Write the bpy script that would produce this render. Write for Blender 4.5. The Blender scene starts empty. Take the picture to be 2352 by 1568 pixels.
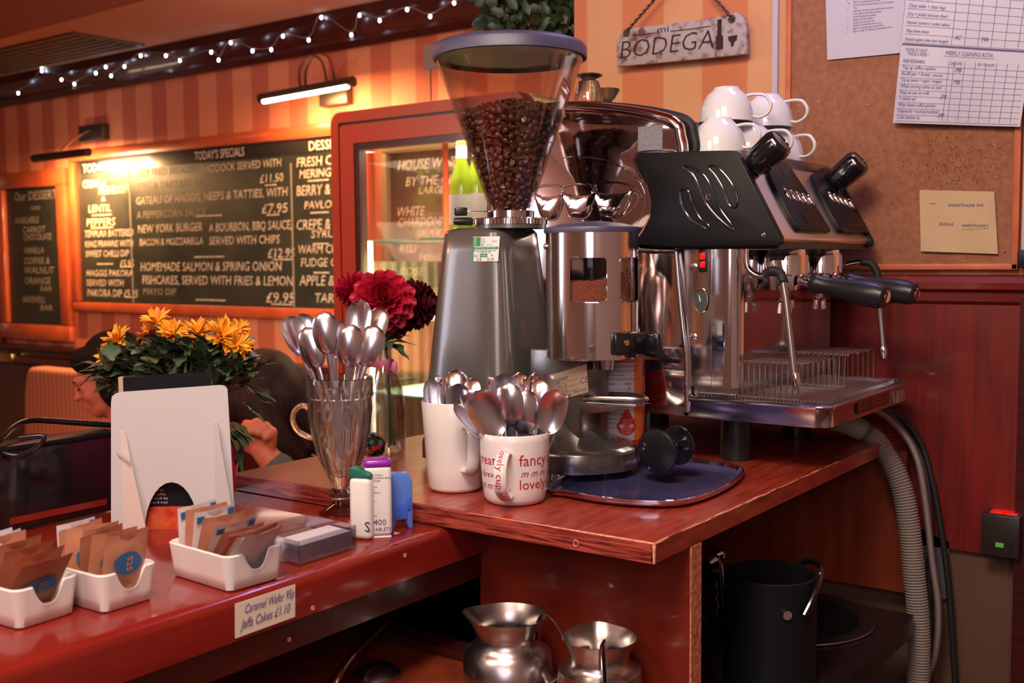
import bpy, bmesh, math, random
from mathutils import Vector, Matrix, Quaternion
from math import sin, cos, pi, radians, sqrt, atan2, asin
random.seed(7)
SC = bpy.context.scene
COL = SC.collection
# ------------------------------------------------------------------ camera
F = 2487.0
CX, CY = 1176.0, 784.0
RX = Vector((0.80786762, 0.58930971, -0.0079987))    # camera right in world
RD = Vector((0.03760274, -0.0650831, -0.99717111))   # camera down
RF = Vector((-0.58816319, 0.80528148, -0.07473819))  # camera forward
CAM = Vector((0.54491443, -0.99701689, 1.45))
cd = bpy.data.cameras.new('camera'); cam = bpy.data.objects.new('camera', cd); COL.objects.link(cam)
cd.sensor_width = 36; cd.lens = F * 36 / 2352; cd.clip_start = .02; cd.clip_end = 50
m = Matrix(((RX.x, -RD.x, -RF.x, CAM.x), (RX.y, -RD.y, -RF.y, CAM.y), (RX.z, -RD.z, -RF.z, CAM.z), (0, 0, 0, 1)))
cam.matrix_world = m
cd.dof.use_dof = True; cd.dof.focus_distance = 1.47; cd.dof.aperture_fstop = 7.5
SC.camera = cam
# ------------------------------------------------------------------ world, exposure, assumed lights and added fills
SC.view_settings.view_transform = 'Standard'
try: SC.view_settings.look = 'None'
except Exception: pass
SC.view_settings.exposure = 0.12
SC.view_settings.gamma = 1.0
SC.view_settings.use_curve_mapping = False
SC.cycles.max_bounces = 10; SC.cycles.transparent_max_bounces = 16
SC.cycles.sample_clamp_indirect = 4.0
SC.cycles.caustics_reflective = False; SC.cycles.caustics_refractive = False
w = bpy.data.worlds.new('world'); SC.world = w; w.use_nodes = True
w.node_tree.nodes['Background'].inputs[0].default_value = (1, .55, .4, 1)
w.node_tree.nodes['Background'].inputs[1].default_value = 0.015
def light(name, kind, loc, energy, color, size=.3, size_y=None, target=None, spread=None):
    l = bpy.data.lights.new(name, kind); o = bpy.data.objects.new(name, l); COL.objects.link(o)
    l.energy = energy; l.color = color; o.location = loc
    if kind == 'AREA':
        l.size = size
        if size_y: l.shape = 'RECTANGLE'; l.size_y = size_y
        if spread: l.spread = spread
    else: l.shadow_soft_size = size
    if target is not None:
        o.rotation_euler = (Vector(target) - Vector(loc)).to_track_quat('-Z', 'Y').to_euler()
    return o
LIGHTS = [
 ('assumed_bar_ceiling_light', 'AREA', (.15, -.75, 2.36), 24, (1, .83, .70), .45, None, (-.30, .1, 1.15)),  # ceiling lamp assumed from the light on the mugs, no fitting modelled
 ('assumed_left_ceiling_light', 'AREA', (-.55, -1.3, 2.36), 13, (1, .76, .58), .5, None, (-.45, -.1, 1.1)),  # assumed second downlight towards the left, no fitting modelled
 ('assumed_cool_ceiling_light', 'AREA', (-.05, .60, 2.36), 5.5, (.48, .42, 1), .3, None, (-.1, .3, 1.1)),  # violet source assumed from the sheen on the lids, no fitting modelled
 ('assumed_window_light', 'AREA', (.75, -2.25, 1.95), 12, (.90, .84, 1), 1.3, 1.1, (-.2, .3, 1.2)),  # cool light added as from an assumed window, brightens what the metal reflects
 ('assumed_side_window_light', 'AREA', (-2.9, -2.3, 1.9), 24, (.74, .80, 1), 1.0, 1.2, (-.4, .3, 1.2)),  # second assumed window, added for the blue streak on the grinder
 ('back_room_fill', 'AREA', (-2.2, .9, 2.36), 25, (1, .42, .20), .5, None, (-2.6, 1.4, 0)),  # warm fill added for the back room, no fitting modelled
 ('far_room_fill', 'AREA', (-4.6, .6, 2.36), 8, (1, .42, .20), .5, None, (-4.6, 1.2, 0)),  # second warm fill added farther into the room
 ('side_room_fill', 'POINT', (-3.0, -1.3, 2.1), 30, (1, .58, .38), .12),  # fill added out of view to brighten the ceiling
 ('rear_wall_fill', 'POINT', (1.2, -1.8, 2.0), 9, (1, .72, .55), .12),  # fill added behind the camera so the steel reflects a brighter wall
]
for a in LIGHTS: light(*a)
# ------------------------------------------------------------------ geometry helpers
def ray(px, py):
    d = RX * (px - CX) + RD * (py - CY) + RF * F
    return d
def P(px, py, ax, v):
    """where the sight line through a pixel of the photograph meets the plane axis=v"""
    d = ray(px, py); t = (v - CAM[ax]) / d[ax]
    return CAM + d * t
def PD(px, py, dep):
    return CAM + ray(px, py) * (dep / F)
ZS = 1.15      # top of the upper shelf
ZB = 1.126     # top of the bar counter
YW = .874      # right hand wall
YF = 2.2       # far wall
def V(*a): return Vector(a)
def camang(x, y): return atan2(CAM.y - y, CAM.x - x)
class MB:
    def __init__(s, off=(0, 0, 0)): s.v = []; s.f = []; s.mi = []; s.off = Vector(off); s.cur = 0
    def add(s, vs, fs):
        b = len(s.v)
        for p in vs: s.v.append(Vector(p) - s.off)
        for f in fs: s.f.append([b + i for i in f]); s.mi.append(s.cur)
        return s
    def box(s, x0, x1, y0, y1, z0, z1):
        vs = [(x, y, z) for x in (x0, x1) for y in (y0, y1) for z in (z0, z1)]
        return s.add(vs, [(0, 1, 3, 2), (4, 6, 7, 5), (0, 4, 5, 1), (2, 3, 7, 6), (0, 2, 6, 4), (1, 5, 7, 3)])
    def rbox(s, c, d, r=.002, seg=2, M=None):
        bm = bmesh.new(); bmesh.ops.create_cube(bm, size=1)
        for v in bm.verts: v.co = Vector((v.co.x * d[0], v.co.y * d[1], v.co.z * d[2]))
        r = min(r, min(d) * .49)
        bmesh.ops.bevel(bm, geom=list(bm.edges) + list(bm.verts), offset=r, segments=seg, profile=.5, affect='EDGES')
        return s.bm(bm, Matrix.Translation(Vector(c)) @ (M.to_4x4() if M else Matrix()))
    def bm(s, bm, M=None):
        M = M or Matrix()
        bm.verts.index_update()
        vs = [M @ v.co for v in bm.verts]; fs = [[v.index for v in f.verts] for f in bm.faces]
        s.add(vs, fs); bm.free(); return s
    def lathe(s, prof, c=(0, 0, 0), seg=40, M=None, sx=1, sy=1, fn=None, a0=0, a1=2 * pi):
        """profile of (r,z) turned about Z"""
        c = Vector(c); n = len(prof); vs = []; full = abs(a1 - a0 - 2 * pi) < 1e-6
        ns = seg if full else seg + 1
        for i in range(ns):
            a = a0 + (a1 - a0) * i / seg
            for (r, z) in prof:
                k = fn(a, r, z) if fn else 1
                p = Vector((r * k * cos(a) * sx, r * k * sin(a) * sy, z))
                if M: p = M @ p
                vs.append(c + p)
        fs = []
        for i in range(seg):
            j = (i + 1) % ns
            for q in range(n - 1):
                if prof[q][0] < 1e-7 and prof[q + 1][0] < 1e-7: continue
                fs.append((i * n + q, j * n + q, j * n + q + 1, i * n + q + 1))
        return s.add(vs, fs)
    def cyl(s, a, b, r, r2=None, seg=20, cap=True):
        a = Vector(a); b = Vector(b); d = b - a; L = d.length
        Q = d.to_track_quat('Z', 'Y').to_matrix()
        r2 = r if r2 is None else r2
        pr = [(r, 0), (r2, L)]
        if cap: pr = [(0, 0)] + pr + [(0, L)]
        return s.lathe(pr, a, seg, Q)
    def ell(s, c, r, M=None, seg=16, rings=10):
        pr = [(sin(pi * i / rings), -cos(pi * i / rings)) for i in range(rings + 1)]
        S = Matrix.Diagonal((r[0], r[1], r[2])) if not isinstance(r, float) else Matrix.Diagonal((r, r, r))
        return s.lathe(pr, c, seg, (M @ S) if M else S)
    def tube(s, path, r, seg=10, cap=True, closed=False, flat=1.0, up=None):
        path = [Vector(p) for p in path]; n = len(path)
        rs = r if isinstance(r, (list, tuple)) else [r] * n
        vs = []; t0 = None; N = None
        for i in range(n):
            if closed: t = path[(i + 1) % n] - path[i - 1]
            else: t = path[min(i + 1, n - 1)] - path[max(i - 1, 0)]
            t.normalize()
            if N is None:
                N = Vector(up) if up is not None else (Vector((0, 0, 1)) if abs(t.z) < .9 else Vector((1, 0, 0)))
                N = (N - t * N.dot(t)).normalized()
            else:
                N = (N - t * N.dot(t)).normalized()
            B = t.cross(N)
            for k in range(seg):
                a = 2 * pi * k / seg
                vs.append(path[i] + (N * cos(a) * flat + B * sin(a)) * rs[i])
        fs = []
        for i in range(n if closed else n - 1):
            j = (i + 1) % n
            for k in range(seg):
                l = (k + 1) % seg
                fs.append((i * seg + k, i * seg + l, j * seg + l, j * seg + k))
        if cap and not closed:
            fs.append(list(range(seg))[::-1]); fs.append([(n - 1) * seg + k for k in range(seg)])
        return s.add(vs, fs)
    def prism(s, pts, o, u, v, th, bev=0, seg=2):
        """polygon pts (a,b) in frame o+a*u+b*v, extruded by vector th"""
        o = Vector(o); u = Vector(u); v = Vector(v); th = Vector(th)
        bm = bmesh.new()
        lo = [bm.verts.new(o + u * a + v * b) for a, b in pts]
        hi = [bm.verts.new(o + u * a + v * b + th) for a, b in pts]
        n = len(pts)
        bm.faces.new(lo[::-1]); bm.faces.new(hi)
        for i in range(n): bm.faces.new((lo[i], lo[(i + 1) % n], hi[(i + 1) % n], hi[i]))
        bmesh.ops.recalc_face_normals(bm, faces=bm.faces)
        if bev:
            es = [e for e in bm.edges if len(e.link_faces) == 2 and e.calc_face_angle(0) > .6]
            bmesh.ops.bevel(bm, geom=es, offset=bev, segments=seg, profile=.5, affect='EDGES')
        return s.bm(bm)
    def sheet(s, fn, nu, nv):
        vs = [fn(i / nu, j / nv) for i in range(nu + 1) for j in range(nv + 1)]
        fs = [(i * (nv + 1) + j, (i + 1) * (nv + 1) + j, (i + 1) * (nv + 1) + j + 1, i * (nv + 1) + j + 1) for i in range(nu) for j in range(nv)]
        return s.add(vs, fs)
def smooth_path(pts, n=6, closed=False):
    pts = [Vector(p) for p in pts]; N = len(pts); out = []
    rng = range(N if closed else N - 1)
    for i in rng:
        g = (lambda k: pts[k % N]) if closed else (lambda k: pts[max(0, min(N - 1, k))])
        p0, p1, p2, p3 = g(i - 1), g(i), g(i + 1), g(i + 2)
        for k in range(n):
            t = k / n
            out.append(.5 * ((2 * p1) + (p2 - p0) * t + (2 * p0 - 5 * p1 + 4 * p2 - p3) * t * t + (3 * p1 - p0 - 3 * p2 + p3) * t ** 3))
    if not closed: out.append(pts[-1])
    return out
def finish(me, smooth=True, ang=40):
    if smooth:
        bm = bmesh.new(); bm.from_mesh(me)
        bmesh.ops.remove_doubles(bm, verts=bm.verts, dist=1e-6)
        bmesh.ops.recalc_face_normals(bm, faces=bm.faces)
        for e in bm.edges:
            e.smooth = not (len(e.link_faces) == 2 and e.calc_face_angle(0) > radians(ang))
        for f in bm.faces: f.smooth = True
        bm.to_mesh(me); bm.free()
def mesh_of(name, mb, mat, smooth=True, ang=40):
    me = bpy.data.meshes.new(name); me.from_pydata([tuple(v) for v in mb.v], [], mb.f)
    mats = mat if isinstance(mat, (list, tuple)) else [mat]
    for q in mats: me.materials.append(q)
    if len(mats) > 1:
        for p, i in zip(me.polygons, mb.mi): p.material_index = i
    me.validate(); finish(me, smooth, ang); me.update()
    return me
def part(name, mb, mat, parent=None, label=None, smooth=True, ang=40, loc=None):
    o = bpy.data.objects.new(name, mesh_of(name, mb, mat, smooth, ang)); COL.objects.link(o)
    if parent: o.parent = parent
    if loc is not None: o.location = loc
    if label: o['label'] = label
    return o
def tag(o, label=None, cat=None, group=None, kind=None):
    if label: o['label'] = label
    if cat: o['category'] = cat
    if group: o['group'] = group
    if kind: o['kind'] = kind
    return o
def thing(name, label, cat, loc, group=None, rz=0):
    o = bpy.data.objects.new(name, None); COL.objects.link(o); o.location = loc; o.rotation_euler = (0, 0, rz)
    o.empty_display_size = .05
    return tag(o, label, cat, group)
def single(name, mb, mat, label, cat, loc, group=None, **k):
    o = part(name, mb, mat, None, **k); o.location = loc
    return tag(o, label, cat, group)
def struct(name, mb, mat, **k):
    o = part(name, mb, mat, None, **k); o.location = mb.off; o['kind'] = 'structure'; return o
def dup(o, loc=None, rot=None, label=None, group=None):
    c = o.copy(); COL.objects.link(c)
    for ch in list(o.children):
        d = ch.copy(); COL.objects.link(d); d.parent = c
        for g in list(ch.children):
            e = g.copy(); COL.objects.link(e); e.parent = d
    if loc is not None: c.location = loc
    if rot is not None: c.rotation_euler = rot
    if label: c['label'] = label
    if group: c['group'] = group
    return c
def place(o, loc, X=None, Z=None, Q=None):
    o.location = loc
    if Q is not None: o.rotation_mode = 'QUATERNION'; o.rotation_quaternion = Q
_tc = {}
def text_geo(txt, size=1, shear=0, off=0, align='LEFT', space=1, res=2):
    key = (txt, shear, off, align, space, res)
    if key not in _tc:
        cu = bpy.data.curves.new('t', 'FONT'); cu.body = txt; cu.size = 1; cu.shear = shear; cu.offset = off
        cu.align_x = align; cu.space_character = space; cu.resolution_u = res; cu.fill_mode = 'BOTH' if hasattr(cu, 'fill_mode') else cu.fill_mode
        o = bpy.data.objects.new('t', cu); COL.objects.link(o)
        bpy.context.view_layer.update()
        dg = bpy.context.evaluated_depsgraph_get(); ev = o.evaluated_get(dg); me = ev.to_mesh()
        _tc[key] = ([v.co.copy() for v in me.vertices], [list(p.vertices) for p in me.polygons])
        ev.to_mesh_clear(); bpy.data.objects.remove(o); bpy.data.curves.remove(cu)
    vs, fs = _tc[key]
    return [v * size for v in vs], fs
def text(mb, txt, o, u, v, size, width=None, **k):
    """flat lettering: u reading direction, v up"""
    vs, fs = text_geo(txt, size, **k)
    if not vs: return mb
    o = Vector(o); u = Vector(u).normalized(); v = Vector(v).normalized()
    sx = 1
    if width:
        w_ = max(p.x for p in vs) - min(p.x for p in vs)
        sx = width / w_ if w_ > 0 else 1
    return mb.add([o + u * (p.x * sx) + v * p.y for p in vs], fs)
def text_wrap(mb, txt, c, r, ang, z, size, off=.0004, rf=None, **k):
    """lettering wrapped on an upright cylinder, reading left to right seen from outside"""
    vs, fs = text_geo(txt, size, **k)
    out = []
    for p in vs:
        zz = z + p.y; rr = (rf(zz) if rf else r) + off; a = ang + p.x / rr
        out.append(Vector(c) + Vector((rr * cos(a), rr * sin(a), zz)))
    return mb.add(out, fs)
# ------------------------------------------------------------------ materials
def sl(c): return tuple(((x / 255) / 12.92 if x / 255 <= .04045 else ((x / 255 + .055) / 1.055) ** 2.4) for x in c)
def mat(name, col, rough=.5, metal=0, col2=None, scale=20, stretch=(1, 1, 1), bump=0, bscale=None, coat=0, spec=None, trans=0, ior=1.45, emit=None, es=0, contrast=(.35, .65), alpha=None, detail=4, distort=0, rvar=0, sss=0):
    M = bpy.data.materials.new(name); M.use_nodes = True; nt = M.node_tree; b = nt.nodes['Principled BSDF']
    def S(n, v):
        if n in b.inputs: b.inputs[n].default_value = v
    S('Base Color', (*col, 1)); S('Roughness', rough); S('Metallic', metal); S('Coat Weight', coat); S('Coat Roughness', .08)
    S('Transmission Weight', trans); S('IOR', ior)
    if spec is not None: S('Specular IOR Level', spec)
    if alpha is not None: S('Alpha', alpha)
    if sss: S('Subsurface Weight', sss); S('Subsurface Radius', (.01, .005, .003))
    if emit: S('Emission Color', (*emit, 1)); S('Emission Strength', es)
    if col2 or bump or rvar:
        g = nt.nodes.new('ShaderNodeNewGeometry'); mp = nt.nodes.new('ShaderNodeMapping'); mp.inputs['Scale'].default_value = stretch
        nz = nt.nodes.new('ShaderNodeTexNoise'); nz.inputs['Scale'].default_value = scale; nz.inputs['Detail'].default_value = detail
        nz.inputs['Distortion'].default_value = distort
        nt.links.new(g.outputs['Position'], mp.inputs[0]); nt.links.new(mp.outputs[0], nz.inputs['Vector'])
        if col2:
            cr = nt.nodes.new('ShaderNodeValToRGB'); cr.color_ramp.elements[0].color = (*col, 1); cr.color_ramp.elements[1].color = (*col2, 1)
            cr.color_ramp.elements[0].position = contrast[0]; cr.color_ramp.elements[1].position = contrast[1]
            nt.links.new(nz.outputs['Fac'], cr.inputs[0]); nt.links.new(cr.outputs[0], b.inputs['Base Color'])
        if rvar:
            mr = nt.nodes.new('ShaderNodeMapRange'); mr.inputs['To Min'].default_value = max(0, rough - rvar); mr.inputs['To Max'].default_value = rough + rvar
            nt.links.new(nz.outputs['Fac'], mr.inputs[0]); nt.links.new(mr.outputs[0], b.inputs['Roughness'])
        if bump:
            n2 = nz
            if bscale:
                n2 = nt.nodes.new('ShaderNodeTexNoise'); n2.inputs['Scale'].default_value = bscale; nt.links.new(mp.outputs[0], n2.inputs['Vector'])
            bp = nt.nodes.new('ShaderNodeBump'); bp.inputs['Strength'].default_value = bump; bp.inputs['Distance'].default_value = .002
            nt.links.new(n2.outputs['Fac'], bp.inputs['Height']); nt.links.new(bp.outputs[0], b.inputs['Normal'])
    return M
def stripes(name, c1, c2, period, axis=0, rough=.7, duty=.5, soft=.03, phase=0):
    M = mat(name, c1, rough); nt = M.node_tree; b = nt.nodes['Principled BSDF']
    g = nt.nodes.new('ShaderNodeNewGeometry'); sp = nt.nodes.new('ShaderNodeSeparateXYZ'); nt.links.new(g.outputs['Position'], sp.inputs[0])
    a = nt.nodes.new('ShaderNodeMath'); a.operation = 'ADD'; a.inputs[1].default_value = phase; nt.links.new(sp.outputs[axis], a.inputs[0])
    d = nt.nodes.new('ShaderNodeMath'); d.operation = 'DIVIDE'; d.inputs[1].default_value = period; nt.links.new(a.outputs[0], d.inputs[0])
    fr = nt.nodes.new('ShaderNodeMath'); fr.operation = 'FRACT'; nt.links.new(d.outputs[0], fr.inputs[0])
    cr = nt.nodes.new('ShaderNodeValToRGB'); e = cr.color_ramp.elements
    e[0].position = 0; e[0].color = (*c1, 1); e[1].position = duty; e[1].color = (*c1, 1)
    x = e.new(duty + soft); x.color = (*c2, 1); y = e.new(1 - soft); y.color = (*c2, 1); z = e.new(1.0); z.color = (*c1, 1)
    nt.links.new(fr.outputs[0], cr.inputs[0]); nt.links.new(cr.outputs[0], b.inputs['Base Color'])
    return M
def thin(name, col=(1, 1, 1), rough=.02, base=.04, edge=.7, mixr=0, tint=None):
    """thin clear sheet: see-through with reflections growing towards grazing angles; mixr adds refracting glass"""
    M_ = bpy.data.materials.new(name); M_.use_nodes = True; nt = M_.node_tree; nt.nodes.clear(); N = nt.nodes.new; Lk = nt.links.new
    o = N('ShaderNodeOutputMaterial'); tr = N('ShaderNodeBsdfTransparent'); tr.inputs[0].default_value = (*col, 1)
    gl = N('ShaderNodeBsdfGlossy'); gl.inputs['Roughness'].default_value = rough
    lw = N('ShaderNodeLayerWeight'); lw.inputs[0].default_value = .35
    mr = N('ShaderNodeMapRange'); mr.inputs['To Min'].default_value = base; mr.inputs['To Max'].default_value = edge
    Lk(lw.outputs['Facing'], mr.inputs[0]); mx = N('ShaderNodeMixShader'); Lk(mr.outputs[0], mx.inputs[0]); Lk(tr.outputs[0], mx.inputs[1]); Lk(gl.outputs[0], mx.inputs[2]); last = mx
    if mixr:
        rf = N('ShaderNodeBsdfGlass'); rf.inputs['IOR'].default_value = 1.45; rf.inputs['Roughness'].default_value = 0; rf.inputs[0].default_value = (*(tint or (1, 1, 1)), 1)
        m2 = N('ShaderNodeMixShader'); m2.inputs[0].default_value = mixr; Lk(mx.outputs[0], m2.inputs[1]); Lk(rf.outputs[0], m2.inputs[2]); last = m2
    Lk(last.outputs[0], o.inputs[0]); return M_
M = {}
M['redwood'] = mat('redwood', (.20, .018, .010), .28, col2=(.42, .055, .028), scale=14, stretch=(9, .9, 6), bump=.05, coat=.35, contrast=(.3, .7), distort=.6)
M['endgrain'] = mat('endgrain', (.10, .010, .008), .34, col2=(.40, .07, .045), scale=9, stretch=(1.5, 3, 26), bump=.12, coat=.15, contrast=(.38, .62), distort=1.2)
M['barwood'] = mat('barwood', (.16, .009, .005), .2, col2=(.25, .018, .010), scale=6, stretch=(6, 1.0, 6), bump=.02, coat=.5, distort=.4, contrast=(.2, .8))
M['bareedge'] = mat('bareedge', (.62, .22, .12), .7, col2=(.8, .42, .28), scale=150, bump=.4)
M['chip'] = mat('chipboard_edge', (.40, .10, .045), .8, col2=(.62, .26, .13), scale=160, bump=.5)
M['panel'] = mat('red_laminate', (.13, .011, .005), .38, col2=(.19, .020, .008), scale=6, stretch=(3, 3, .6), coat=.2)
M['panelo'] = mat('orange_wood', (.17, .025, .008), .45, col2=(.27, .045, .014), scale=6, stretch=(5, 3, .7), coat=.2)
M['wain'] = mat('mahogany_panel', (.12, .007, .004), .45, col2=(.20, .011, .006), scale=7, stretch=(10, 4, .5), coat=.2, distort=.8)
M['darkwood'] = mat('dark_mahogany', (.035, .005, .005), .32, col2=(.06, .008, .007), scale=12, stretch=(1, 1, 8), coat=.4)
M['rail'] = mat('dado_mahogany', (.13, .012, .010), .35, col2=(.2, .02, .014), scale=8, stretch=(.6, 8, 8), coat=.3)
M['frame'] = mat('board_frame_wood', (.34, .055, .018), .35, col2=(.45, .08, .025), scale=8, stretch=(1, 6, 1), coat=.3)
M['frame2'] = mat('cork_frame', (.50, .12, .05), .5, col2=(.60, .16, .07), scale=30, bump=.1)
M['fridge'] = mat('fridge_red', (.38, .040, .012), .33, col2=(.44, .052, .017), scale=4, coat=.2)
M['cork'] = mat('cork', (.26, .095, .042), .8, col2=(.35, .14, .068), scale=90, bump=.25, contrast=(.3, .7))
M['chalk'] = mat('blackboard', (.014, .016, .014), .42, col2=(.028, .028, .022), scale=5, rvar=.08)
M['chalkw'] = mat('chalk', (.62, .50, .42), .9, col2=(.35, .28, .22), scale=60, contrast=(.3, .6))
M['chalkf'] = mat('faint_chalk', (.22, .18, .14), .9)
M['titlew'] = mat('printed_title', (.6, .45, .4), .8)
M['ceil'] = mat('ceiling_plaster', (.74, .38, .26), .8, bump=.05)
M['ceil2'] = mat('ceiling_beam', (.30, .07, .045), .7)
M['floor'] = mat('floor_carpet', (.09, .02, .015), .9, col2=(.14, .04, .02), scale=60)
M['plaster'] = mat('warm_plaster', (.42, .33, .29), .8)
M['wallL'] = stripes('striped_wallpaper_far', (.60, .20, .105), (.44, .105, .055), .236, phase=.0)
M['wallR'] = stripes('striped_wallpaper', (.60, .19, .075), (.66, .32, .145), .1715, phase=.5461)
M['tile'] = stripes('ribbed_laminate', (.13, .065, .038), (.08, .036, .022), .0042, soft=.2)
M['steel'] = mat('polished_steel', (.72, .70, .70), .10, 1, rvar=.04, scale=8)
M['brushed'] = mat('brushed_steel', (.52, .48, .46), .27, 1, bump=.02, scale=60, stretch=(1, 1, 12))
M['mirror'] = mat('mirror_steel', (.66, .58, .56), .07, 1)
M['chrome'] = mat('chrome', (.85, .83, .84), .05, 1)
M['spoon'] = mat('spoon_steel', (.78, .76, .80), .21, 1, rvar=.06, scale=40)
M['spoond'] = mat('handle_steel', (.6, .58, .6), .2, 1)
M['traym'] = mat('tray_steel', (.22, .21, .52), .10, .75, rvar=.05, scale=14)
M['grind'] = mat('grinder_paint', (.135, .125, .112), .24, .5, col2=(.165, .15, .135), scale=900, coat=.5)
M['basealu'] = mat('cast_base', (.16, .15, .14), .25, .8, bump=.1, scale=90, coat=.3)
M['alu'] = mat('cast_alu', (.5, .48, .47), .3, .9, bump=.05, scale=60)
M['black'] = mat('black_plastic', (.012, .012, .014), .35, spec=.5)
M['blackg'] = mat('gloss_black', (.008, .008, .01), .12, coat=.6)
M['blackm'] = mat('satin_black', (.008, .008, .010), .38, spec=.25)
M['lid'] = mat('lid_plastic', (.055, .052, .10), .38, bump=.2, scale=1400, spec=.8)
M['rubber'] = mat('rubber', (.012, .012, .012), .6)
M['glass'] = thin('clear_glass', (.97, .97, .97), .01, .05, .55, .75)
M['hglass'] = thin('hopper_plastic', (.95, .90, .88), .05, .045, .55)
M['pane'] = thin('thin_pane', (.96, .96, .96), .02, .03, .6)
M['gglass'] = mat('green_glass_edge', (.35, .75, .6), .05, trans=.7, emit=(.3, .7, .5), es=.05)  # faint green glow put into the shelf glass, no lamp there
M['vglass'] = thin('vase_glass', (.98, .98, .96), .01, .05, .6, .22)
M['refractglass'] = mat('glass_handle', (1, .72, .5), .02, trans=.9, ior=1.5)  # orange refracted through the handle, put into its glass colour
M['bean'] = mat('roasted_bean', (.060, .022, .015), .30, col2=(.15, .055, .032), scale=110, coat=.25, contrast=(.3, .7))
M['beanr'] = mat('light_roasted_bean', (.16, .045, .022), .3, coat=.3)
M['ground'] = mat('ground_coffee', (.15, .035, .015), .9, col2=(.24, .06, .028), scale=400, bump=.8)
M['white'] = mat('white_ceramic', (.72, .68, .66), .18, coat=.3)
M['cupw'] = mat('cup_ceramic', (.74, .73, .74), .12, coat=.4)
M['dishw'] = mat('dish_ceramic', (.76, .70, .66), .25, coat=.3)
M['redtext'] = mat('red_print', (.42, .02, .03), .4)
M['paper'] = mat('white_paper', (.52, .49, .53), .6)
M['plasticpaper'] = mat('laminated_sheet', (.44, .42, .50), .25, bump=.15, scale=18)
M['ink'] = mat('ink', (.05, .05, .08), .7)
M['inkb'] = mat('blue_ink', (.06, .05, .22), .7)
M['kraft'] = mat('kraft_paper', (.50, .20, .105), .75, col2=(.58, .25, .14), scale=40, bump=.2)
M['kraftd'] = mat('kraft_paper_dark', (.36, .115, .055), .75, col2=(.42, .15, .07), scale=40, bump=.2)
M['sachw'] = mat('white_sachet_paper', (.70, .63, .62), .6, bump=.2, scale=50)
M['blue'] = mat('sachet_blue', (.03, .13, .32), .6)
M['envel'] = mat('tan_envelope', (.55, .37, .19), .75, col2=(.60, .42, .23), scale=20, bump=.35, bscale=30)
M['note'] = mat('cream_card', (.72, .62, .50), .6)
M['pinkpot'] = mat('pink_pot', (.88, .02, .26), .35, bump=.4, scale=30, stretch=(3, 3, .5))
M['leaf'] = mat('leaf', (.030, .062, .030), .45, col2=(.085, .125, .065), scale=30)
M['leafd'] = mat('ivy_leaf', (.012, .03, .012), .45, col2=(.05, .09, .03), scale=25)
M['leafo'] = mat('dry_leaf', (.12, .08, .025), .6, col2=(.09, .10, .03), scale=30)
M['orange'] = mat('orange_petal', (.78, .22, .012), .5, col2=(.85, .42, .02), scale=80)
M['rust'] = mat('rust_petal', (.50, .09, .012), .5, col2=(.6, .16, .02), scale=80)
M['dahl'] = mat('red_petal', (.50, .005, .035), .5, col2=(.34, .004, .02), scale=60)
M['dahld'] = mat('burgundy_petal', (.10, .004, .012), .5, col2=(.06, .003, .01), scale=60)
M['ribbon'] = mat('pink_ribbon', (.50, .13, .24), .5)
M['stem'] = mat('stem', (.10, .13, .05), .6)
M['purple'] = mat('purple_cap', (.26, .015, .34), .3, coat=.3)
M['green'] = mat('green_cap', (.006, .13, .085), .3, coat=.3)
M['bluep'] = mat('blue_plastic', (.11, .25, .80), .25, coat=.3, trans=.15)
M['wplast'] = mat('white_plastic', (.72, .68, .65), .35)
M['clearp'] = thin('clear_plastic', (.88, .87, .93), .08, .14, .7)
M['greycard'] = mat('grey_card', (.52, .50, .51), .6)
M['skin'] = mat('skin', (.66, .16, .08), .5)
M['hair'] = mat('dark_hair', (.010, .005, .005), .75, spec=.15)
M['hairb'] = mat('brown_hair', (.014, .006, .005), .6, col2=(.045, .016, .010), scale=18, stretch=(20, 20, 2), spec=.2)
M['cloth'] = mat('dark_clothes', (.010, .007, .009), .9, spec=.1)
M['cloth2'] = mat('grey_sleeve', (.10, .09, .09), .9)
M['bench'] = stripes('bench_stripe', (.52, .20, .11), (.38, .10, .05), .035, soft=.2)
M['brass'] = mat('brass', (.55, .38, .15), .25, 1)
M['lamp'] = mat('lamp_metal', (.10, .075, .06), .35, .8)
M['tubeglow'] = mat('lamp_tube', (1, .9, .8), .4, emit=(1, .80, .60), es=16)
M['bulb'] = mat('led_bulb', (.8, .9, 1), .3, emit=(.72, .82, 1), es=22)
M['signw'] = mat('whitewashed_wood', (.42, .35, .34), .7, col2=(.16, .055, .045), scale=55, bump=.4, contrast=(.50, .66))
M['burnt'] = mat('burnt_lettering', (.03, .012, .01), .8)
M['chain'] = mat('old_chain', (.12, .09, .08), .5, .8)
M['hose'] = mat('grey_hose', (.30, .25, .215), .5)
M['braid'] = mat('braided_hose', (.30, .24, .22), .4, .5, bump=.5, scale=900)
M['redglow'] = mat('neon_switch', (.7, .01, .01), .3, emit=(1, .01, .005), es=.3)
M['greenglow'] = mat('socket_window', (.1, .5, .05), .4, emit=(.15, .6, .05), es=.06)
M['syrup'] = mat('syrup_label', (.85, .22, .04), .45, col2=(.70, .03, .02), scale=45, contrast=(.56, .60))
M['syrupw'] = mat('label_white', (.72, .66, .66), .5)
M['syrupr'] = mat('label_red', (.75, .03, .02), .5)
M['amber'] = mat('amber_syrup', (.85, .38, .08), .05, trans=.5, ior=1.4)
M['bottleg'] = mat('green_bottle', (.35, .55, .03), .05, trans=.6, ior=1.4, emit=(.35, .5, .02), es=.12)  # faint glow put into the bottle glass
M['navy'] = mat('label_navy', (.02, .03, .15), .5)
M['sticker'] = mat('sticker_white', (.70, .70, .68), .5)
M['stickg'] = mat('sticker_green', (.02, .25, .09), .5)
M['plate'] = mat('rating_plate', (.50, .36, .26), .35, .5)
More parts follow.
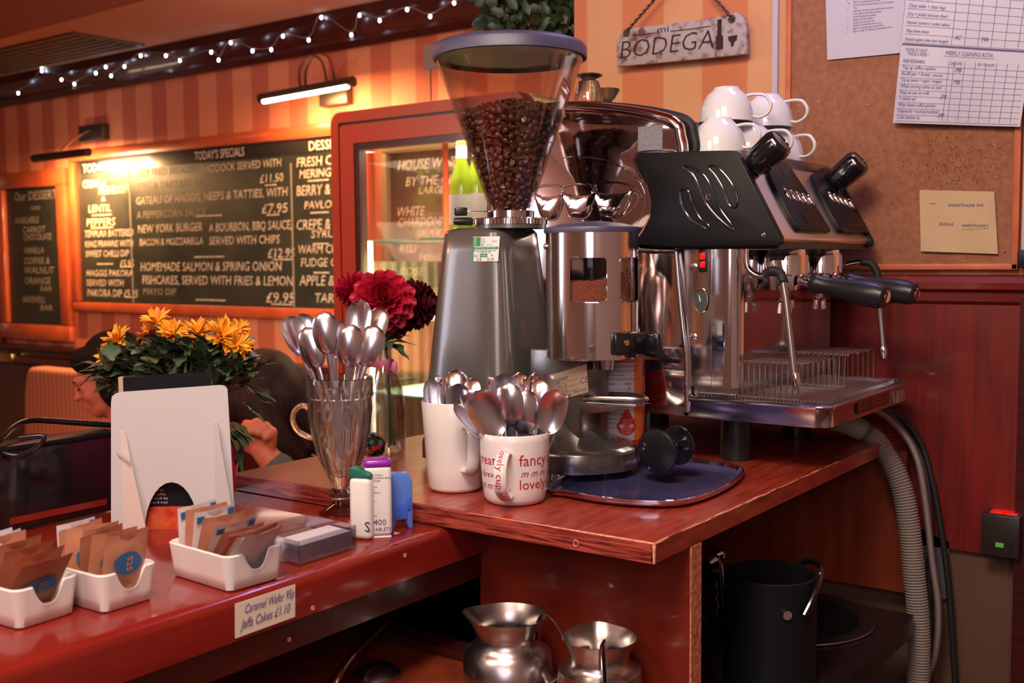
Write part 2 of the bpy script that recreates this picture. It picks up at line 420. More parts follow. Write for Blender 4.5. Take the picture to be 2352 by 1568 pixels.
M['fridgein'] = mat('fridge_liner', (.80, .66, .42), .5)
M['ftube'] = mat('fridge_tube', (1, .9, .7), .4, emit=(1, .88, .66), es=7)
M['hazyboard'] = mat('wine_board', (.17, .12, .065), .5)  # brown haze of the fridge glass put into the board colour
M['greyp'] = mat('grey_panel', (.11, .10, .11), .5)
M['trimw'] = mat('white_trim', (.50, .45, .50), .4)
M['resin'] = mat('painted_resin', (.012, .05, .025), .35, coat=.3)
# ------------------------------------------------------------------ setting
def wall(name, x0, x1, y0, y1, z0, z1, mt):
    off = ((x0 + x1) / 2, (y0 + y1) / 2, z0); return struct(name, MB(off).box(x0, x1, y0, y1, z0, z1), mt, smooth=False)
wall('floor', -7, 1.7, -2.4, 2.4, -.1, 0, M['floor'])
wall('ceiling', -7, 1.7, -2.4, 2.4, 2.44, 2.54, M['ceil'])
wall('wall_far', -7, -.66, YF, YF + .1, 0, 2.44, M['wallL'])
wall('wall_right', -.66, 1.7, YW, YW + .1, .97, 2.44, M['wallR'])
wall('wall_right_lower', -.66, 1.7, YW, YW + .1, 0, .97, M['tile'])
wall('wall_return', -.66, -.56, YW + .1, YF, 0, 2.44, M['plaster'])
wall('wall_rear', -7, 1.7, -2.5, -2.4, 0, 2.44, M['plaster'])
wall('wall_left', -7.1, -7, -2.4, 2.4, 0, 2.44, M['plaster'])
wall('wall_side', 1.7, 1.8, -2.4, YW, 0, 2.44, M['plaster'])
# dropped ceiling beam, upper left
b0 = P(0, 90, 2, 2.36); b1 = P(335, 0, 2, 2.36)
d = (b1 - b0).normalized()
bm_ = MB((b0.x, b0.y, 2.34)); nrm = Vector((d.y, -d.x, 0))
if nrm.dot(CAM - b0) < 0: nrm = -nrm
a, b = b0 - d * 3, b0 + d * 5
bm_.prism([(0, 0), (1, 0), (1, 1), (0, 1)], a, (b - a), nrm * 1.4, (0, 0, .1))
struct('trim_1', bm_, M['ceil2'], smooth=False)
# cornice on the far wall
c = MB((-3.5, YF, 2.3))
prof = [(0, 2.30), (-.02, 2.30), (-.035, 2.325), (-.03, 2.34), (-.06, 2.37), (-.085, 2.40), (-.09, 2.44), (0, 2.44)]
c.prism([(p[0], p[1]) for p in prof], (-7, YF, 0), (0, 1, 0), (0, 0, 1), (6.34, 0, 0))
struct('trim_2', c, M['darkwood'], ang=20)
# dado rail far wall + panelling below
c = MB((-3.5, YF, .9))
prof = [(0, .90), (-.012, .90), (-.03, .915), (-.03, .945), (-.015, .955), (-.015, .98), (-.035, .992), (-.035, 1.012), (0, 1.018)]
c.prism(prof, (-7, YF, 0), (0, 1, 0), (0, 0, 1), (6.34, 0, 0)); struct('trim_3', c, M['darkwood'], ang=20)
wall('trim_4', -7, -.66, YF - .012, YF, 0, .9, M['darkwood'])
# right wall: wainscot, rail, white trim
wall('trim_5', -.66, .19, YW - .012, YW, .965, 1.385, M['wain'])
c = MB((0, YW, 1.37))
prof = [(-.012, 1.372), (-.02, 1.378), (-.022, 1.392), (-.034, 1.398), (-.036, 1.408), (-.030, 1.418), (-.012, 1.421), (0, 1.421), (0, 1.372)]
c.prism(prof, (-.66, YW, 0), (0, 1, 0), (0, 0, 1), (2.3, 0, 0)); struct('trim_6', c, M['rail'], ang=25)
wall('trim_7', -.236, -.226, YW - .008, YW, 1.42, 2.44, M['trimw'])
wall('trim_8', .188, .26, YW - .03, YW, 0, 1.385, M['darkwood'])
# dark vertical beside far left
p0 = P(8, 500, 1, YF); wall('trim_9', p0.x - .4, p0.x - .02, YF - .06, YF, 1.018, 2.3, M['darkwood'])
# ceiling vent
q = [P(0, 112, 2, 2.438), P(175, 150, 2, 2.438), P(120, 178, 2, 2.438), P(0, 182, 2, 2.438)]
c = MB(q[0]); c.prism([(0, 0), (1, 0), (1, 1), (0, 1)], (q[0].x - .6, q[0].y, 2.43), (1.2, 0, 0), (0, .35, 0), (0, 0, .01))
for i in range(7): c.box(q[0].x - .58, q[0].x + .58, q[0].y + .03 + i * .045, q[0].y + .045 + i * .045, 2.424, 2.432)
single('ceiling_vent', c, mat('vent_grey', (.16, .14, .09), .6), 'dark slatted grille in the ceiling at the far left', 'vent', q[0], smooth=False)
# bars of an assumed window behind the camera
c = MB((1.0, -2.4, 1.3)); 
for x in (.45, 1.0, 1.55): c.box(x - .02, x + .02, -2.4, -2.36, 1.2, 2.2)
for z in (1.2, 1.7, 2.2): c.box(.43, 1.57, -2.4, -2.36, z - .02, z + .02)
struct('assumed_window_1', c, M['white'], smooth=False)
# ------------------------------------------------------------------ upper shelf and bar
t = thing('worktop', 'red stained timber worktop carrying the grinder and coffee machine', 'worktop', (-.34, .4, ZS - .0225))
c = MB(t.location); c.box(-.68, 0, .004, YW - .014, ZS - .0225, ZS)
part('board', c, M['redwood'], t, smooth=False)
c = MB(t.location); c.box(-.68, -.003, .0005, .004, ZS - .0225, ZS - .0006); part('end_grain', c, M['endgrain'], t, 'striped end grain along the front edge', smooth=False)
c = MB(t.location)
path = [Vector((random.uniform(-.0006, .0006) - .0004, y, ZS - .0006 + random.uniform(-.0005, .0004))) for y in [i * .012 for i in range(0, 48)]]
c.tube(path, [.0011 + random.uniform(-.0005, .0006) for _ in path], 6)
path = [Vector((-.0004, .002, ZS - z)) for z in (0.0, .004, .008, .012, .016, .020, .0222)]
c.tube(path, [.0018, .0022, .0019, .0016, .0014, .0013, .0016], 6)
path = [Vector((x, .0012, ZS - .0006)) for x in [-.0 - i * .01 for i in range(0, 26)]]
c.tube(path, [.0012 - i * .00003 for i in range(len(path))], 6)
part('worn_edge', c, M['bareedge'], t, 'pale worn bare edge and corner')
c = MB(t.location); q = P(1323, 1247, 1, 0); c.tube([q + V(.003 * cos(a), -.0002, .0036 * sin(a)) for a in [i * pi / 8 for i in range(16)]], .0006, 5, closed=True)
part('screw_hole', c, M['bareedge'], t)
t = thing('bar_counter', 'long red varnished bar counter with rounded nosing, sachet dishes on it', 'counter', (-.6, -.3, ZB - .045))
c = MB(t.location)
XF = -.286
prof = [(-.68, ZB), (XF - .012, ZB), (XF - .006, ZB - .0016), (XF - .001, ZB - .006), (XF, ZB - .012), (XF, ZB - .046), (-.68, ZB - .046)]
c.prism(prof, (0, -1.3, 0), (1, 0, 0), (0, 0, 1), (0, 2.1, 0))
part('counter_top', c, M['barwood'], t, ang=50)
c = MB(t.location); rw = random.Random(8)
pth = [V(XF - .0062, y_, ZB - .0022 + rw.uniform(-.0004, .0003)) for y_ in [-.32 + i * .008 for i in range(40)]]
c.tube(pth, [.0008 + .0034 * max(0, rw.random() - .35) * (i / 40) for i in range(40)], 8); part('worn_nosing', c, mat('worn_varnish', (.42, .10, .06), .6, col2=(.30, .04, .025), scale=120), t, 'rubbed pale patches on the nosing')
c = MB(t.location); c.box(-1.15, -.6805, -1.3, -.16, ZB - .046, ZB); part('back_ledge', c, M['barwood'], t, smooth=False)
c = MB(t.location); c.box(XF - .035, XF - .012, -1.3, .8, ZB - .082, ZB - .0462); part('under_rail', c, M['darkwood'], t, 'dark rail fixed under the counter edge', smooth=False)
c = MB(t.location)
for px, py, h in ((718, 1396, .003), (664, 1468, 0), (930, 1275, 0)):
    q = P(px, py, 0, XF + .0004) if h or px == 930 else P(px, py, 0, XF - .0115)
    c.lathe([(.0008, 0), (.0022, .0006), (.0026, 0)], q, 10, Matrix.Rotation(pi / 2, 3, 'Y'))
part('screw', c, M['bareedge'], t)
# bar body under the counter (dark)
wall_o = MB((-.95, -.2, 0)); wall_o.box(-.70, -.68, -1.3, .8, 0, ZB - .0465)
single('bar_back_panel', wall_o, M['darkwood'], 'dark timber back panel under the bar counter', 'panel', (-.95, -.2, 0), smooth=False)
c = MB((-.15, .1, .0)); c.box(-.300, -.001, .086, .112, 0, ZS - .0228)
t = single('support_panel', c, M['panel'], 'red upright panel holding up the worktop behind the milk jugs', 'panel', (-.15, .1, 0), smooth=False)
c = MB(t.location); c.box(-.0009, .0012, .0865, .1115, 0, ZS - .0232)
part('raw_edge', c, M['chip'], t, 'bare chipboard edge of the panel', smooth=False)
# panel near the wall, lit orange
zb = P(2076, 1361, 1, .83)
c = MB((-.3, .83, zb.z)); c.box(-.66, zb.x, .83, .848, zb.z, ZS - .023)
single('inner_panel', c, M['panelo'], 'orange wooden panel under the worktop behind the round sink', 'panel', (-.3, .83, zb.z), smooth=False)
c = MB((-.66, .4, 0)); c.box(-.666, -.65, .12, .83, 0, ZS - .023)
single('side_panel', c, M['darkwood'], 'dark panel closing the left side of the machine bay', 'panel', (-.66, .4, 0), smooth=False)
ZK = zb.z - .003
t = thing('sink_worktop', 'low black worktop under the shelf with a round sink set into it', 'worktop', (-.3, .5, ZK - .03))
c = MB(t.location)
sk = P(1850, 1425, 2, ZK); SKC = (sk.x - .035, sk.y - .0); SR = .118
# ring surface with a round hole
n = 48; vs = []; fs = []
x0, x1, y0, y1 = -.648, .068, .14, .735
def bordr(a):
    dx, dy = cos(a), sin(a); ts = []
    if dx > 1e-6: ts.append((x1 - SKC[0]) / dx)
    if dx < -1e-6: ts.append((x0 - SKC[0]) / dx)
    if dy > 1e-6: ts.append((y1 - SKC[1]) / dy)
    if dy < -1e-6: ts.append((y0 - SKC[1]) / dy)
    return min(ts)
for i in range(n):
    a = 2 * pi * i / n; r = bordr(a)
    vs += [(SKC[0] + SR * cos(a), SKC[1] + SR * sin(a), ZK), (SKC[0] + r * cos(a), SKC[1] + r * sin(a), ZK), (SKC[0] + r * cos(a), SKC[1] + r * sin(a), ZK - .03)]
for i in range(n):
    j = (i + 1) % n; fs += [(3 * i, 3 * i + 1, 3 * j + 1, 3 * j), (3 * i + 1, 3 * i + 2, 3 * j + 2, 3 * j + 1)]
c.add(vs, fs); part('worktop_board', c, mat('dark_worktop', (.014, .010, .011), .35, coat=.1), t, ang=30)
c = MB(t.location)
c.lathe([(SR + .018, 0.0), (SR + .02, .002), (SR + .012, .004), (SR - .004, .002), (SR - .01, -.01), (SR - .02, -.09), (SR - .05, -.12), (.02, -.125), (0, -.125)], (SKC[0], SKC[1], ZK + .0005), 56)
part('sink_bowl', c, mat('black_sink', (.02, .018, .018), .3, .3), t, 'round black sink bowl with a pale rim')
c = MB(t.location); c.tube([V(SKC[0] + (SR + .019) * cos(a), SKC[1] + (SR + .019) * sin(a), ZK + .0025) for a in [i * pi / 36 for i in range(72)]], .0014, 6, closed=True)
part('sink_rim', c, M['brushed'], t)
# knock-out bin
bc = P(1768, 1400, 1, .36)
t = thing('knock_out_bin', 'tall black coffee knock-out bin standing under the worktop', 'bin', (bc.x, .36, .66))
zt = P(1750, 1312, 1, .36).z
h = zt - .66
r0 = .062
c = MB(); c.lathe([(0, 0), (r0 + .02, 0), (r0 + .022, .02), (r0 + .012, h * .35), (r0, h * .5), (r0 - .001, h - .0), (r0 - .003, h + .0015), (r0 - .005, h), (r0 - .006, h - .12), (0, h - .13)], (0, 0, 0), 44)
part('bin_body', c, M['blackm'], t)
c = MB(); ca = camang(bc.x, .36)
pts = []
for i in range(0, 17):
    a = ca + radians(42) + (i / 16) * radians(128); pts.append(V((r0 + .004) * cos(a), (r0 + .004) * sin(a), h - .04 + .05 * sin(pi * min(1, i / 7 if i < 7 else 1 if i < 10 else (16 - i) / 6) / 2)))
c.tube(smooth_path(pts, 3), .003, 8, flat=1.6); part('bail_handle', c, M['blackg'], t)
c = MB(); a = ca + radians(20); c.cyl(V((r0 - .001) * cos(a), (r0 - .001) * sin(a), h - .037), V((r0 + .004) * cos(a), (r0 + .004) * sin(a), h - .037), .006, seg=18); part('rivet', c, M['steel'], t)
c = MB()
for i in range(26):
    a = random.uniform(0, 6.28); r = random.uniform(0, .045); c.ell((r * cos(a), r * sin(a), h - .10), (.014, .014, .018 + random.random() * .02), None, 8, 5)
part('coffee_grounds', c, M['ground'], t)
# steel plate with plug behind
q0 = P(1612, 1372, 1, .5); q1 = P(1674, 1448, 1, .5)
t = thing('splash_plate', 'steel plate with a round plug and chain beside the black bin', 'plate', (q0.x, .5, q1.z))
c = MB(t.location); c.box(q0.x - .03, q1.x, .5, .503, q1.z, q0.z); part('sheet', c, M['brushed'], t, smooth=False)
c = MB(t.location); q = P(1632, 1410, 1, .498)
c.tube([q + V(.012 * cos(a), -.003, .012 * sin(a)) for a in [i * pi / 12 for i in range(24)]], .003, 8, closed=True)
c.cyl(q + V(0, .003, 0), q + V(0, -.004, 0), .008); part('plug', c, M['black'], t)
c = MB(t.location)
for i in range(14): c.ell(q + V(.012 + .002 * sin(i), -.003, .012 + i * .0033), .0016, None, 6, 4)
part('plug_chain', c, M['brushed'], t)
q = P(1650, 1272, 1, .45)
c = MB(q); c.lathe([(0, 0), (.012, 0), (.013, .006), (.009, .012), (.006, .014), (.006, .02), (.017, .026), (.019, .036), (.012, .046), (0, .048)], q, 24, Matrix.Rotation(radians(100), 3, 'X'))
c.cyl(q, V(q.x, q.y + .03, ZK), .006)
single('tap_knob', c, M['steel'], 'small shiny steel knob in the dark gap behind the support panel', 'knob', q)
q = P(1640, 1325, 1, .6); c = MB(q); c.cyl(q + V(-.2, .1, .01), q + V(.06, -.02, 0), .016); single('waste_pipe', c, M['black'], 'dark pipe running behind the black bin', 'pipe', q)
# low shelf with milk jugs
zj = .94
qj = P(1010, 1552, 2, zj)
t = thing('jug_shelf', 'low red shelf under the counter where the milk jugs stand', 'shelf', (-.3, 0, zj - .02))
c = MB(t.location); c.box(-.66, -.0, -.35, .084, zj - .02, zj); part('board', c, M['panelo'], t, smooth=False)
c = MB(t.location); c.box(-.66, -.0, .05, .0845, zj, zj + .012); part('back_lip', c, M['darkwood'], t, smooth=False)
def jug(px, py, wpx, y, label, hang, hlen=1):
    q = P(px, py, 1, y); dep = (q - CAM).dot(RF); R_ = wpx / 2 * dep / F
    H = q.z - zj
    t = thing('milk_jug', label, 'jug', (q.x, q.y, zj), 'stainless milk jugs on the low shelf')
    ca = camang(q.x, q.y)
    sp = ca + hang + pi  # spout opposite handle
    def fn(a, r, z):
        k = 1
        if z > H - .03:
            dlt = (a - sp + pi) % (2 * pi) - pi
            k += .22 * math.exp(-(dlt / .38) ** 2) * (z - H + .03) / .03
        return k
    rim = R_ * .98
    pr = [(0, 0), (rim * 1.0, 0), (rim * 1.12, .006), (rim * 1.16, .02), (rim * 1.10, .05), (rim * .94, H * .6), (rim * .78, H - .028), (rim * .80, H - .018), (rim * .93, H - .006), (rim * 1.0, H), (rim * .985, H + .0004), (rim * .9, H - .007), (rim * .77, H - .02), (rim * .76, H - .03), (rim * .90, H * .6), (rim * 1.05, .03), (0, .01)]
    c = MB(); c.lathe(pr, (0, 0, 0), 64, fn=fn); part('jug_body', c, M['brushed'], t, ang=60)
    ha = ca + hang; u = V(cos(ha), sin(ha), 0)
    pts = [u * (rim * .80) + V(0, 0, H - .024), u * (rim * .88) + V(0, 0, H - .002), u * (rim * 1.05) + V(0, 0, H + .008), u * (rim * 1.35) + V(0, 0, H - .004), u * (rim * 1.72) + V(0, 0, H - .034), u * (rim * 1.70) + V(0, 0, H - .05), u * (rim * 1.45) + V(0, 0, H * .35), u * (rim * 1.12) + V(0, 0, H * .2)]
    c = MB(); c.tube(smooth_path(pts, 6), .0065, 10, flat=.22); part('jug_handle', c, M['steel'], t)
    return t
jug(1165, 1412, 186, .008, 'steel milk jug whose wire handle reaches right, left one of the pair', radians(66))
jug(1377, 1462, 176, .022, 'steel milk jug with its handle turned towards the camera, right one of the pair', radians(4))
# chrome tap arc at lower left
pts = [P(932, 1392, 0, -.42), P(900, 1420, 0, -.40), P(850, 1462, 0, -.38), P(800, 1515, 0, -.36), P(762, 1575, 0, -.35), P(740, 1640, 0, -.35)]
c = MB(pts[-1]); c.tube(smooth_path(pts, 8), [.003 + .004 * i / 40 for i in range(41)], 14)
single('swan_neck_tap', c, M['chrome'], 'slim chrome swan neck tap in the dark under the bar counter', 'tap', pts[-1])
q = P(865, 1562, 1, -.05); c = MB(q); c.lathe([(0, .0), (.028, 0), (.03, .01), (.02, .018), (0, .02)], q, 24); single('steel_cap', c, M['brushed'], 'dim round steel cap at the bottom edge under the counter', 'cap', q)
# price card
t = thing('price_card', 'cream handwritten price card stuck on the bar counter front', 'card', P(608, 1460, 0, XF))
cn = [P(541, 1387, 0, XF + .001), P(676, 1343, 0, XF + .001), P(678, 1416, 0, XF + .001), P(541, 1466, 0, XF + .001)]
c = MB(t.location); c.prism([(0, 0), (1, 0), (1, 1), (0, 1)], cn[3] - V(.0008, 0, 0), cn[2] - cn[3], cn[0] - cn[3], (.0008, 0, 0)); part('card', c, M['note'], t, smooth=False)
u = cn[2] - cn[3]; v = cn[0] - cn[3]
c = MB(t.location); th = V(.0007, 0, 0)
text(c, 'Caramel Wafer 95p', cn[3] + u * .13 + v * .64 + th, u, v, .0125, width=u.length * .83, shear=.35, off=.0)
text(c, 'Jaffa Cakes £1.10', cn[3] + u * .08 + v * .22 + th, u, v, .0135, width=u.length * .84, shear=.35, off=.0)
part('handwriting', c, M['inkb'], t, smooth=False)

# ------------------------------------------------------------------ spoons
def spoon_mesh(L=.155, bw=.0165, bl=.027):
    """bowl centre at origin, bowl tip +Z, handle -Z, hollow side facing +Y"""
    c = MB(); nu, nv = 14, 10
    for side, off in ((0, 0.0), (1, -.0009)):
        vs = []; fs = []
        for i in range(nu + 1):
            tt = i / nu; z = -bl + 2 * bl * tt
            wv = bw * max(0, 1 - (abs(z) / bl) ** 2.3) ** .5 * (1 + .10 * z / bl)
            for j in range(nv + 1):
                s = -1 + 2 * j / nv
                x = wv * s; dep = .0065 * (1 - s * s) * max(0, 1 - (z / bl) ** 2) ** .7
                vs.append((x, -dep + off * (1 if abs(s) < .99 and 0 < i < nu else 0), z))
        for i in range(nu):
            for j in range(nv): fs.append((i * (nv + 1) + j, (i + 1) * (nv + 1) + j, (i + 1) * (nv + 1) + j + 1, i * (nv + 1) + j + 1))
        c.add(vs, fs)
    h = MB(); ends = L - 2 * bl
    pts = []; rs = []
    for i in range(13):
        tt = i / 12; z = -bl + .004 - ends * tt
        pts.append(V(0, -.0012 - .004 * sin(pi * min(1, tt * 2.2)) * (1 if tt < .45 else 0) * 0 - .003 * tt, z)); rs.append(.0034 + .0050 * max(0, tt - .35) ** 1.2 + (.0010 if tt < .1 else 0))
    h.tube(pts, rs, 10, flat=.24, up=(0, 1, 0))
    return mesh_of('bowl', c, M['spoon']), mesh_of('handle', h, M['spoond'])
SPM = {}
def spoon(C, foot, face, label, group, L=.155, bw=.0165, bl=.027):
    """C bowl centre, foot point the handle runs to, face: angle of the hollow side about the handle, 0 = towards the camera, pi = away"""
    k = (L, bw, bl)
    if k not in SPM: SPM[k] = spoon_mesh(*k)
    C = Vector(C); z = (C - Vector(foot)).normalized()
    toc = (CAM - C); toc = (toc - z * toc.dot(z)).normalized()
    y = Quaternion(z, face) @ toc; x = y.cross(z)
    R = Matrix((x, y, z)).transposed()
    t = bpy.data.objects.new('teaspoon', None); COL.objects.link(t); t.empty_display_size = .02
    t.location = C; t.rotation_mode = 'QUATERNION'; t.rotation_quaternion = R.to_quaternion()
    tag(t, label, 'spoon', group)
    for n_, me in zip(('bowl', 'handle'), SPM[k]):
        o = bpy.data.objects.new(n_, me); COL.objects.link(o); o.parent = t
    return t
# ------------------------------------------------------------------ patterned mug and plain mug
MG = P(1183, 1150, 2, ZS)
def mug_profile(H, rt, rb, bulge=0):
    o = []
    for i in range(13):
        tt = i / 12; o.append((rb + (rt - rb) * tt + bulge * sin(pi * min(1, tt * 1.1)) * .5 if tt > .12 else (rb - .006 + (rb * 0 + .006) * sqrt(max(0, 1 - (1 - tt / .12) ** 2)) + (rt - rb) * tt), H * tt))
    return o
t = thing('patterned_mug', 'white mug with red lettering packed with teaspoons, at the worktop front', 'mug', MG)
H2, RT2, RB2 = .0865, .0435, .0375
def r2(z):
    s = max(0, min(1, z / H2)); return RB2 + (RT2 - RB2) * (1 - (1 - s) ** 2.2)
pr = [(0, 0), (RB2 - .007, 0), (RB2 - .002, .0025)] + [(r2(z), z) for z in [.008 + i * (H2 - .008) / 10 for i in range(11)]] + [(RT2 - .0015, H2 + .0015), (RT2 - .004, H2 - .001)] + [(r2(z) - .004, z) for z in (.06, .03, .012)] + [(0, .006)]
c = MB(); c.lathe(pr, (0, 0, 0), 64); part('mug_body', c, M['white'], t, ang=60)
ca = camang(MG.x, MG.y); ha = ca - radians(14)
u = V(cos(ha), sin(ha), 0); sd = V(-sin(ha), cos(ha), 0)
c = MB(); pts = [u * r2(.068) + V(0, 0, .066), u * (r2(.07) + .012) + V(0, 0, .069), u * (r2(.06) + .027) + V(0, 0, .058), u * (r2(.05) + .031) + V(0, 0, .042), u * (r2(.04) + .026) + V(0, 0, .026), u * (r2(.02) + .010) + V(0, 0, .014), u * (r2(.015) - .001) + V(0, 0, .015)]
hp = smooth_path(pts, 6); c.tube(hp, .0078, 14, flat=.36, up=u); part('handle', c, M['white'], t)
c = MB(); sc_ = .0185
text_wrap(c, 'treat', (0, 0, 0), 0, ha - 1.10, .052, .017, rf=r2)
text_wrap(c, 'a brew', (0, 0, 0), 0, ha - 1.14, .036, .0115, rf=r2, shear=.45)
text_wrap(c, 'm m . . . .', (0, 0, 0), 0, ha - 1.05, .0215, .0125, rf=r2, shear=.3)
text_wrap(c, 'fancy a', (0, 0, 0), 0, ha + .36, .052, .0195, rf=r2, off=.0006)
text_wrap(c, 'm m m . .', (0, 0, 0), 0, ha + .40, .038, .0125, rf=r2, shear=.45)
text_wrap(c, 'lovely cup', (0, 0, 0), 0, ha + .36, .0225, .0175, rf=r2)
text_wrap(c, 'of tea treat', (0, 0, 0), 0, ha + 1.9, .05, .017, rf=r2)
# handle lettering, reading downwards
vs, fs = text_geo('lovely cup of tea', .0125); Lh = sum((hp[i + 1] - hp[i]).length for i in range(len(hp) - 1))
tw = max(p.x for p in vs); out = []
acc = [0]
for i in range(len(hp) - 1): acc.append(acc[-1] + (hp[i + 1] - hp[i]).length)
for p in vs:
    s_ = Lh * .10 + p.x / tw * Lh * .82
    k_ = max(i for i in range(len(acc)) if acc[i] <= s_); k_ = min(k_, len(hp) - 2)
    f_ = (s_ - acc[k_]) / (acc[k_ + 1] - acc[k_]); q = hp[k_].lerp(hp[k_ + 1], f_); tn = (hp[k_ + 1] - hp[k_]).normalized()
    nn = sd.cross(tn)
    if nn.dot(u) < 0 and abs(nn.dot(u)) > .2: nn = -nn
    if nn.z * 0 + nn.dot(q - V(0, 0, .042) - u * .03) < 0: nn = -nn
    out.append(q + sd * (p.y - .004) + nn * .0032)
c.add(out, fs); part('lettering', c, M['redtext'], t, 'red printed words', smooth=False)
MG1 = P(1046, 1122, 2, ZS)
t = thing('tall_mug', 'tall plain white mug holding teaspoons, left of the lettered mug', 'mug', MG1)
H1 = .118
pr = [(0, 0), (.029, 0), (.0335, .002), (.0355, .006), (.0375, .03), (.040, .07), (.0435, H1 - .002), (.0425, H1), (.041, H1 - .003), (.036, .03), (.03, .008), (0, .006)]
c = MB(); c.lathe(pr, (0, 0, 0), 60); part('mug_body', c, M['white'], t, ang=60)
ca1 = camang(MG1.x, MG1.y); ha = ca1 + radians(24); u = V(cos(ha), sin(ha), 0)
c = MB(); pts = [u * .040 + V(0, 0, .088), u * .049 + V(0, 0, .0885), u * .0585 + V(0, 0, .082), u * .060 + V(0, 0, .066), u * .057 + V(0, 0, .045), u * .050 + V(0, 0, .033), u * .0365 + V(0, 0, .031)]
c.tube(smooth_path(pts, 6), .0088, 14, flat=.5, up=u); part('handle', c, M['white'], t)
G1 = 'teaspoons in the tall plain mug'; G2 = 'teaspoons in the lettered mug'; G3 = 'spoons in the sundae glass'
def sp_in(base, px, py, dz, face, label, group, foot=(0, 0), fz=.01, **k):
    """bowl centre seen at (px,py) at depth base depth + dz; handle foot inside the vessel"""
    dep = (base - CAM).dot(RF) + dz
    C = PD(px, py, dep); ft = base + RX * foot[0] + RF * foot[1]; ft.z = base.z + fz
    return spoon(C, ft, face, label, group, **k)
for px, py, dz, fc, fx, lb in (
  (992, 917, .005, .9, -.012, 'leftmost teaspoon in the tall plain mug, seen nearly edge on'),
  (1018, 912, .02, 1.6, -.004, 'dark edge-on teaspoon behind the leftmost one in the tall plain mug'),
  (1048, 893, .03, 3.0, .0, 'tallest teaspoon in the tall plain mug, showing its dark rounded back'),
  (1052, 926, -.02, .2, .008, 'low teaspoon at the front of the tall plain mug, bowl facing out'),
  (1082, 912, .02, 2.4, .014, 'teaspoon at the right rear of the tall plain mug'),
  (1012, 905, .035, -2.0, -.014, 'teaspoon mostly hidden at the back left of the tall plain mug')):
    fx = max(-.02, min(.02, .6 * (px - 1040) * 1.42 / F))
    sp_in(MG1, px, py, dz, fc, lb, G1, foot=(fx, 0), fz=.01, L=.165)
for px, py, dz, fc, fx, lb in (
  (1120, 952, -.03, .25, .02, 'large bright teaspoon leaning left at the front of the lettered mug'),
  (1078, 968, -.01, 1.2, .025, 'teaspoon sprawling lowest to the left out of the lettered mug'),
  (1092, 940, .0, 2.3, .02, 'dark narrow teaspoon leaning left behind the bright one in the lettered mug'),
  (1160, 910, .01, .1, .0, 'tall upright teaspoon near the middle of the lettered mug'),
  (1170, 932, -.02, 2.9, .008, 'teaspoon showing its back, reddish, in the middle of the lettered mug'),
  (1208, 948, -.015, 3.3, -.006, 'dark low teaspoon right of centre in the lettered mug'),
  (1205, 915, .02, 1.9, -.004, 'thin edge-on teaspoon behind the centre of the lettered mug'),
  (1190, 905, .03, 2.2, .004, 'teaspoon at the back centre of the lettered mug'),
  (1236, 922, .005, 2.7, -.008, 'pointed dark teaspoon standing upright right of centre in the lettered mug'),
  (1256, 908, .03, .7, -.014, 'teaspoon with round dark bowl at the back right of the lettered mug'),
  (1268, 946, -.02, .15, -.016, 'bright teaspoon at the right front of the lettered mug'),
  (1292, 952, .02, 1.7, -.02, 'sliver of a teaspoon farthest right in the lettered mug'),
  (1135, 912, .03, -1.9, .012, 'thin teaspoon pointing up and right at the back left of the lettered mug'),
  (1222, 905, .035, 2.0, -.01, 'teaspoon half hidden at the back of the lettered mug')):
    fx = fx if px in (1120, 1078, 1092) else max(-.024, min(.024, .55 * (px - 1183) * 1.36 / F))
    if px == 1120: sp_in(MG, px, py, dz, fc, lb, G2, foot=(fx, 0), fz=.008, L=.155, bw=.0215, bl=.034)
    else: sp_in(MG, px, py, dz, fc, lb, G2, foot=(fx, 0), fz=.008, L=.150, bw=.0180, bl=.0295)
# ------------------------------------------------------------------ sundae glass with spoons
GL = P(786, 1176, 2, ZB)
t = thing('sundae_glass', 'tall fluted sundae glass full of spoons on the bar counter', 'glass', GL)
HG = .176
prof = [(0, 0), (.030, 0), (.0305, .002), (.024, .006), (.012, .012), (.0105, .016), (.016, .022), (.0165, .028), (.0115, .033), (.0135, .038), (.019, .050), (.026, .066), (.032, .085), (.0365, .110), (.0395, .135), (.0405, .150), (.0425, .152), (.0432, .174), (.0425, .1765), (.0412, .1755), (.0402, .152), (.0365, .135), (.033, .110), (.028, .085), (.021, .066), (.012, .052), (0, .048)]
def flute(a, r, z):
    return 1 + (.055 * abs(sin(a * 9)) if .045 < z < .150 and r > .014 else 0)
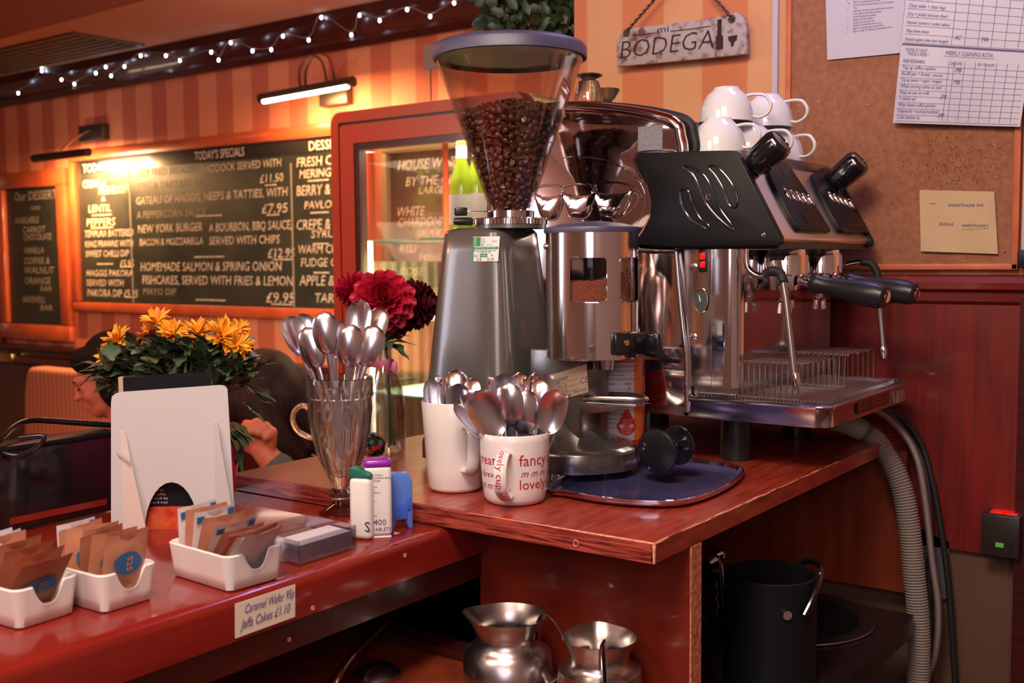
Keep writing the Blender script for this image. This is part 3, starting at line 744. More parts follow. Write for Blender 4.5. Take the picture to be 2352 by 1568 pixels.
# flutes only on the outer skin
no = 17
c = MB(); n1 = prof[:no]; 
c.lathe(prof[:no], (0, 0, 0), 108, fn=flute); c.lathe(prof[no - 1:], (0, 0, 0), 108)
part('glass_body', c, M['glass'], t, ang=35)
ha = camang(GL.x, GL.y) - radians(98); u = V(cos(ha), sin(ha), 0)
c = MB(); pts = [u * .038 + V(0, 0, .134), u * .048 + V(0, 0, .140), u * .058 + V(0, 0, .133), u * .061 + V(0, 0, .120), u * .055 + V(0, 0, .107), u * .044 + V(0, 0, .100), u * .034 + V(0, 0, .097)]
c.tube(smooth_path(pts, 6), .0038, 12); part('handle', c, M['refractglass'], t)
for px, py, dz, fc, fx, lb, LL in (
  (680, 772, .0, .5, .012, 'leftmost spoon in the sundae glass, wide bowl towards us', .19),
  (704, 766, .025, .2, .010, 'bright spoon second from left behind others in the sundae glass', .19),
  (716, 800, -.01, 2.8, .008, 'small dark spoon low at the left of the sundae glass', .17),
  (750, 766, -.02, 3.05, .004, 'largest spoon at the front middle of the sundae glass, rounded back to us', .19),
  (770, 778, .02, .6, .0, 'spoon half hidden behind the largest one in the sundae glass', .19),
  (822, 738, .0, -.35, -.006, 'highest spoon in the sundae glass, leaning right with an orange reflection', .215),
  (862, 752, .03, 2.6, -.012, 'dark spoon rearmost at the right of the sundae glass', .205),
  (806, 796, -.02, 3.2, -.002, 'front spoon right of centre in the sundae glass, back towards us', .175),
  (850, 796, -.01, 2.95, -.008, 'rightmost front spoon in the sundae glass', .18),
  (838, 778, .035, 2.9, -.006, 'dark spoon between the two right hand ones in the sundae glass', .19)):
    sp_in(GL, px, py, dz, fc, lb, G3, foot=(fx, 0), fz=.062, L=LL, bw=.0175, bl=.029)
# ------------------------------------------------------------------ coffee grinder
GO = V(-.392, .285, ZS)
t = thing('coffee_grinder', 'grey coffee grinder with a clear hopper of beans and chrome doser', 'grinder', GO)
ga = camang(GO.x, GO.y)
def Y(py): return P(1173, py, 1, GO.y).z - ZS     # height above the shelf of an image row on the grinder axis
def sqr(a, n=4.2):
    return 1 / ((abs(cos(a)) ** n + abs(sin(a)) ** n) ** (1 / n))
zb_, zt_ = .045, Y(535)
BX = -.036
c = MB(); M45 = radians(0)
rows = []
for i in range(11):
    s_ = i / 10; z = zb_ + (zt_ - zb_) * s_; hw = .085 - .026 * s_ - .003 * s_ * s_
    rows.append((hw, z))
rows += [(rows[-1][0] - .004, zt_ + .005), (rows[-1][0] - .012, zt_ + .008), (0, zt_ + .009)]
c.lathe(rows, (BX, 0, 0), 72, fn=lambda a, r, z: sqr(a + .0, 5)); part('body', c, M['grind'], t, ang=35)
c = MB(); # collar and rings at the neck
c.lathe([(.052, zt_ + .006), (.052, zt_ + .016), (.050, zt_ + .018), (.030, zt_ + .018)], (0, 0, 0), 48); part('collar', c, M['grind'], t)
zr = Y(508)
c = MB()
c.lathe([(.030, zr - .005), (.0535, zr - .005), (.0535, zr - .0035), (.0535, zr + .003), (.0525, zr + .0042), (.030, zr + .0042)], (0, 0, 0), 240, fn=lambda a, r, z: 1 - (.018 if (int(a / (2 * pi) * 120) % 2 == 0 and r > .05) else 0))
part('adjustment_ring', c, M['steel'], t, 'toothed steel adjustment ring', ang=20)
c = MB(); c.lathe([(.030, zr + .004), (.0345, zr + .004), (.0345, Y(485)), (.031, Y(485))], (0, 0, 0), 48); part('neck_sleeve', c, M['steel'], t)
le = ga - radians(80); u = V(cos(le), sin(le), 0)
c = MB(); c.cyl(u * .050 + V(0, 0, zr), u * .062 + V(0, 0, zr), .0035); part('lever_rod', c, M['steel'], t)
c = MB(); c.lathe([(0, 0), (.0052, .0005), (.0058, .004), (.0055, .022), (.0045, .0275), (0, .028)], u * .056 + V(0, 0, zr), 18, Matrix.Rotation(le, 3, 'Z') @ Matrix.Rotation(pi / 2, 3, 'Y')); part('adjustment_lever', c, M['black'], t)
zg = Y(486)
c = MB(); c.box(-.001, .001, -.001, .001, 0, 0); c = MB(); Mr = Matrix.Rotation(le, 3, 'Z')
c.rbox(u * .050 + V(0, 0, zg), (.045, .012, .0016), .0006, M=Mr); part('hopper_gate', c, M['steel'], t)
c = MB(); c.rbox(u * .073 + V(0, 0, zg), (.018, .013, .012), .002, M=Mr); part('gate_knob', c, M['black'], t)
# hopper
z0, z1 = Y(478), Y(150)
RH0, RH1 = .0315, .1035
def hr(z): return RH0 + (RH1 - RH0) * max(0, min(1, (z - z0) / (z1 - z0)))
pr = [(RH0 + .001, z0 - .012), (RH0 + .001, z0)] + [(hr(z0 + (z1 - z0) * i / 10), z0 + (z1 - z0) * i / 10) for i in range(1, 11)] + [(RH1 + .0025, z1 + .004), (RH1 + .003, z1 + .018)]
c = MB(); c.lathe(pr + [(p[0] - .0018, p[1]) for p in pr[::-1]], (0, 0, 0), 96); part('hopper', c, M['hglass'], t, 'clear conical hopper', ang=50)
c = MB()
c.lathe([(0, z1 + .032), (.05, z1 + .0325), (.100, z1 + .030), (.1085, z1 + .027), (.1115, z1 + .022), (.1115, z1 + .008), (.1085, z1 + .007), (.108, z1 + .012), (0, z1 + .014)], (0, 0, 0), 96); part('hopper_lid', c, M['lid'], t, 'dark grey hopper lid')
c = MB(); a = ga - .45; d_ = V(cos(a), sin(a), 0); q0 = d_ * (hr(z0 + .005) - .003) + V(0, 0, z0 + .005); q1 = d_ * (hr(z0 + .07) - .0035) + V(0, 0, z0 + .07)
c.tube([q0, q1], .0016, 6, flat=2.0); part('divider_fin', c, M['pane'], t)
HO = Vector(GO)
# doser
DO = V(.139, .0, 0)
dz0, dz1 = P(1358, 822, 1, GO.y - .03).z - ZS, P(1358, 527, 1, GO.y - .03).z - ZS
DR = .0640
da = camang(GO.x + DO.x, GO.y + DO.y)
wz0, wz1 = P(1345, 694, 1, GO.y - .05).z - ZS, P(1345, 591, 1, GO.y - .05).z - ZS
wins = [(da - .085, .405), (da + 1.02, .40)]
def inwin(a, z, shrink=0):
    for wa, hw in wins:
        dx = abs((a - wa + pi) % (2 * pi) - pi) * DR; dzz = abs(z - (wz0 + wz1) / 2)
        X_, Z_ = hw * DR - shrink, (wz1 - wz0) / 2 - shrink; rr = .007
        if dx < X_ and dzz < Z_:
            ex, ez = dx - (X_ - rr), dzz - (Z_ - rr)
            if ex > 0 and ez > 0 and ex * ex + ez * ez > rr * rr: continue
            return True
    return False
c = MB(); NA, NZ = 220, 110
vs = [(DO.x + DR * cos(2 * pi * i / NA), DO.y + DR * sin(2 * pi * i / NA), dz0 + (dz1 - dz0) * j / NZ) for i in range(NA) for j in range(NZ + 1)]
fs = []
for i in range(NA):
    for j in range(NZ):
        if not inwin(2 * pi * (i + .5) / NA, dz0 + (dz1 - dz0) * (j + .5) / NZ): fs.append((i * (NZ + 1) + j, ((i + 1) % NA) * (NZ + 1) + j, ((i + 1) % NA) * (NZ + 1) + j + 1, i * (NZ + 1) + j + 1))
c.add(vs, fs); c.lathe([(DR, dz0), (DR - .002, dz0 - .002), (.02, dz0 - .004), (0, dz0 - .004)], DO, 64)
dos = part('doser', c, mat('doser_steel', (.80, .74, .70), .13, 1, rvar=.04, scale=4, stretch=(30, 30, .6)), t, 'polished steel doser drum with two windows', ang=50)
for wa, hw in wins:
    c = MB(); pts = []
    X_, Z_ = hw * DR, (wz1 - wz0) / 2; rr = .007
    for k in range(4):
        sx, sz = ((1, 1), (-1, 1), (-1, -1), (1, -1))[k]
        for i in range(6):
            b = k * pi / 2 + i / 5 * pi / 2
            x = sx * (X_ - rr) + rr * cos(b); z = sz * (Z_ - rr) + rr * sin(b); a = wa + x / DR
            pts.append(V(DO.x + (DR + .0004) * cos(a), DO.y + (DR + .0004) * sin(a), (wz0 + wz1) / 2 + z))
    c.tube(pts, .0011, 6, closed=True); part('window_frame', c, M['chrome'], t)
c = MB(); c.lathe([(DR - .003, dz0 + .003), (DR - .003, dz1 - .003)], DO, 64); part('inner_window', c, M['pane'], t)
c = MB(); zg_ = wz0 + (wz1 - wz0) * .48
c.sheet(lambda u_, v_: V(DO.x + (DR - .005) * u_ * cos(v_ * 2 * pi), DO.y + (DR - .005) * u_ * sin(v_ * 2 * pi), zg_ + .006 * sin(v_ * 13) * u_ + .010 * cos(v_ * 2 * pi - da - .9) * u_ + random.uniform(-.0012, .0012)), 20, 72)
vs = []; 
c.lathe([(DR - .005, dz0 + .004), (DR - .0048, zg_ + .014)], DO, 72, fn=lambda a, r, z: 1) if False else None
c.sheet(lambda u_, v_: V(DO.x + (DR - .0052 + random.uniform(0, .0006)) * cos(v_ * 2 * pi), DO.y + (DR - .0052) * sin(v_ * 2 * pi), dz0 + .004 + (zg_ + .006 * sin(v_ * 13) + .010 * cos(v_ * 2 * pi - da - .9) - dz0 - .004) * u_), 12, 72)
part('ground_coffee', c, M['ground'], t)
c = MB(); c.lathe([(0, dz0 + .02), (.011, dz0 + .02), (.011, dz1 - .002), (0, dz1 - .002)], DO, 20); part('doser_shaft', c, M['black'], t)
c = MB(); c.lathe([(0, dz1 + .0125), (.02, dz1 + .0118), (.045, dz1 + .0085), (DR + .002, dz1 + .0035), (DR + .003, dz1 + .001), (DR + .002, dz1 - .004), (DR - .002, dz1 - .004), (0, dz1 - .002)], DO, 72); part('doser_lid', c, M['lid'], t, 'domed dark doser lid')
c = MB(); a = da + .0; dd = V(cos(a), sin(a), 0)
c.cyl(DO + dd * (DR - .001) + V(0, 0, dz0 + .0145), DO + dd * (DR + .0012) + V(0, 0, dz0 + .0145), .0048, seg=20); part('screw', c, M['steel'], t)
c = MB(); a = da - 1.35; dd = V(cos(a), sin(a), 0); c.ell(DO + dd * DR + V(0, 0, dz1 - .022), .0045); part('screw', c, M['steel'], t)
# doser lever (black handle at right)
a = da + radians(38); dd = V(cos(a), sin(a), 0); pp = V(-sin(a), cos(a), 0)
lz = P(1450, 790, 1, GO.y - .02).z - ZS
c = MB(); RM = Matrix.Rotation(a + pi / 2, 3, 'Z')
lc = DO + dd * (DR + .004) + V(0, 0, lz)
c.rbox(lc + pp * .010, (.052, .012, .030), .003, M=RM)
part('lever_bracket', c, M['blackg'], t)
c = MB()
sx_ = lc + pp * .034
prl = [(-.0, .014), (.0, -.014), (.008, -.022), (.020, -.026), (.040, -.028), (.041, -.022), (.022, -.019), (.013, -.012), (.008, -.002), (.006, .014)]
w_ = dd * .046
c.prism(prl, sx_ - dd * .016, (pp * .9 + dd * .1).normalized(), (0, 0, 1), w_, bev=.002); part('dosing_lever', c, M['blackg'], t, ang=50)
c = MB(); c.cyl(lc + dd * .005 + V(0, 0, .002), lc + dd * .0075 + V(0, 0, .002), .0042); part('screw', c, M['steel'], t)
c = MB(); c.lathe([(0, dz0 - .004), (.014, dz0 - .004), (.012, dz0 - .018), (0, dz0 - .018)], DO + V(.02, 0, 0), 20); part('spout', c, M['steel'], t)
# neck behind the doser with rating plate
c = MB(); c.rbox((.100, -.0, (dz0 + .05) / 2), (.085, .075, dz0 - .03), .004); part('neck', c, M['basealu'], t)
qa = [P(1262, 862, 1, GO.y - .038), P(1349, 845, 1, GO.y - .038), P(1352, 900, 1, GO.y - .038), P(1266, 925, 1, GO.y - .038)]
qa = [q - GO for q in qa]
c = MB(); c.prism([(0, 0), (1, 0), (1, 1), (0, 1)], qa[3] - V(0, .0012, 0), qa[2] - qa[3], qa[0] - qa[3], (0, .0010, 0)); pl = part('rating_plate', c, M['plate'], t, smooth=False)
u = qa[2] - qa[3]; v = qa[0] - qa[3]; o = qa[3] - V(0, .0014, 0)
c = MB(); text(c, 'Magister', o + u * .06 + v * .66, u, v, .0105, width=u.length * .44, off=.01)
text(c, 'CE', o + u * .80 + v * .36, u, v, .012)
for i, s_ in enumerate(('MMD A', '220/230', '96.1395  1725')): text(c, s_, o + u * .08 + v * (.44 - .18 * i), u, v, .0050, width=u.length * .38)
text(c, 'Made in Italy', o + u * .62 + v * .10, u, v, .0052, width=u.length * .34)
for i in range(3): c.prism([(0, 0), (1, 0), (1, .008), (0, .008)], o + u * .04 + v * (.58 - .18 * i), u * .72, v, (0, -.0001, 0))
part('lettering', c, M['ink'], pl, smooth=False)
# portafilter fork
c = MB(); zf = P(1400, 935, 1, GO.y - .03).z - ZS
c.prism([(.05, -.035), (.120, -.030), (.215, -.012), (.220, .0), (.215, .012), (.120, .030), (.05, .035)], V(0, 0, zf), (1, 0, 0), (0, 1, 0), (0, 0, .004), bev=.001)
c.prism([(.05, 0), (.05, .012), (.215, .0), (.16, -.010), (.05, -.028)], V(0, -.036, zf), (1, 0, 0), (0, 0, 1), (0, .004, 0), bev=.001)
c.prism([(.05, 0), (.05, .012), (.215, .0), (.16, -.010), (.05, -.028)], V(0, .032, zf), (1, 0, 0), (0, 0, 1), (0, .004, 0), bev=.001)
c.tube(smooth_path([V(.11, -.02, zf + .004), V(.15, -.028, zf + .01), V(.20, -.02, zf + .012), V(.225, 0, zf + .01), V(.20, .02, zf + .012), V(.15, .028, zf + .01)], 5), .003, 8)
part('portafilter_fork', c, M['brushed'], t)
# base
c = MB(); bw_ = .088
outl = [(-.10, -bw_), (.10, -bw_), (.165, -bw_ * .80), (.196, -bw_ * .30), (.20, 0), (.196, bw_ * .3), (.165, bw_ * .8), (.10, bw_), (-.10, bw_)]
ol = smooth_path([V(x, y, 0) for x, y in outl], 5, closed=True); n = len(ol)
lay = [(1.0, .012), (1.0, .018), (1.0, .034), (.985, .039), (.94, .043), (.80, .050), (.68, .066), (.62, .085), (.60, .095)]
vs = []; fs = []
for k, (s_, z) in enumerate(lay):
    for p in ol: vs.append((p.x * s_ if p.x > 0 else p.x, p.y * s_, z))
for k in range(len(lay) - 1):
    for i in range(n): fs.append((k * n + i, k * n + (i + 1) % n, (k + 1) * n + (i + 1) % n, (k + 1) * n + i))
fs.append([i for i in range(n)][::-1]); fs.append([(len(lay) - 1) * n + i for i in range(n)])
c.add(vs, fs); part('base', c, M['basealu'], t, ang=50)
for x, y in ((.125, -.065), (.125, .065), (-.08, -.065), (-.08, .065)):
    c = MB(); c.lathe([(0, 0), (.012, 0), (.013, .003), (.011, .012), (0, .012)], (x, y, 0), 20); part('foot', c, M['alu'], t)
# safety sticker on the body
hw_ = .0585
sa = ga - radians(8)
def bodyhw(z): s_ = (z - zb_) / (zt_ - zb_); return .085 - .026 * s_ - .003 * s_ * s_
sn = V(0, -1, 0)
zs0, zs1 = P(1110, 600, 1, GO.y - .06).z - ZS, P(1110, 543, 1, GO.y - .06).z - ZS
xs0 = P(1083, 570, 1, GO.y - .062).x - GO.x; xs1 = P(1138, 570, 1, GO.y - .062).x - GO.x
def sp_(x, z, o=0): return V(x, -bodyhw(z) * sqr(atan2(-1, (x - BX) / bodyhw(z)), 5) * abs(sin(atan2(-1, (x - BX) / bodyhw(z)))) - .0010 - o, z)
c = MB(); c.sheet(lambda u_, v_: sp_(xs0 + (xs1 - xs0) * u_, zs0 + (zs1 - zs0) * v_), 6, 4); st = part('safety_sticker', c, M['sticker'], t, 'white and green electrical test sticker', smooth=False)
def spr(x0, x1, y0, y1): # sticker rectangles in 0..1
    c_ = MB(); return c_.sheet(lambda u_, v_: sp_(xs0 + (xs1 - xs0) * (x0 + (x1 - x0) * u_), zs0 + (zs1 - zs0) * (y0 + (y1 - y0) * v_), .0004), 5, 2)
c = spr(.02, .32, .62, .98); c2 = spr(.02, .98, .49, .59); c.add(c2.v, c2.f); c2 = spr(.32, .62, .17, .31); c.add(c2.v, c2.f); c2 = spr(0, .06, 0, .98); c.add(c2.v, c2.f)
part('green_print', c, M['stickg'], st, smooth=False)
SW, SH = xs1 - xs0, zs1 - zs0
def stx(c_, s_, x, y, size, w_, rot=False, mt=None):
    vs, fs = text_geo(s_, size); ww = max(p.x for p in vs)
    k = w_ * (SH if rot else SW) / ww
    out = []
    for p in vs:
        if rot: X_, Z_ = x * SW - p.y, y * SH + p.x * k
        else: X_, Z_ = x * SW + p.x * k, y * SH + p.y
        out.append(sp_(xs0 + X_, zs0 + Z_, .0007))
    c_.add(out, fs)
c = MB(); stx(c, 'PASSED', .14, .64, .0052, .32, True); stx(c, 'ELECTRICAL SAFETY TEST', .10, .52, .0028, .8); stx(c, 'PASSED', .35, .2, .003, .24)
part('white_print', c, M['sticker'], st, smooth=False)
c = MB(); stx(c, 'Fuse', .36, .88, .0030, .12); stx(c, 'Rating', .36, .79, .0030, .16); stx(c, '(amps)', .74, .79, .0028, .18); stx(c, 'App', .36, .69, .0030, .12); stx(c, 'ID', .36, .62, .0030, .07); stx(c, '/ 1 /', .58, .62, .0048, .2)
stx(c, 'Home & Garden Services', .06, .41, .0034, .86); stx(c, 'Tel : 07833 967 998', .22, .34, .0030, .52); stx(c, '161', .08, .17, .006, .16); stx(c, '%', .74, .2, .004, .08); stx(c, '5/18', .2, .03, .0055, .2); stx(c, '5/19', .62, .03, .0055, .24)
part('black_print', c, M['ink'], st, smooth=False)
# ------------------------------------------------------------------ coffee beans
def bean_mesh(name, mt, a=.0056, b=.0043, h=.0033):
    c = MB(); nu, nv = 10, 12; vs = []; fs = []
    for i in range(nu + 1):
        th = pi * i / nu
        for j in range(nv):
            ph = 2 * pi * j / nv
            x = a * cos(th); y = b * sin(th) * cos(ph); z = h * sin(th) * sin(ph)
            if z < 0: z *= .45
            if sin(ph) < -.8: z += .0011 * sin(th)
            vs.append((x, y, z))
    for i in range(nu):
        for j in range(nv): fs.append((i * nv + j, i * nv + (j + 1) % nv, (i + 1) * nv + (j + 1) % nv, (i + 1) * nv + j))
    c.add(vs, fs); return mesh_of(name, c, mt)
bmA = bean_mesh('coffee_bean', M['bean']); bmB = bean_mesh('coffee_bean', M['beanr'], .0054, .0041, .0031)
zbt = Y(262)
def beantop(x, y):  # pile surface
    r = sqrt(x * x + y * y); s_ = x * RX.x + y * RX.y
    return zbt + .020 - .026 * (r / .08) ** 1.5 + .006 * s_ / .08 + .003 * sin(60 * x) * sin(50 * y)
beans = []
rnd = random.Random(3)
tries = 0
while len(beans) < 225 and tries < 60000:      # against the clear cone, facing the bar
    tries += 1
    z = z0 + .001 + (zbt + .012 - z0) * (rnd.random() ** .75); rr = hr(z) - .0072
    a = ga + radians(rnd.uniform(-92, 92)); p = V(rr * cos(a), rr * sin(a), z)
    if z > beantop(p.x, p.y): continue
    if all((p - q).length > .0076 for q, _ in beans): beans.append((p, V(cos(a), sin(a), -.25)))
tries = 0
while len(beans) < 300 and tries < 40000:
    tries += 1
    a = ga + radians(rnd.uniform(-100, 100)); r = (hr(zbt) - .008) * sqrt(rnd.random()); x, y = r * cos(a), r * sin(a)
    p = V(x, y, beantop(x, y) - .001)
    if r > hr(p.z) - .008: continue
    if all((p - q).length > .0072 for q, _ in beans): beans.append((p, V(0, 0, 1)))
for p, nn in beans:
    o = bpy.data.objects.new('coffee_bean', bmB if rnd.random() < .06 else bmA); COL.objects.link(o)
    o.location = GO + p; o.rotation_mode = 'QUATERNION'
    zq = (nn.normalized() * rnd.choice((1, 1, -1)) + V(rnd.uniform(-.6, .6), rnd.uniform(-.6, .6), rnd.uniform(-.6, .6))).normalized()
    xq = zq.cross(V(rnd.uniform(-1, 1), rnd.uniform(-1, 1), rnd.uniform(-1, 1))).normalized()
    o.rotation_quaternion = Matrix((xq, zq.cross(xq), zq)).transposed().to_quaternion()
    tag(o, 'dark roasted coffee bean among many in the clear grinder hopper', 'coffee bean', 'coffee beans in the hopper')
c = MB(); bv = [v.co.copy() for v in bmA.vertices]; bf = [list(p.vertices) for p in bmA.polygons]
kept = []
for _ in range(26000):
    z = z0 - .004 + (zbt + .02 - z0) * rnd.random(); R_ = hr(z) - .0072
    r = R_ * sqrt(rnd.uniform(.35, 1)); a = rnd.uniform(0, 2 * pi); p = V(r * cos(a), r * sin(a), z)
    if z > beantop(p.x, p.y) - .002: continue
    if all((p - q).length > .0078 for q in kept) and all((p - q).length > .0066 for q, _ in beans): kept.append(p)
    if len(kept) > 900: break
for p in kept:
    q = Quaternion((rnd.uniform(-1, 1), rnd.uniform(-1, 1), rnd.uniform(-1, 1)), rnd.uniform(0, 6)).to_matrix()
    c.add([p + q @ v for v in bv], bf)
# dark core that holds the pile up
core = [(0, z0 - .01)] + [(max(.005, hr(z) - .016), z) for z in [z0 + (zbt - z0) * i / 6 for i in range(7)]] + [(0, zbt + .008)]
c.lathe(core, (0, 0, 0), 24)
o = single('coffee_beans', c, M['bean'], 'the mass of coffee beans filling the middle and back of the hopper', 'coffee beans', GO); o['kind'] = 'stuff'
# ------------------------------------------------------------------ steel tray and tamper
tr = [P(1262, 1128, 2, ZS), P(1400, 1160, 2, ZS), P(1530, 1168, 2, ZS), P(1640, 1145, 2, ZS), P(1706, 1098, 2, ZS), P(1650, 1068, 2, ZS), P(1440, 1040, 2, ZS), P(1330, 1060, 2, ZS)]
# rounded rectangle fitted to the outline
TC = P(1500, 1108, 2, ZS)
t = thing('serving_tray', 'shallow bluish steel tray with a rounded rim under the tamper', 'tray', V(TC.x, TC.y, ZS))
ctl = [P(1258, 1132, 2, ZS), P(1300, 1146, 2, ZS), P(1400, 1163, 2, ZS), P(1530, 1170, 2, ZS), P(1610, 1157, 2, ZS), P(1680, 1125, 2, ZS), P(1708, 1096, 2, ZS), P(1680, 1082, 2, ZS), P(1610, 1072, 2, ZS), P(1500, 1058, 2, ZS), P(1440, 1056, 2, ZS), P(1380, 1072, 2, ZS)]
ol = smooth_path([p - t.location for p in ctl], 6, closed=True); n = len(ol); cc = sum(ol, V(0, 0, 0)) / n
lay = [(.93, .001), (.95, .002), (.965, .006), (.99, .011), (1.0, .0105), (1.004, .007), (.998, .0045), (.94, .0)]
vs = []; fs = []
for s_, z in lay:
    for p in ol: vs.append(cc + (p - cc) * s_ + V(0, 0, z))
for k in range(len(lay) - 1):
    for i in range(n): fs.append((k * n + i, k * n + (i + 1) % n, (k + 1) * n + (i + 1) % n, (k + 1) * n + i))
fs.append(list(range(n))); fs.append([(len(lay) - 1) * n + i for i in range(n)][::-1])
c = MB(); c.add(vs[:3 * n], [f_ for f_ in fs if max(f_) < 3 * n] + [list(range(n))]); part('tray_floor', c, M['traym'], t, 'bluish mirror floor of the tray', ang=50)
c = MB(); c.add(vs, [f_ for f_ in fs if min(f_) >= 2 * n]); part('tray_body', c, mat('tray_rim', (.50, .47, .60), .16, 1), t, ang=50)
c = MB(); c.tube([cc + (p - cc) * .996 + V(0, 0, .0102) for p in ol], .0012, 6, closed=True); part('rim', c, M['chrome'], t)
q1 = PD(1509, 1037, 1.44)
t = thing('coffee_tamper', 'black tamper with two round discs leaning on the steel tray', 'tamper', q1)
ax = (RX * .66 + RF * .74 - RD * .10).normalized(); q2 = q1 + ax * .047
Qm = ax.to_track_quat('Z', 'Y').to_matrix()
c = MB(); c.lathe([(0, -.002), (.0285, -.0022), (.0300, -.001), (.0308, .001), (.0300, .003), (.027, .004), (0, .0045)], (0, 0, 0), 56, Qm); part('front_disc', c, M['blackm'], t, 'flat matt black disc')
c = MB(); c.lathe([(0, 0), (.026, 0), (.0270, .0015), (.0270, .0035), (.024, .0055), (0, .006)], q2 - q1, 56, Qm); part('rear_disc', c, M['blackg'], t, 'glossy black disc')
c = MB(); c.lathe([(.007, .002), (.0065, .014), (.011, .026), (.012, .034), (.008, .046)], (0, 0, 0), 32, Qm); part('stem', c, M['blackg'], t)
c = MB()
for dx, dz in ((.018, .008), (.02, .002), (.012, -.023)):
    c.lathe([(0, 0), (.0012, 0), (.0018, .0003), (.0012, .0006), (0, .0006)], Qm @ V(dx, dz, -.0026), 10, Qm)
part('rivet', c, M['steel'], t)
# ------------------------------------------------------------------ syrup bottle
SB = P(1422, 1062, 2, ZS)
t = thing('syrup_bottle', 'syrup bottle with white and orange label standing behind the grinder base', 'bottle', SB)
RB = 57 / F * (SB - CAM).dot(RF)
zl0 = P(1422, 1008, 1, SB.y).z - ZS; zl1 = P(1422, 815, 1, SB.y).z - ZS; hB = .30
pr = [(0, 0), (RB - .004, 0), (RB, .004), (RB, zl1 + .012), (RB - .004, zl1 + .03), (.018, zl1 + .085), (.0145, zl1 + .11), (.0145, zl1 + .13), (.017, zl1 + .131), (.017, zl1 + .139), (.0145, zl1 + .14)]
c = MB(); c.lathe(pr + [(max(0, p[0] - .0025), p[1] + .001 if i else .004) for i, p in list(enumerate(pr))[::-1]], (0, 0, 0), 56); part('bottle_glass', c, M['pane'], t)
c = MB(); c.lathe([(0, .005), (RB - .0035, .005), (RB - .0035, zl1 - .02), (0, zl1 - .02)], (0, 0, 0), 40); part('syrup', c, M['amber'], t)
c = MB(); c.lathe([(RB + .0004, zl0), (RB + .0004, zl1)], (0, 0, 0), 80); part('label', c, M['syrup'], t, 'orange label with red flowers')
ca = camang(SB.x, SB.y)
def band(a0, a1, zz0, zz1, o=.0008): 
    cc_ = MB(); cc_.lathe([(RB + o, zz0), (RB + o, zz1)], (0, 0, 0), 30, a0=a0, a1=a1); return cc_
c = band(ca - 2.2, ca + .62, zl0 + .004, zl1 - .0); part('white_panel', c, M['syrupw'], t, 'white information panel')
c = band(ca - 2.2, ca + .62, zl1 - .0075, zl1 - .005, .001); q = band(ca - 2.6, ca + 1.4, zl0, zl0 + .004, .001); c.add(q.v, q.f)
# drop mark
dc = ca + .30; dzc = zl0 + .026
pts = []
for i in range(24):
    b = 2 * pi * i / 24; x = .0145 * sin(b) * (1 if cos(b) < 0 else (1 - cos(b) * .55)) ; z = -.0145 * (-cos(b)) if False else (.0145 * cos(b) if cos(b) < 0 else .025 * cos(b) ** 1.3)
    pts.append((x, z))
vs = [(0, 0)] + pts; out = [V((RB + .0013) * cos(dc + x / RB), (RB + .0013) * sin(dc + x / RB), dzc + z) for x, z in vs]
c.add(out, [(0, i + 1, (i + 1) % 24 + 1) for i in range(24)])
part('red_print', c, M['syrupr'], t, smooth=False)
c = MB()
for i, s_ in enumerate(('FOR THE', 'PERFECT', 'DRINK JUST', 'ADD 20ML', 'OF SYRUP', '& ENJOY')):
    text_wrap(c, s_, (0, 0, 0), RB, dc, dzc + .006 - i * .0036, .0034, off=.0017, align='CENTER')
part('white_lettering', c, M['syrupw'], t, smooth=False)
c = MB(); rows = ['Nutzungsinformation / Sirop de sucre', 'aux caramels / Zucchero di caramello', 'Informazioni Nutrizionali', 'per 100ml / per 100 ml / per 100 ml', 'Energy / Energie            1329kJ', 'Fat                                    0g', 'Carbohydrate                  80g', 'Sugars                              80g', 'Protein                               0g', 'Salt                                    0g', 'Barista Favourites, Colouring Cost', 'Ingredients: sugar, water,', 'natural flavouring, colour', 'Store in a cool dry place', 'Best before: see neck']
for i, s_ in enumerate(rows):
    z = zl1 - .0145 - i * (zl1 - zl0 - .03) / len(rows)
    if i > 10 and False: continue
    text_wrap(c, s_, (0, 0, 0), RB, ca - .85, z, .0040, off=.0013)
for i in range(9):
    z = zl1 - .022 - i * .0085; q = band(ca - .85, ca + .5, z, z + .0003, .0012); c.add(q.v, q.f)
part('small_print', c, M['ink'], t, smooth=False)
# back of the bottle as mirrored in the machine: navy and red blocks with name
c = band(ca + 1.15, ca + 2.0, zl1 - .03, zl1 - .008, .001); part('navy_block', c, M['navy'], t)
c = band(ca + 1.15, ca + 2.3, zl1 - .085, zl1 - .031, .001); part('red_block', c, M['syrupr'], t)
c = MB(); text_wrap(c, 'CARAMEL', (0, 0, 0), RB, ca + 1.18, zl1 - .052, .014, off=.0015); text_wrap(c, 'CANNELLE', (0, 0, 0), RB, ca + 1.18, zl1 - .078, .008, off=.0015)
part('name_lettering', c, M['syrupw'], t, smooth=False)
# ------------------------------------------------------------------ espresso machine
Y0, Y1 = .425, .80
def MP(px, py, y=Y0): return P(px, py, 1, y)
t = thing('espresso_machine', 'two group espresso machine in black and mirror steel at the worktop end', 'coffee machine', (-.2, .6, ZS))
L = t.location
# body block behind the mirror side
xl = MP(1118, 700).x
xr = -.178
c = MB(L); c.box(xl, -.105, Y0 + .022, Y1, ZS + .075, MP(1500, 352).z - .002); part('housing', c, M['brushed'], t, smooth=False)
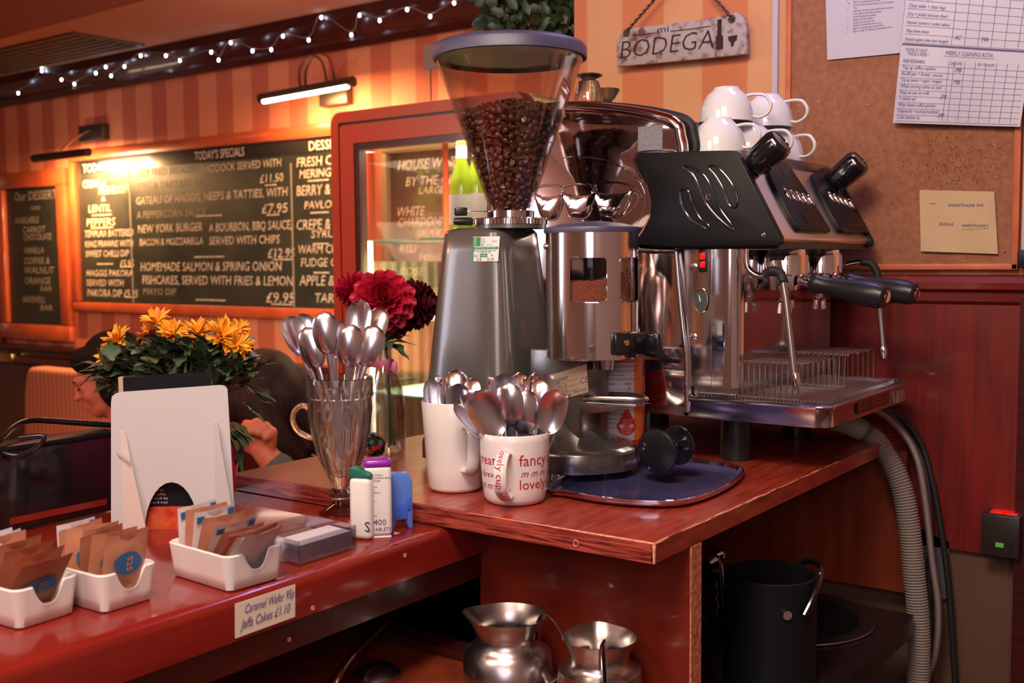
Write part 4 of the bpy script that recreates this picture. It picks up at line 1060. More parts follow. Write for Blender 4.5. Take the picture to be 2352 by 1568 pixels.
# mirror side panel outline
ol = [(1118, 930), (1118, 330), (1180, 262), (1260, 243), (1340, 240), (1450, 250), (1530, 266), (1556, 280), (1564, 300), (1564, 352), (1478, 352), (1462, 368), (1470, 395), (1492, 430), (1500, 462), (1496, 500), (1478, 535), (1464, 555), (1470, 572), (1552, 575), (1560, 640), (1575, 820), (1578, 948), (1470, 938)]
pts = [MP(x, y) for x, y in ol]; o0 = pts[0]
c = MB(L); c.prism([(p.x - o0.x, p.z - o0.z) for p in pts], o0, (1, 0, 0), (0, 0, 1), (0, .018, 0), bev=.001); part('side_mirror', c, M['mirror'], t, 'mirror polished side panel', ang=30)
edge = smooth_path([MP(x, y) + V(0, .004, 0) for x, y in ol[1:11]], 6)
c = MB(L); c.tube([p - V(.004, 0, .004) for p in edge], .0095, 14); part('arch_trim', c, M['chrome'], t, 'chrome trim over the arch')
c = MB(L); c.tube([p + V(.006 if p.z < MP(0, 290).z else .002, .022, .006 if p.z > MP(0, 330).z else 0) for p in edge], .0075, 10); part('arch_gasket', c, M['rubber'], t)
arch = [MP(x, y) for x, y in ((1118, 330), (1180, 262), (1260, 243), (1340, 240), (1450, 250), (1530, 266), (1560, 284), (1572, 310), (1572, 348))]
bs = arch[0]; c = MB(L)
c.prism([(p.x - bs.x, p.z - bs.z) for p in smooth_path(arch, 4)] + [(arch[-1].x - bs.x, -.06), (0, -.06)], bs + V(0, .0185, 0), (1, 0, 0), (0, 0, 1), (0, Y1 - Y0 - .03, 0)); part('raised_housing', c, M['black'], t)
c = MB(L); c.tube(smooth_path([MP(x, y) for x, y in ((1550, 352), (1480, 351), (1463, 366), (1470, 395), (1492, 430), (1501, 465), (1497, 500), (1478, 535), (1464, 556), (1472, 573), (1552, 576))], 7), .0048, 10); part('curved_trim', c, M['chrome'], t, 'S shaped chrome trim')
c = MB(L); c.tube(smooth_path([MP(x, y) for x, y in ((1553, 578), (1558, 640), (1566, 730), (1576, 830), (1577, 945))], 5), .0036, 10); part('column_trim', c, M['chrome'], t)
# grey label patch on the mirror
c = MB(L); q0 = MP(1466, 292); q1 = MP(1522, 346); c.box(q0.x, q1.x, Y0 - .0008, Y0 - .0002, q1.z, q0.z); part('worn_label', c, mat('worn_label', (.25, .24, .27), .6, col2=(.18, .17, .2), scale=300), t, smooth=False)
# embossed cups and inner line
def mtube(pts, r, closed=False, n_=6): c.tube(smooth_path([MP(x, y) for x, y in pts], n_, closed=closed), r, 6, closed=closed)
c = MB(L); cupb = MB(L)
for cx_, cy_, rx_ in ((1405, 433, 45), (1330, 437, 40), (1262, 440, 34)):
    mtube([(cx_ + rx_ * cos(a), cy_ + 15 * sin(a)) for a in [i * pi / 6 for i in range(12)]], .0019, True, 3)
    bp_ = smooth_path([MP(x, y) for x, y in ((cx_ - rx_, cy_ + 4), (cx_ - rx_ * .8, cy_ + 30), (cx_ - rx_ * .45, cy_ + 60), (cx_ + rx_ * .45, cy_ + 62), (cx_ + rx_ * .85, cy_ + 30), (cx_ + rx_, cy_ + 4), (cx_, cy_ + 17))], 4, closed=True)
    cupb.prism([((p - bp_[0]).x, (p - bp_[0]).z) for p in bp_], bp_[0] + V(0, -.0022, 0), (1, 0, 0), (0, 0, 1), (0, .005, 0), bev=.0012)
    mtube([(cx_ - rx_, cy_ + 4), (cx_ - rx_ * .8, cy_ + 30), (cx_ - rx_ * .45, cy_ + 60), (cx_ + rx_ * .45, cy_ + 62), (cx_ + rx_ * .85, cy_ + 30), (cx_ + rx_, cy_ + 4)], .0019)
mtube([(1450, 440), (1465, 448), (1462, 470), (1440, 492), (1428, 500)], .0012); mtube([(1452, 425), (1470, 440), (1474, 452)], .001)
mtube([(1443, 452), (1452, 452), (1440, 478)], .001)
mtube([(1250, 375), (1310, 360), (1380, 365), (1430, 385), (1470, 420), (1482, 460), (1475, 495), (1462, 515)], .0009)
part('embossed_cups', c, M['chrome'], t, 'outlines of three cups embossed in the side panel'); part('embossed_cup_bodies', cupb, M['mirror'], t, ang=60)
# base chassis
c = MB(L); q = MP(1575, 950); c.box(xl, -.182, Y0 + .004, Y1, q.z - .004, q.z + .02); c.box(xl, -.182, Y0, Y0 + .004, q.z - .002, q.z + .010); part('chassis', c, M['brushed'], t, smooth=False)
# column
cz0, cz1 = MP(1600, 888).z, MP(1600, 566).z
cxl, cxr = MP(1574, 700).x, MP(1693, 700).x
c = MB(L)
pr = [(cxl, Y0 + .004), (cxr - .024, Y0 + .004)] + [(cxr - .024 + .024 * sin(a), Y0 + .028 - .024 * cos(a)) for a in [i * pi / 16 for i in range(1, 9)]] + [(cxr, Y1), (cxl, Y1)]
c.prism([(x - cxl, y) for x, y in pr], (cxl, 0, cz0), (1, 0, 0), (0, 1, 0), (0, 0, cz1 - cz0)); part('column', c, M['steel'], t, 'tall steel column with gauge', ang=20)
c = MB(L); q = MP(1631, 730); c.box(q.x - .0004, q.x + .0004, Y0 + .003, Y0 + .004, cz0, cz1); part('seam', c, M['chrome'], t, smooth=False)
q = MP(1608, 690); q.y = Y0 + .004
g = MB(L); g.lathe([(.0, 0), (.0165, 0), (.019, .002), (.0185, .0045), (.016, .0045), (.0155, .002), (0, .002)], q, 40, Matrix.Rotation(pi / 2, 3, 'X') @ Matrix.Diagonal((.62, 1, 1)))
gg = part('pressure_gauge', g, M['chrome'], t)
g = MB(L); g.lathe([(0, .0025), (.0155, .0025)], q, 32, Matrix.Rotation(pi / 2, 3, 'X') @ Matrix.Diagonal((.62, 1, 1))); part('gauge_face', g, mat('gauge_face', (.06, .09, .09), .3), gg, smooth=False)
g = MB(L); 
g.prism([(-.0007, -.002), (.0007, -.002), (.0012, .003), (0, .010), (-.0012, .003)], q + V(0, -.0035, 0), V(.8, 0, .3).normalized(), V(-.25, 0, .97).normalized(), (0, -.0004, 0)); part('gauge_needle', g, M['white'], gg, smooth=False)
q = MP(1612, 598); q.y = Y0 + .004
g = MB(L); g.rbox(q, (.013, .004, .034), .001); sw = part('rocker_switch', g, M['black'], t)
g = MB(L); g.rbox(q + V(0, -.0018, .006), (.009, .004, .010), .001); g.rbox(q + V(0, -.0014, -.006), (.009, .004, .009), .001); part('neon_button', g, M['redglow'], sw, 'glowing red rocker')
g = MB(L)
for x, y in ((1592, 612), (1591, 773)):
    q = MP(x, y); g.lathe([(0, 0), (.004, 0), (.0055, .0015), (.003, .003), (0, .003)], q + V(0, .004, 0), 20, Matrix.Rotation(pi / 2, 3, 'X'))
part('screw', g, M['chrome'], t)
# head: black side panels and slanted fascia
hp_ = [(1476, 352), (1660, 347), (1692, 347), (1702, 352), (1800, 545), (1801, 558), (1793, 565), (1540, 566), (1475, 562), (1466, 553), (1482, 535), (1500, 502), (1505, 465), (1496, 428), (1475, 395), (1466, 368)]
def headpan(y0, y1, nm, lab):
    pts = [MP(x, y) for x, y in hp_]; o0 = pts[0]
    c = MB(L); c.prism([(p.x - o0.x, p.z - o0.z) for p in pts], V(o0.x, y0, o0.z), (1, 0, 0), (0, 0, 1), (0, y1 - y0, 0), bev=.0018, seg=3)
    return part(nm, c, M['blackm'], t, lab, ang=40)
hpn = headpan(Y0 - .012, Y0 + .003, 'side_cover', 'near black side cover with curved vents')
headpan(Y1, Y1 + .012, 'side_cover', 'far black side cover')
slots = [[(1570, 383), (1592, 400), (1612, 440), (1625, 470), (1650, 500), (1684, 528), (1678, 512), (1655, 480), (1638, 440), (1620, 405), (1590, 384)],
         [(1628, 385), (1645, 405), (1665, 440), (1675, 470), (1690, 476), (1694, 455), (1680, 420), (1655, 390), (1638, 380)],
         [(1564, 440), (1566, 465), (1585, 500), (1625, 524), (1628, 517), (1608, 500), (1590, 465), (1582, 440), (1572, 434)]]
c = MB(L); c2 = MB(L)
for s_ in slots:
    ps = smooth_path([P(x, y, 1, Y0 - .012) for x, y in s_], 4, closed=True)
    c.tube([p + V(0, -.0002, 0) for p in ps], .0017, 8, closed=True)
    cen = sum(ps, V(0, 0, 0)) / len(ps)
    half = ps[len(ps) // 3 * 0:]
part('vent_rims', c, M['blackg'], hpn, 'glossy rims of the curved vents')
c = MB(L)  # chrome lines drawn in as the highlight on the vent edges
for s_ in slots:
    ps = smooth_path([P(x, y, 1, Y0 - .012) for x, y in s_[:5 if len(s_) > 9 else 4]], 6); c.tube([p + V(-.0008, -.0020, -.0004) for p in ps], .0010, 6)
part('vent_highlights', c, M['chrome'], hpn, 'thin highlight drawn along the vents')
c = MB(L); q = P(1628, 453, 1, Y0 - .012); c.lathe([(.004, 0), (.0045, .001), (.003, .0012), (.0028, -.001)], q, 18, Matrix.Rotation(pi / 2, 3, 'X')); q = P(1755, 540, 1, Y0 - .012); c.lathe([(.0022, .0), (.003, .0008), (.0015, .0012), (0, .001)], q, 14, Matrix.Rotation(pi / 2, 3, 'X')); part('screw', c, M['steel'], hpn)
# fascia between the covers
fb = MP(1796, 560, Y0); ft = MP(1694, 350, Y0)
fn_ = V(ft.z - fb.z, 0, -(ft.x - fb.x)).normalized()
if fn_.x < 0: fn_ = -fn_
c = MB(L)
xin = -.262
pp_ = [(fb.x - .004, fb.z + .002), (fb.x - .002, fb.z + .008), (ft.x - .004, ft.z - .010), (ft.x - .012, ft.z - .004), (xin, ft.z - .002), (xin, fb.z + .01)]
c.prism([(x, z) for x, z in pp_], (0, Y0 + .003, 0), (1, 0, 0), (0, 0, 1), (0, Y1 - Y0 - .003, 0), bev=.002); part('fascia', c, mat('warm_steel', (.82, .72, .66), .34, 1, rvar=.04, scale=10), t, 'slanted steel fascia', ang=30)
c = MB(L); c.box(-.24, fb.x - .006, Y0 + .003, Y1, fb.z - .006, fb.z + .003); part('head_underside', c, M['black'], t, smooth=False)
# keypads on the slanted fascia
up = (V(ft.x - .004, 0, ft.z - .010) - V(fb.x - .002, 0, fb.z + .008)); HL = up.length; up.normalize(); fn_ = V(up.z, 0, -up.x)
F0 = V(fb.x - .002, 0, fb.z + .008)
def FPt(y, s_, o=0): return V(F0.x, y, F0.z) + up * (s_ * HL) + fn_ * o
def fhit(px, py, o=0):
    n_ = fn_; d_ = ray(px, py); q = FPt(0, 0, o); tt = (q - CAM).dot(n_) / d_.dot(n_); return CAM + d_ * tt
for (pad, knob_b, knob_t, lab) in (
   ([(1760, 408), (1764, 384), (1785, 380), (1808, 390), (1893, 522), (1892, 535), (1842, 534), (1818, 520)], (1718, 392), (1790, 343), 'near keypad with five chrome buttons'),
   ([(1862, 420), (1866, 400), (1880, 394), (1900, 400), (1984, 530), (1980, 538), (1936, 537), (1916, 522)], (1905, 428), (1972, 382), 'far keypad with five chrome buttons')):
    ps = smooth_path([fhit(*q_) for q_ in pad], 3, closed=True)
    o0 = ps[0]; yv = V(0, 1, 0)
    c = MB(L); c.prism([((p - o0).y, (p - o0).dot(up)) for p in ps], o0 - fn_ * .001, yv, up, fn_ * .008, bev=.0015); kp = part('keypad', c, M['blackm'], t, lab)
    cen = sum(ps, V(0, 0, 0)) / len(ps)
    c = MB(L)
    b0_, b1_ = (fhit(1798, 452), fhit(1852, 466)) if pad[0][0] < 1800 else (fhit(1900, 458), fhit(1946, 474))
    for i in range(5):
        b = b0_.lerp(b1_, i / 4) + fn_ * .007; c.ell(b, (.0036, .0042, .0105), Matrix((yv, fn_, up)).transposed(), 12, 8)
    part('chrome_buttons', c, M['chrome'], kp)
    c = MB(L)
    dx = 0 if pad[0][0] < 1800 else 92
    for a_, b_ in (((1822 + dx * 1.03, 494), (1838 + dx * 1.02, 518)), ((1828 + dx * 1.03, 490), (1845 + dx * 1.02, 520)), ((1852 + dx, 521), (1880 + dx, 521)), ((1784 + dx * 1.05, 395), (1800 + dx * 1.05, 416))):
        c.tube([fhit(*a_) + fn_ * .0072, fhit(*b_) + fn_ * .0072], .0007, 5)
    part('engraved_lines', c, M['blackg'], kp)
    # steam knob
    base = fhit(*knob_b); dep = (base - CAM).dot(RF)
    kd = (fn_ * .85 + V(0, 0, .12)).normalized()
    # choose length so the tip projects near knob_t
    best = min([i * .002 for i in range(10, 70)], key=lambda l_: (lambda q_: abs((CX + F * (q_ - CAM).dot(RX) / (q_ - CAM).dot(RF)) - knob_t[0]))(base + kd * l_))
    Qk = kd.to_track_quat('Z', 'Y').to_matrix()
    c = MB(L); c.lathe([(.0, 0), (.0175, 0), (.0175, .007), (.012, .009), (.012, .013)], base, 32, Qk); part('valve_collar', c, M['blackg'], t)
    c = MB(L); LK = best
    c.lathe([(0, .010), (.0175, .010), (.0205, .016), (.0222, LK - .004), (.0205, LK + .002), (.018, LK + .005), (.017, LK + .004), (0, LK + .004)], base, 60, Qk, fn=lambda a, r, z: 1 - (.035 * (1 if cos(a * 8) > .55 else 0) if r > .017 else 0)); part('steam_knob', c, M['blackg'], t, ang=35)
# group heads, portafilters
def group(px, py, y, hx, hy, lab):
    q = P(px, py, 1, y); zt2 = fb.z - .005
    c = MB(L); R_ = .0325
    c.lathe([(0, zt2 - .002), (.029, zt2 - .002), (.030, zt2 - .008), (R_, zt2 - .009), (R_ + .001, zt2 - .012), (R_ + .001, zt2 - .038), (R_ - .003, zt2 - .041), (0, zt2 - .041)], (q.x, y, 0), 72, fn=lambda a, r, z: 1 - (.10 if (cos(3 * a) > .93 and r > .031) else 0)); part('group_head', c, M['chrome'], t, ang=30)
    c = MB(L); zb2 = zt2 - .043
    c.lathe([(.0, zb2 + .003), (.0245, zb2 + .003), (.025, zb2 - .004), (.020, zb2 - .018), (.009, zb2 - .023), (0, zb2 - .023)], (q.x, y, 0), 40)
    c.cyl((q.x, y, zb2 - .02), (q.x, y, zb2 - .034), .006); c.tube(smooth_path([V(q.x, y - .002, zb2 - .032), V(q.x, y - .014, zb2 - .036), V(q.x, y - .018, zb2 - .052)], 5), .0045, 10); c.tube(smooth_path([V(q.x, y + .002, zb2 - .032), V(q.x, y + .014, zb2 - .036), V(q.x, y + .018, zb2 - .052)], 5), .0045, 10)
    pf = part('portafilter', c, M['chrome'], t, lab)
    hs = V(q.x + .022, y, zb2 - .004); hd = V(1, -.12, -.17).normalized()
    Qh = hd.to_track_quat('Z', 'Y').to_matrix()
    c = MB(L); c.cyl(hs, hs + hd * .03, .0065); part('neck', c, M['chrome'], pf)
    c = MB(L); c.lathe([(0, .020), (.0125, .020), (.0142, .024), (.0142, .032), (.0125, .036), (.0128, .056), (.0160, .084), (.0185, .106), (.0182, .122), (.0155, .131), (.010, .1335), (0, .134)], hs, 32, Qh); part('handle', c, M['black'], pf, 'black handle')
    c = MB(L); c.lathe([(0, .1330), (.0080, .1335), (.0092, .1345), (.0086, .1355), (.0065, .135), (0, .1352)], hs, 24, Qh); part('end_badge', c, M['chrome'], pf)
gx = MP(1806, 600, .53)
group(1803, 600, .525, 0, 0, 'nearer portafilter locked in the group')
group(1884, 600, .675, 0, 0, 'farther portafilter locked in the group')
# steam wands
def WP(px, py, y): return P(px, py, 1, y)
yw_ = .435
c = MB(L); c.tube(smooth_path([WP(1714, 566, yw_), WP(1714, 600, yw_), WP(1722, 622, yw_), WP(1745, 634, yw_), WP(1770, 632, yw_ - .003)], 6), .0042, 12); w1 = part('steam_wand', c, M['steel'], t, 'near steam wand')
c = MB(L); pth = smooth_path([WP(1758, 630, yw_ - .002), WP(1775, 622, yw_ - .006), WP(1792, 628, yw_ - .01), WP(1800, 650, yw_ - .012)], 7)
c.tube(pth, [.0062 + .0009 * (i % 2) for i in range(len(pth))], 12); part('rubber_grip', c, M['rubber'], w1)
c = MB(L); c.tube([WP(1797, 640, yw_ - .012), WP(1805, 690, yw_ - .012), WP(1824, 862, yw_ - .012)], .0052, 14); part('wand_pipe', c, M['brushed'], w1)
c = MB(L); a_, b_ = WP(1826, 856, yw_ - .012), WP(1831, 895, yw_ - .012); c.lathe([(0, 0), (.0058, 0), (.0068, .005), (.0068, .013), (.0045, .021), (.0035, .024), (0, .024)], a_, 20, (b_ - a_).to_track_quat('Z', 'Y').to_matrix()); part('wand_tip', c, M['steel'], w1)
yw_ = .79
c = MB(L); c.tube(smooth_path([WP(1945, 606, yw_), WP(1965, 602, yw_), WP(1985, 600, yw_)], 4), .004, 10); w1 = part('steam_wand', c, M['steel'], t, 'far steam wand')
c = MB(L); pth = smooth_path([WP(1978, 601, yw_), WP(1998, 604, yw_), WP(2012, 620, yw_), WP(2017, 640, yw_)], 6); c.tube(pth, [.0062 + .0007 * (i % 2) for i in range(len(pth))], 12); part('rubber_grip', c, M['rubber'], w1)
c = MB(L); c.tube([WP(2015, 632, yw_), WP(2020, 700, yw_), WP(2029, 800, yw_)], .0046, 12); part('wand_pipe', c, M['brushed'], w1)
c = MB(L); a_, b_ = WP(2029, 795, yw_), WP(2031, 824, yw_); c.lathe([(0, 0), (.0055, 0), (.0065, .005), (.0065, .012), (.004, .02), (0, .022)], a_, 20, (b_ - a_).to_track_quat('Z', 'Y').to_matrix()); part('wand_tip', c, M['steel'], w1)
# drip tray
tz0, tz1 = MP(1890, 988).z, MP(1890, 932).z
txl, txr = MP(1577, 950).x, MP(1898, 960).x + .004
c = MB(L); r_ = .022
pr = [(txl, Y0), (txr - r_, Y0)] + [(txr - r_ + r_ * sin(a), Y0 + r_ - r_ * cos(a)) for a in [i * pi / 16 for i in range(1, 9)]]
pr2 = [(txr - r_ + r_ * cos(a), Y1 - r_ + r_ * sin(a)) for a in [i * pi / 16 for i in range(0, 9)]] + [(txl, Y1)]
out = pr + pr2; cx_, cy_ = (txl + txr) / 2, (Y0 + Y1) / 2
lay = [(1.0, 0, tz0 + .002), (.0, .001, tz0 + .006)]
def ring(ins, z): return [(cx_ + (x - cx_) * (1 - ins / ((txr - txl) / 2)), cy_ + (y - cy_) * (1 - ins / ((Y1 - Y0) / 2)), z) for x, y in out]
lays = [ring(.006, tz0), ring(.002, tz0 + .002), ring(.0015, tz0 + .006), ring(.0015, tz1 - .010), ring(-.001, tz1 - .007), ring(-.0015, tz1 - .003), ring(.002, tz1), ring(.009, tz1), ring(.010, tz1 - .010)]
vs = [p for l_ in lays for p in l_]; n = len(out); fs = []
for k in range(len(lays) - 1):
    for i in range(n): fs.append((k * n + i, k * n + (i + 1) % n, (k + 1) * n + (i + 1) % n, (k + 1) * n + i))
fs.append(list(range(n))[::-1]); fs.append([(len(lays) - 1) * n + i for i in range(n)])
c = MB(L); c.add(vs, fs); dt = part('drip_tray', c, mat('tray_side_steel', (.66, .62, .62), .2, 1, rvar=.05, scale=10), t, 'steel drip tray', ang=50)
c = MB(L)
x = txl + .012
while x < txr - .014:
    ye = Y0 + .014 if x < txr - .035 else Y0 + .020
    c.tube(smooth_path([V(x, ye, tz1 - .003), V(x, ye + .001, tz1 + .0025), V(x, ye + .006, tz1 + .003)], 2) + [V(x, Y1 - .018, tz1 + .003)], .0010, 5); x += .0052
for y in [Y0 + .016 + i * .058 for i in range(7)]: c.tube([V(txl + .01, y, tz1 + .0015), V(txr - .018, y, tz1 + .0015)], .0012, 5)
part('drip_grid', c, M['brushed'], dt, 'wire drip grid')
c = MB(L); q0 = P(1968, 955, 0, txr); q1 = P(2040, 905, 0, txr); pz = P(1968, 918, 0, txr).z
c.box(txr - .001, txr + .0012, q0.y, q1.y, q0.z + .002, pz); bd = part('name_plate', c, M['blackg'], dt, smooth=False)
c = MB(L); text(c, 'ESPRESSI', V(txr + .0014, q0.y + .004, q0.z + .008), (0, 1, 0), (0, 0, 1), (pz - q0.z) * .95, width=(q1.y - q0.y) * .9); part('lettering', c, M['brass'], bd, smooth=False)
c = MB(L); q0 = P(2060, 925, 0, txr); q1 = P(2077, 892, 0, txr); c.box(txr - .001, txr + .0012, q0.y, q1.y, q0.z, q1.z); part('small_badge', c, M['plate'], dt, smooth=False)
# wire cup stands
def cupstand(x0, x1, y0, y1, lab):
    zt3 = tz1 + .052; zb3 = tz1 + .004; c = MB(L)
    y = y0
    ys = [y0 + (y1 - y0) * i / 14 for i in range(15)]
    for x_ in (x0, x1):
        pass
    n_ = int((x1 - x0) / .0078)
    for i in range(n_ + 1):
        x_ = x0 + (x1 - x0) * i / n_
        c.tube([V(x_, y0 - .002, zb3), V(x_, y0, zt3 - .004), V(x_, y0 + .004, zt3), V(x_, y1 - .004, zt3), V(x_, y1, zt3 - .004), V(x_, y1 + .002, zb3)], .0011, 5)
    for y_, z_ in ((y0 - .002, zb3), (y1 + .002, zb3), (y0 + .02, zt3 - .002), ((y0 + y1) / 2, zt3 - .002), (y1 - .02, zt3 - .002)):
        c.tube([V(x0, y_, z_), V(x1, y_, z_)], .0013, 5)
    part('cup_stand', c, M['brushed'], t, lab)
s0 = MP(1684, 895, .44); s1 = MP(1826, 895, .44)
cupstand(s0.x + .004, s1.x + .004, .445, .59, 'near wire cup stand'); cupstand(s0.x + .004, s1.x + .004, .63, .765, 'far wire cup stand')
# feet
for x, y in ((P(1700, 1050, 2, ZS).x, .50), (P(1700, 1050, 2, ZS).x, .74), (-.40, .50), (-.40, .74)):
    c = MB(L); c.lathe([(0, ZS), (.023, ZS), (.0235, ZS + .004), (.022, tz0 + .002), (0, tz0 + .002)], (x, y, 0), 28); part('foot', c, M['black'], t)
# cups on top
CT = MP(1500, 352).z - .001
def cupmesh():
    H = .052; R_ = .041
    o = [(0, 0), (.019, 0), (.0195, .002), (.022, .005), (.030, .012), (.0365, .024), (.040, .038), (R_, H), (R_ - .0015, H + .0006), (R_ - .003, H - .001), (.035, .022), (.02, .008), (0, .006)]
    # turned upside down
    c = MB(); c.lathe([(r, H - z) for r, z in o], (0, 0, 0), 48)
    h = MB(); pts = [V(.037, 0, H - .044), V(.050, 0, H - .046), V(.062, 0, H - .040), V(.066, 0, H - .028), V(.058, 0, H - .015), V(.044, 0, H - .012), V(.030, 0, H - .013)]
    h.tube(smooth_path(pts, 6), .0036, 10, flat=.7)
    return mesh_of('cup_body', c, M['cupw']), mesh_of('handle', h, M['cupw'])
CM = cupmesh()
def cup(x, y, z, rz, lab, tilt=0):
    t_ = thing('coffee_cup', lab, 'cup', (x, y, z), 'upturned white cups on the coffee machine'); t_.rotation_euler = (tilt, 0, rz)
    for n_, me in zip(('cup_body', 'handle'), CM):
        o = bpy.data.objects.new(n_, me); COL.objects.link(o); o.parent = t_
    return t_
def cx_at(px, y, z): # x for a pixel column at given y,z
    return P(px, 330, 1, y).x
cup(cx_at(1650, .49, 0), .49, CT, radians(-2), 'upturned white cup at the front of the machine top, lower layer')
cup(cx_at(1722, .585, 0), .585, CT, radians(5), 'upturned white cup in the middle of the lower layer, half behind the steam knob')
cup(cx_at(1796, .70, 0), .685, CT, radians(-10), 'upturned white cup lowest and farthest right, handle right')
cup(cx_at(1668, .545, 0) , .545, CT + .0525, radians(18), 'upturned white cup on the upper layer, the one highest at left')
cup(cx_at(1762, .655, 0), .655, CT + .0525, radians(0), 'upturned white cup on the upper layer, right one')
cup(cx_at(1578, .56, 0), .57, CT, radians(-80), 'white cup mostly hidden behind the arch of the machine')
# glasses standing on the arch
def stemglass(px, lab, R_, H, y, kind):
    q = P(px, 240, 1, y); t_ = thing('drinking_glass', lab, 'glass', (q.x, y, P(1380, 243, 1, Y0 + .1).z), 'upturned glasses on the machine')
    z = t_.location.z
    if kind == 0: pr = [(R_, 0), (R_ * .98, H * .3), (R_ * .82, H * .62), (R_ * .70, H * .80), (R_ * .45, H * .84), (R_ * .5, H * .88), (R_ * .95, H * .97), (R_ * .96, H), (0, H)]
    else: pr = [(R_ * .5, 0), (R_ * .5, H * .3), (R_ * .62, H * .45), (R_ * .8, H * .5), (R_ * 1.3, H * .8), (R_ * 1.32, H * .84), (0, H * .78)]
    c = MB(); c.lathe(pr, (0, 0, 0), 40); c.lathe([(max(0, r - .0015), z_ + .001) for r, z_ in pr[::-1]], (0, 0, 0), 40)
    part('glass_body', c, M['glass'], t_)
stemglass(1352, 'upturned footed glass on the machine top, left one by the hopper', .024, .052, .53, 0)
stemglass(1392, 'small flared glass on the machine top, right one by the hopper', .018, .045, .60, 1)
# hoses
def hose(name, pts, r, mt, lab, cat='hose', ribs=0, n_=10, par=None):
    pth = smooth_path(pts, n_); 
    if ribs:
        out = []; rr = []
        Ltot = sum((pth[i + 1] - pth[i]).length for i in range(len(pth) - 1)); N_ = int(Ltot / ribs)
        acc = [0]
        for i in range(len(pth) - 1): acc.append(acc[-1] + (pth[i + 1] - pth[i]).length)
        k = 0
        for i in range(N_ * 2 + 1):
            s_ = Ltot * i / (N_ * 2)
            while k < len(acc) - 2 and acc[k + 1] < s_: k += 1
            out.append(pth[k].lerp(pth[k + 1], (s_ - acc[k]) / (acc[k + 1] - acc[k] + 1e-9))); rr.append(r if i % 2 else r * .80)
        pth = out; r = rr
    off = pts[-1]; c = MB(off); c.tube(pth, r, 16)
    return single(name, c, mt, lab, cat, off, ang=(25 if ribs else 80))
def HP(y, pts): return [P(px, py, 1, y) for px, py in pts]
hose('waste_hose', [V(-.12, .62, 1.205), V(-.06, .66, 1.20)] + HP(.77, [(1975, 985), (2030, 1035), (2068, 1110), (2087, 1200), (2100, 1320), (2111, 1450), (2108, 1580), (2105, 1700)]), .0178, M['hose'], 'thick ribbed grey waste hose dropping from the coffee machine', ribs=.0046)
hose('braided_hose', [V(-.1, .72, 1.205), V(-.02, .76, 1.205)] + HP(.815, [(2065, 985), (2105, 1050), (2125, 1150), (2140, 1280), (2155, 1400), (2148, 1500), (2125, 1575), (2110, 1700)]), .0055, M['braid'], 'thin braided hose hanging right of the thick ribbed hose')
hose('braided_hose', [V(-.1, .77, 1.205), V(-.02, .80, 1.205)] + HP(.835, [(2078, 992), (2116, 1060), (2134, 1160), (2137, 1260), (2132, 1360), (2138, 1500), (2130, 1700)]), .0052, mat('dark_hose', (.04, .035, .035), .4), 'dark thin hose between the braided hose and the black cable')
hose('power_cable', [V(-.1, .8, 1.205), V(-.02, .82, 1.205)] + HP(.85, [(2105, 1000), (2140, 1100), (2162, 1220), (2178, 1340), (2187, 1460), (2195, 1600), (2200, 1750)]), .0050, M['rubber'], 'black power cable hanging farthest right from the machine', cat='cable')
# grey panel at wall base
q = [P(2095, 1205, 1, YW - .012), P(2180, 1245, 1, YW - .012), P(2175, 1375, 1, YW - .012), P(2095, 1375, 1, YW - .012)]
o = q[3]; c = MB(o); c.prism([((p - o).x, (p - o).z) for p in q], o, (1, 0, 0), (0, 0, 1), (0, .011, 0)); single('wall_plate', c, M['greyp'], 'dark grey sloping plate on the wall behind the hoses', 'plate', o, smooth=False)
# socket
q0 = P(2255, 1180, 1, YW - .05); q1 = P(2340, 1272, 1, YW - .05)
t = thing('power_socket', 'dark surface mounted socket box with glowing red switches on the wall', 'socket', (q0.x, YW, q1.z))
c = MB(t.location); c.rbox(((q0.x + q1.x) / 2, YW - .025, (q0.z + q1.z) / 2 - .004), (q1.x - q0.x, .05, q0.z - q1.z + .01), .002); part('socket_box', c, mat('socket_dark', (.035, .028, .026), .35, .3), t)
c = MB(t.location); c.rbox((q0.x + .022, YW - .025, q0.z + .001), (.026, .026, .004), .001); c.rbox((q1.x - .018, YW - .025, q0.z + .001), (.024, .026, .004), .001); part('rocker_switch', c, M['redglow'], t)
c = MB(t.location); q = P(2296, 1252, 1, YW - .0505); c.box(q.x - .006, q.x + .006, YW - .0515, YW - .049, q.z - .003, q.z + .004); part('label_window', c, M['greenglow'], t, smooth=False)
c = MB(t.location); q = P(2321, 1256, 1, YW - .0505); c.box(q.x - .002, q.x + .002, YW - .0515, YW - .049, q.z - .008, q.z + .008); part('slot', c, M['black'], t, smooth=False)
# ------------------------------------------------------------------ cork board and papers
cy_ = YW - .016
xL, xR = P(1800, 400, 1, cy_).x, P(2343, 400, 1, cy_).x
zBt = P(2050, 620, 1, cy_).z
t = thing('cork_board', 'large cork notice board in an orange wooden frame on the right wall', 'board', ((xL + xR) / 2, YW, zBt))
fw = .0105
c = MB(t.location); c.box(xL + fw, xR - fw, YW - .010, YW, zBt + fw, 2.35); part('cork_sheet', c, M['cork'], t, smooth=False)
c = MB(t.location)
c.rbox(((xL + xR) / 2, YW - .008, zBt + fw / 2), (xR - xL, .016, fw), .002); c.rbox((xL + fw / 2, YW - .008, (zBt + 2.35) / 2), (fw, .016, 2.35 - zBt), .002); c.rbox((xR - fw / 2, YW - .008, (zBt + 2.35) / 2), (fw, .016, 2.35 - zBt), .002); c.rbox(((xL + xR) / 2, YW - .008, 2.35), (xR - xL, .016, fw), .002)
part('frame', c, M['frame2'], t)
c = MB(t.location); rr = random.Random(5)
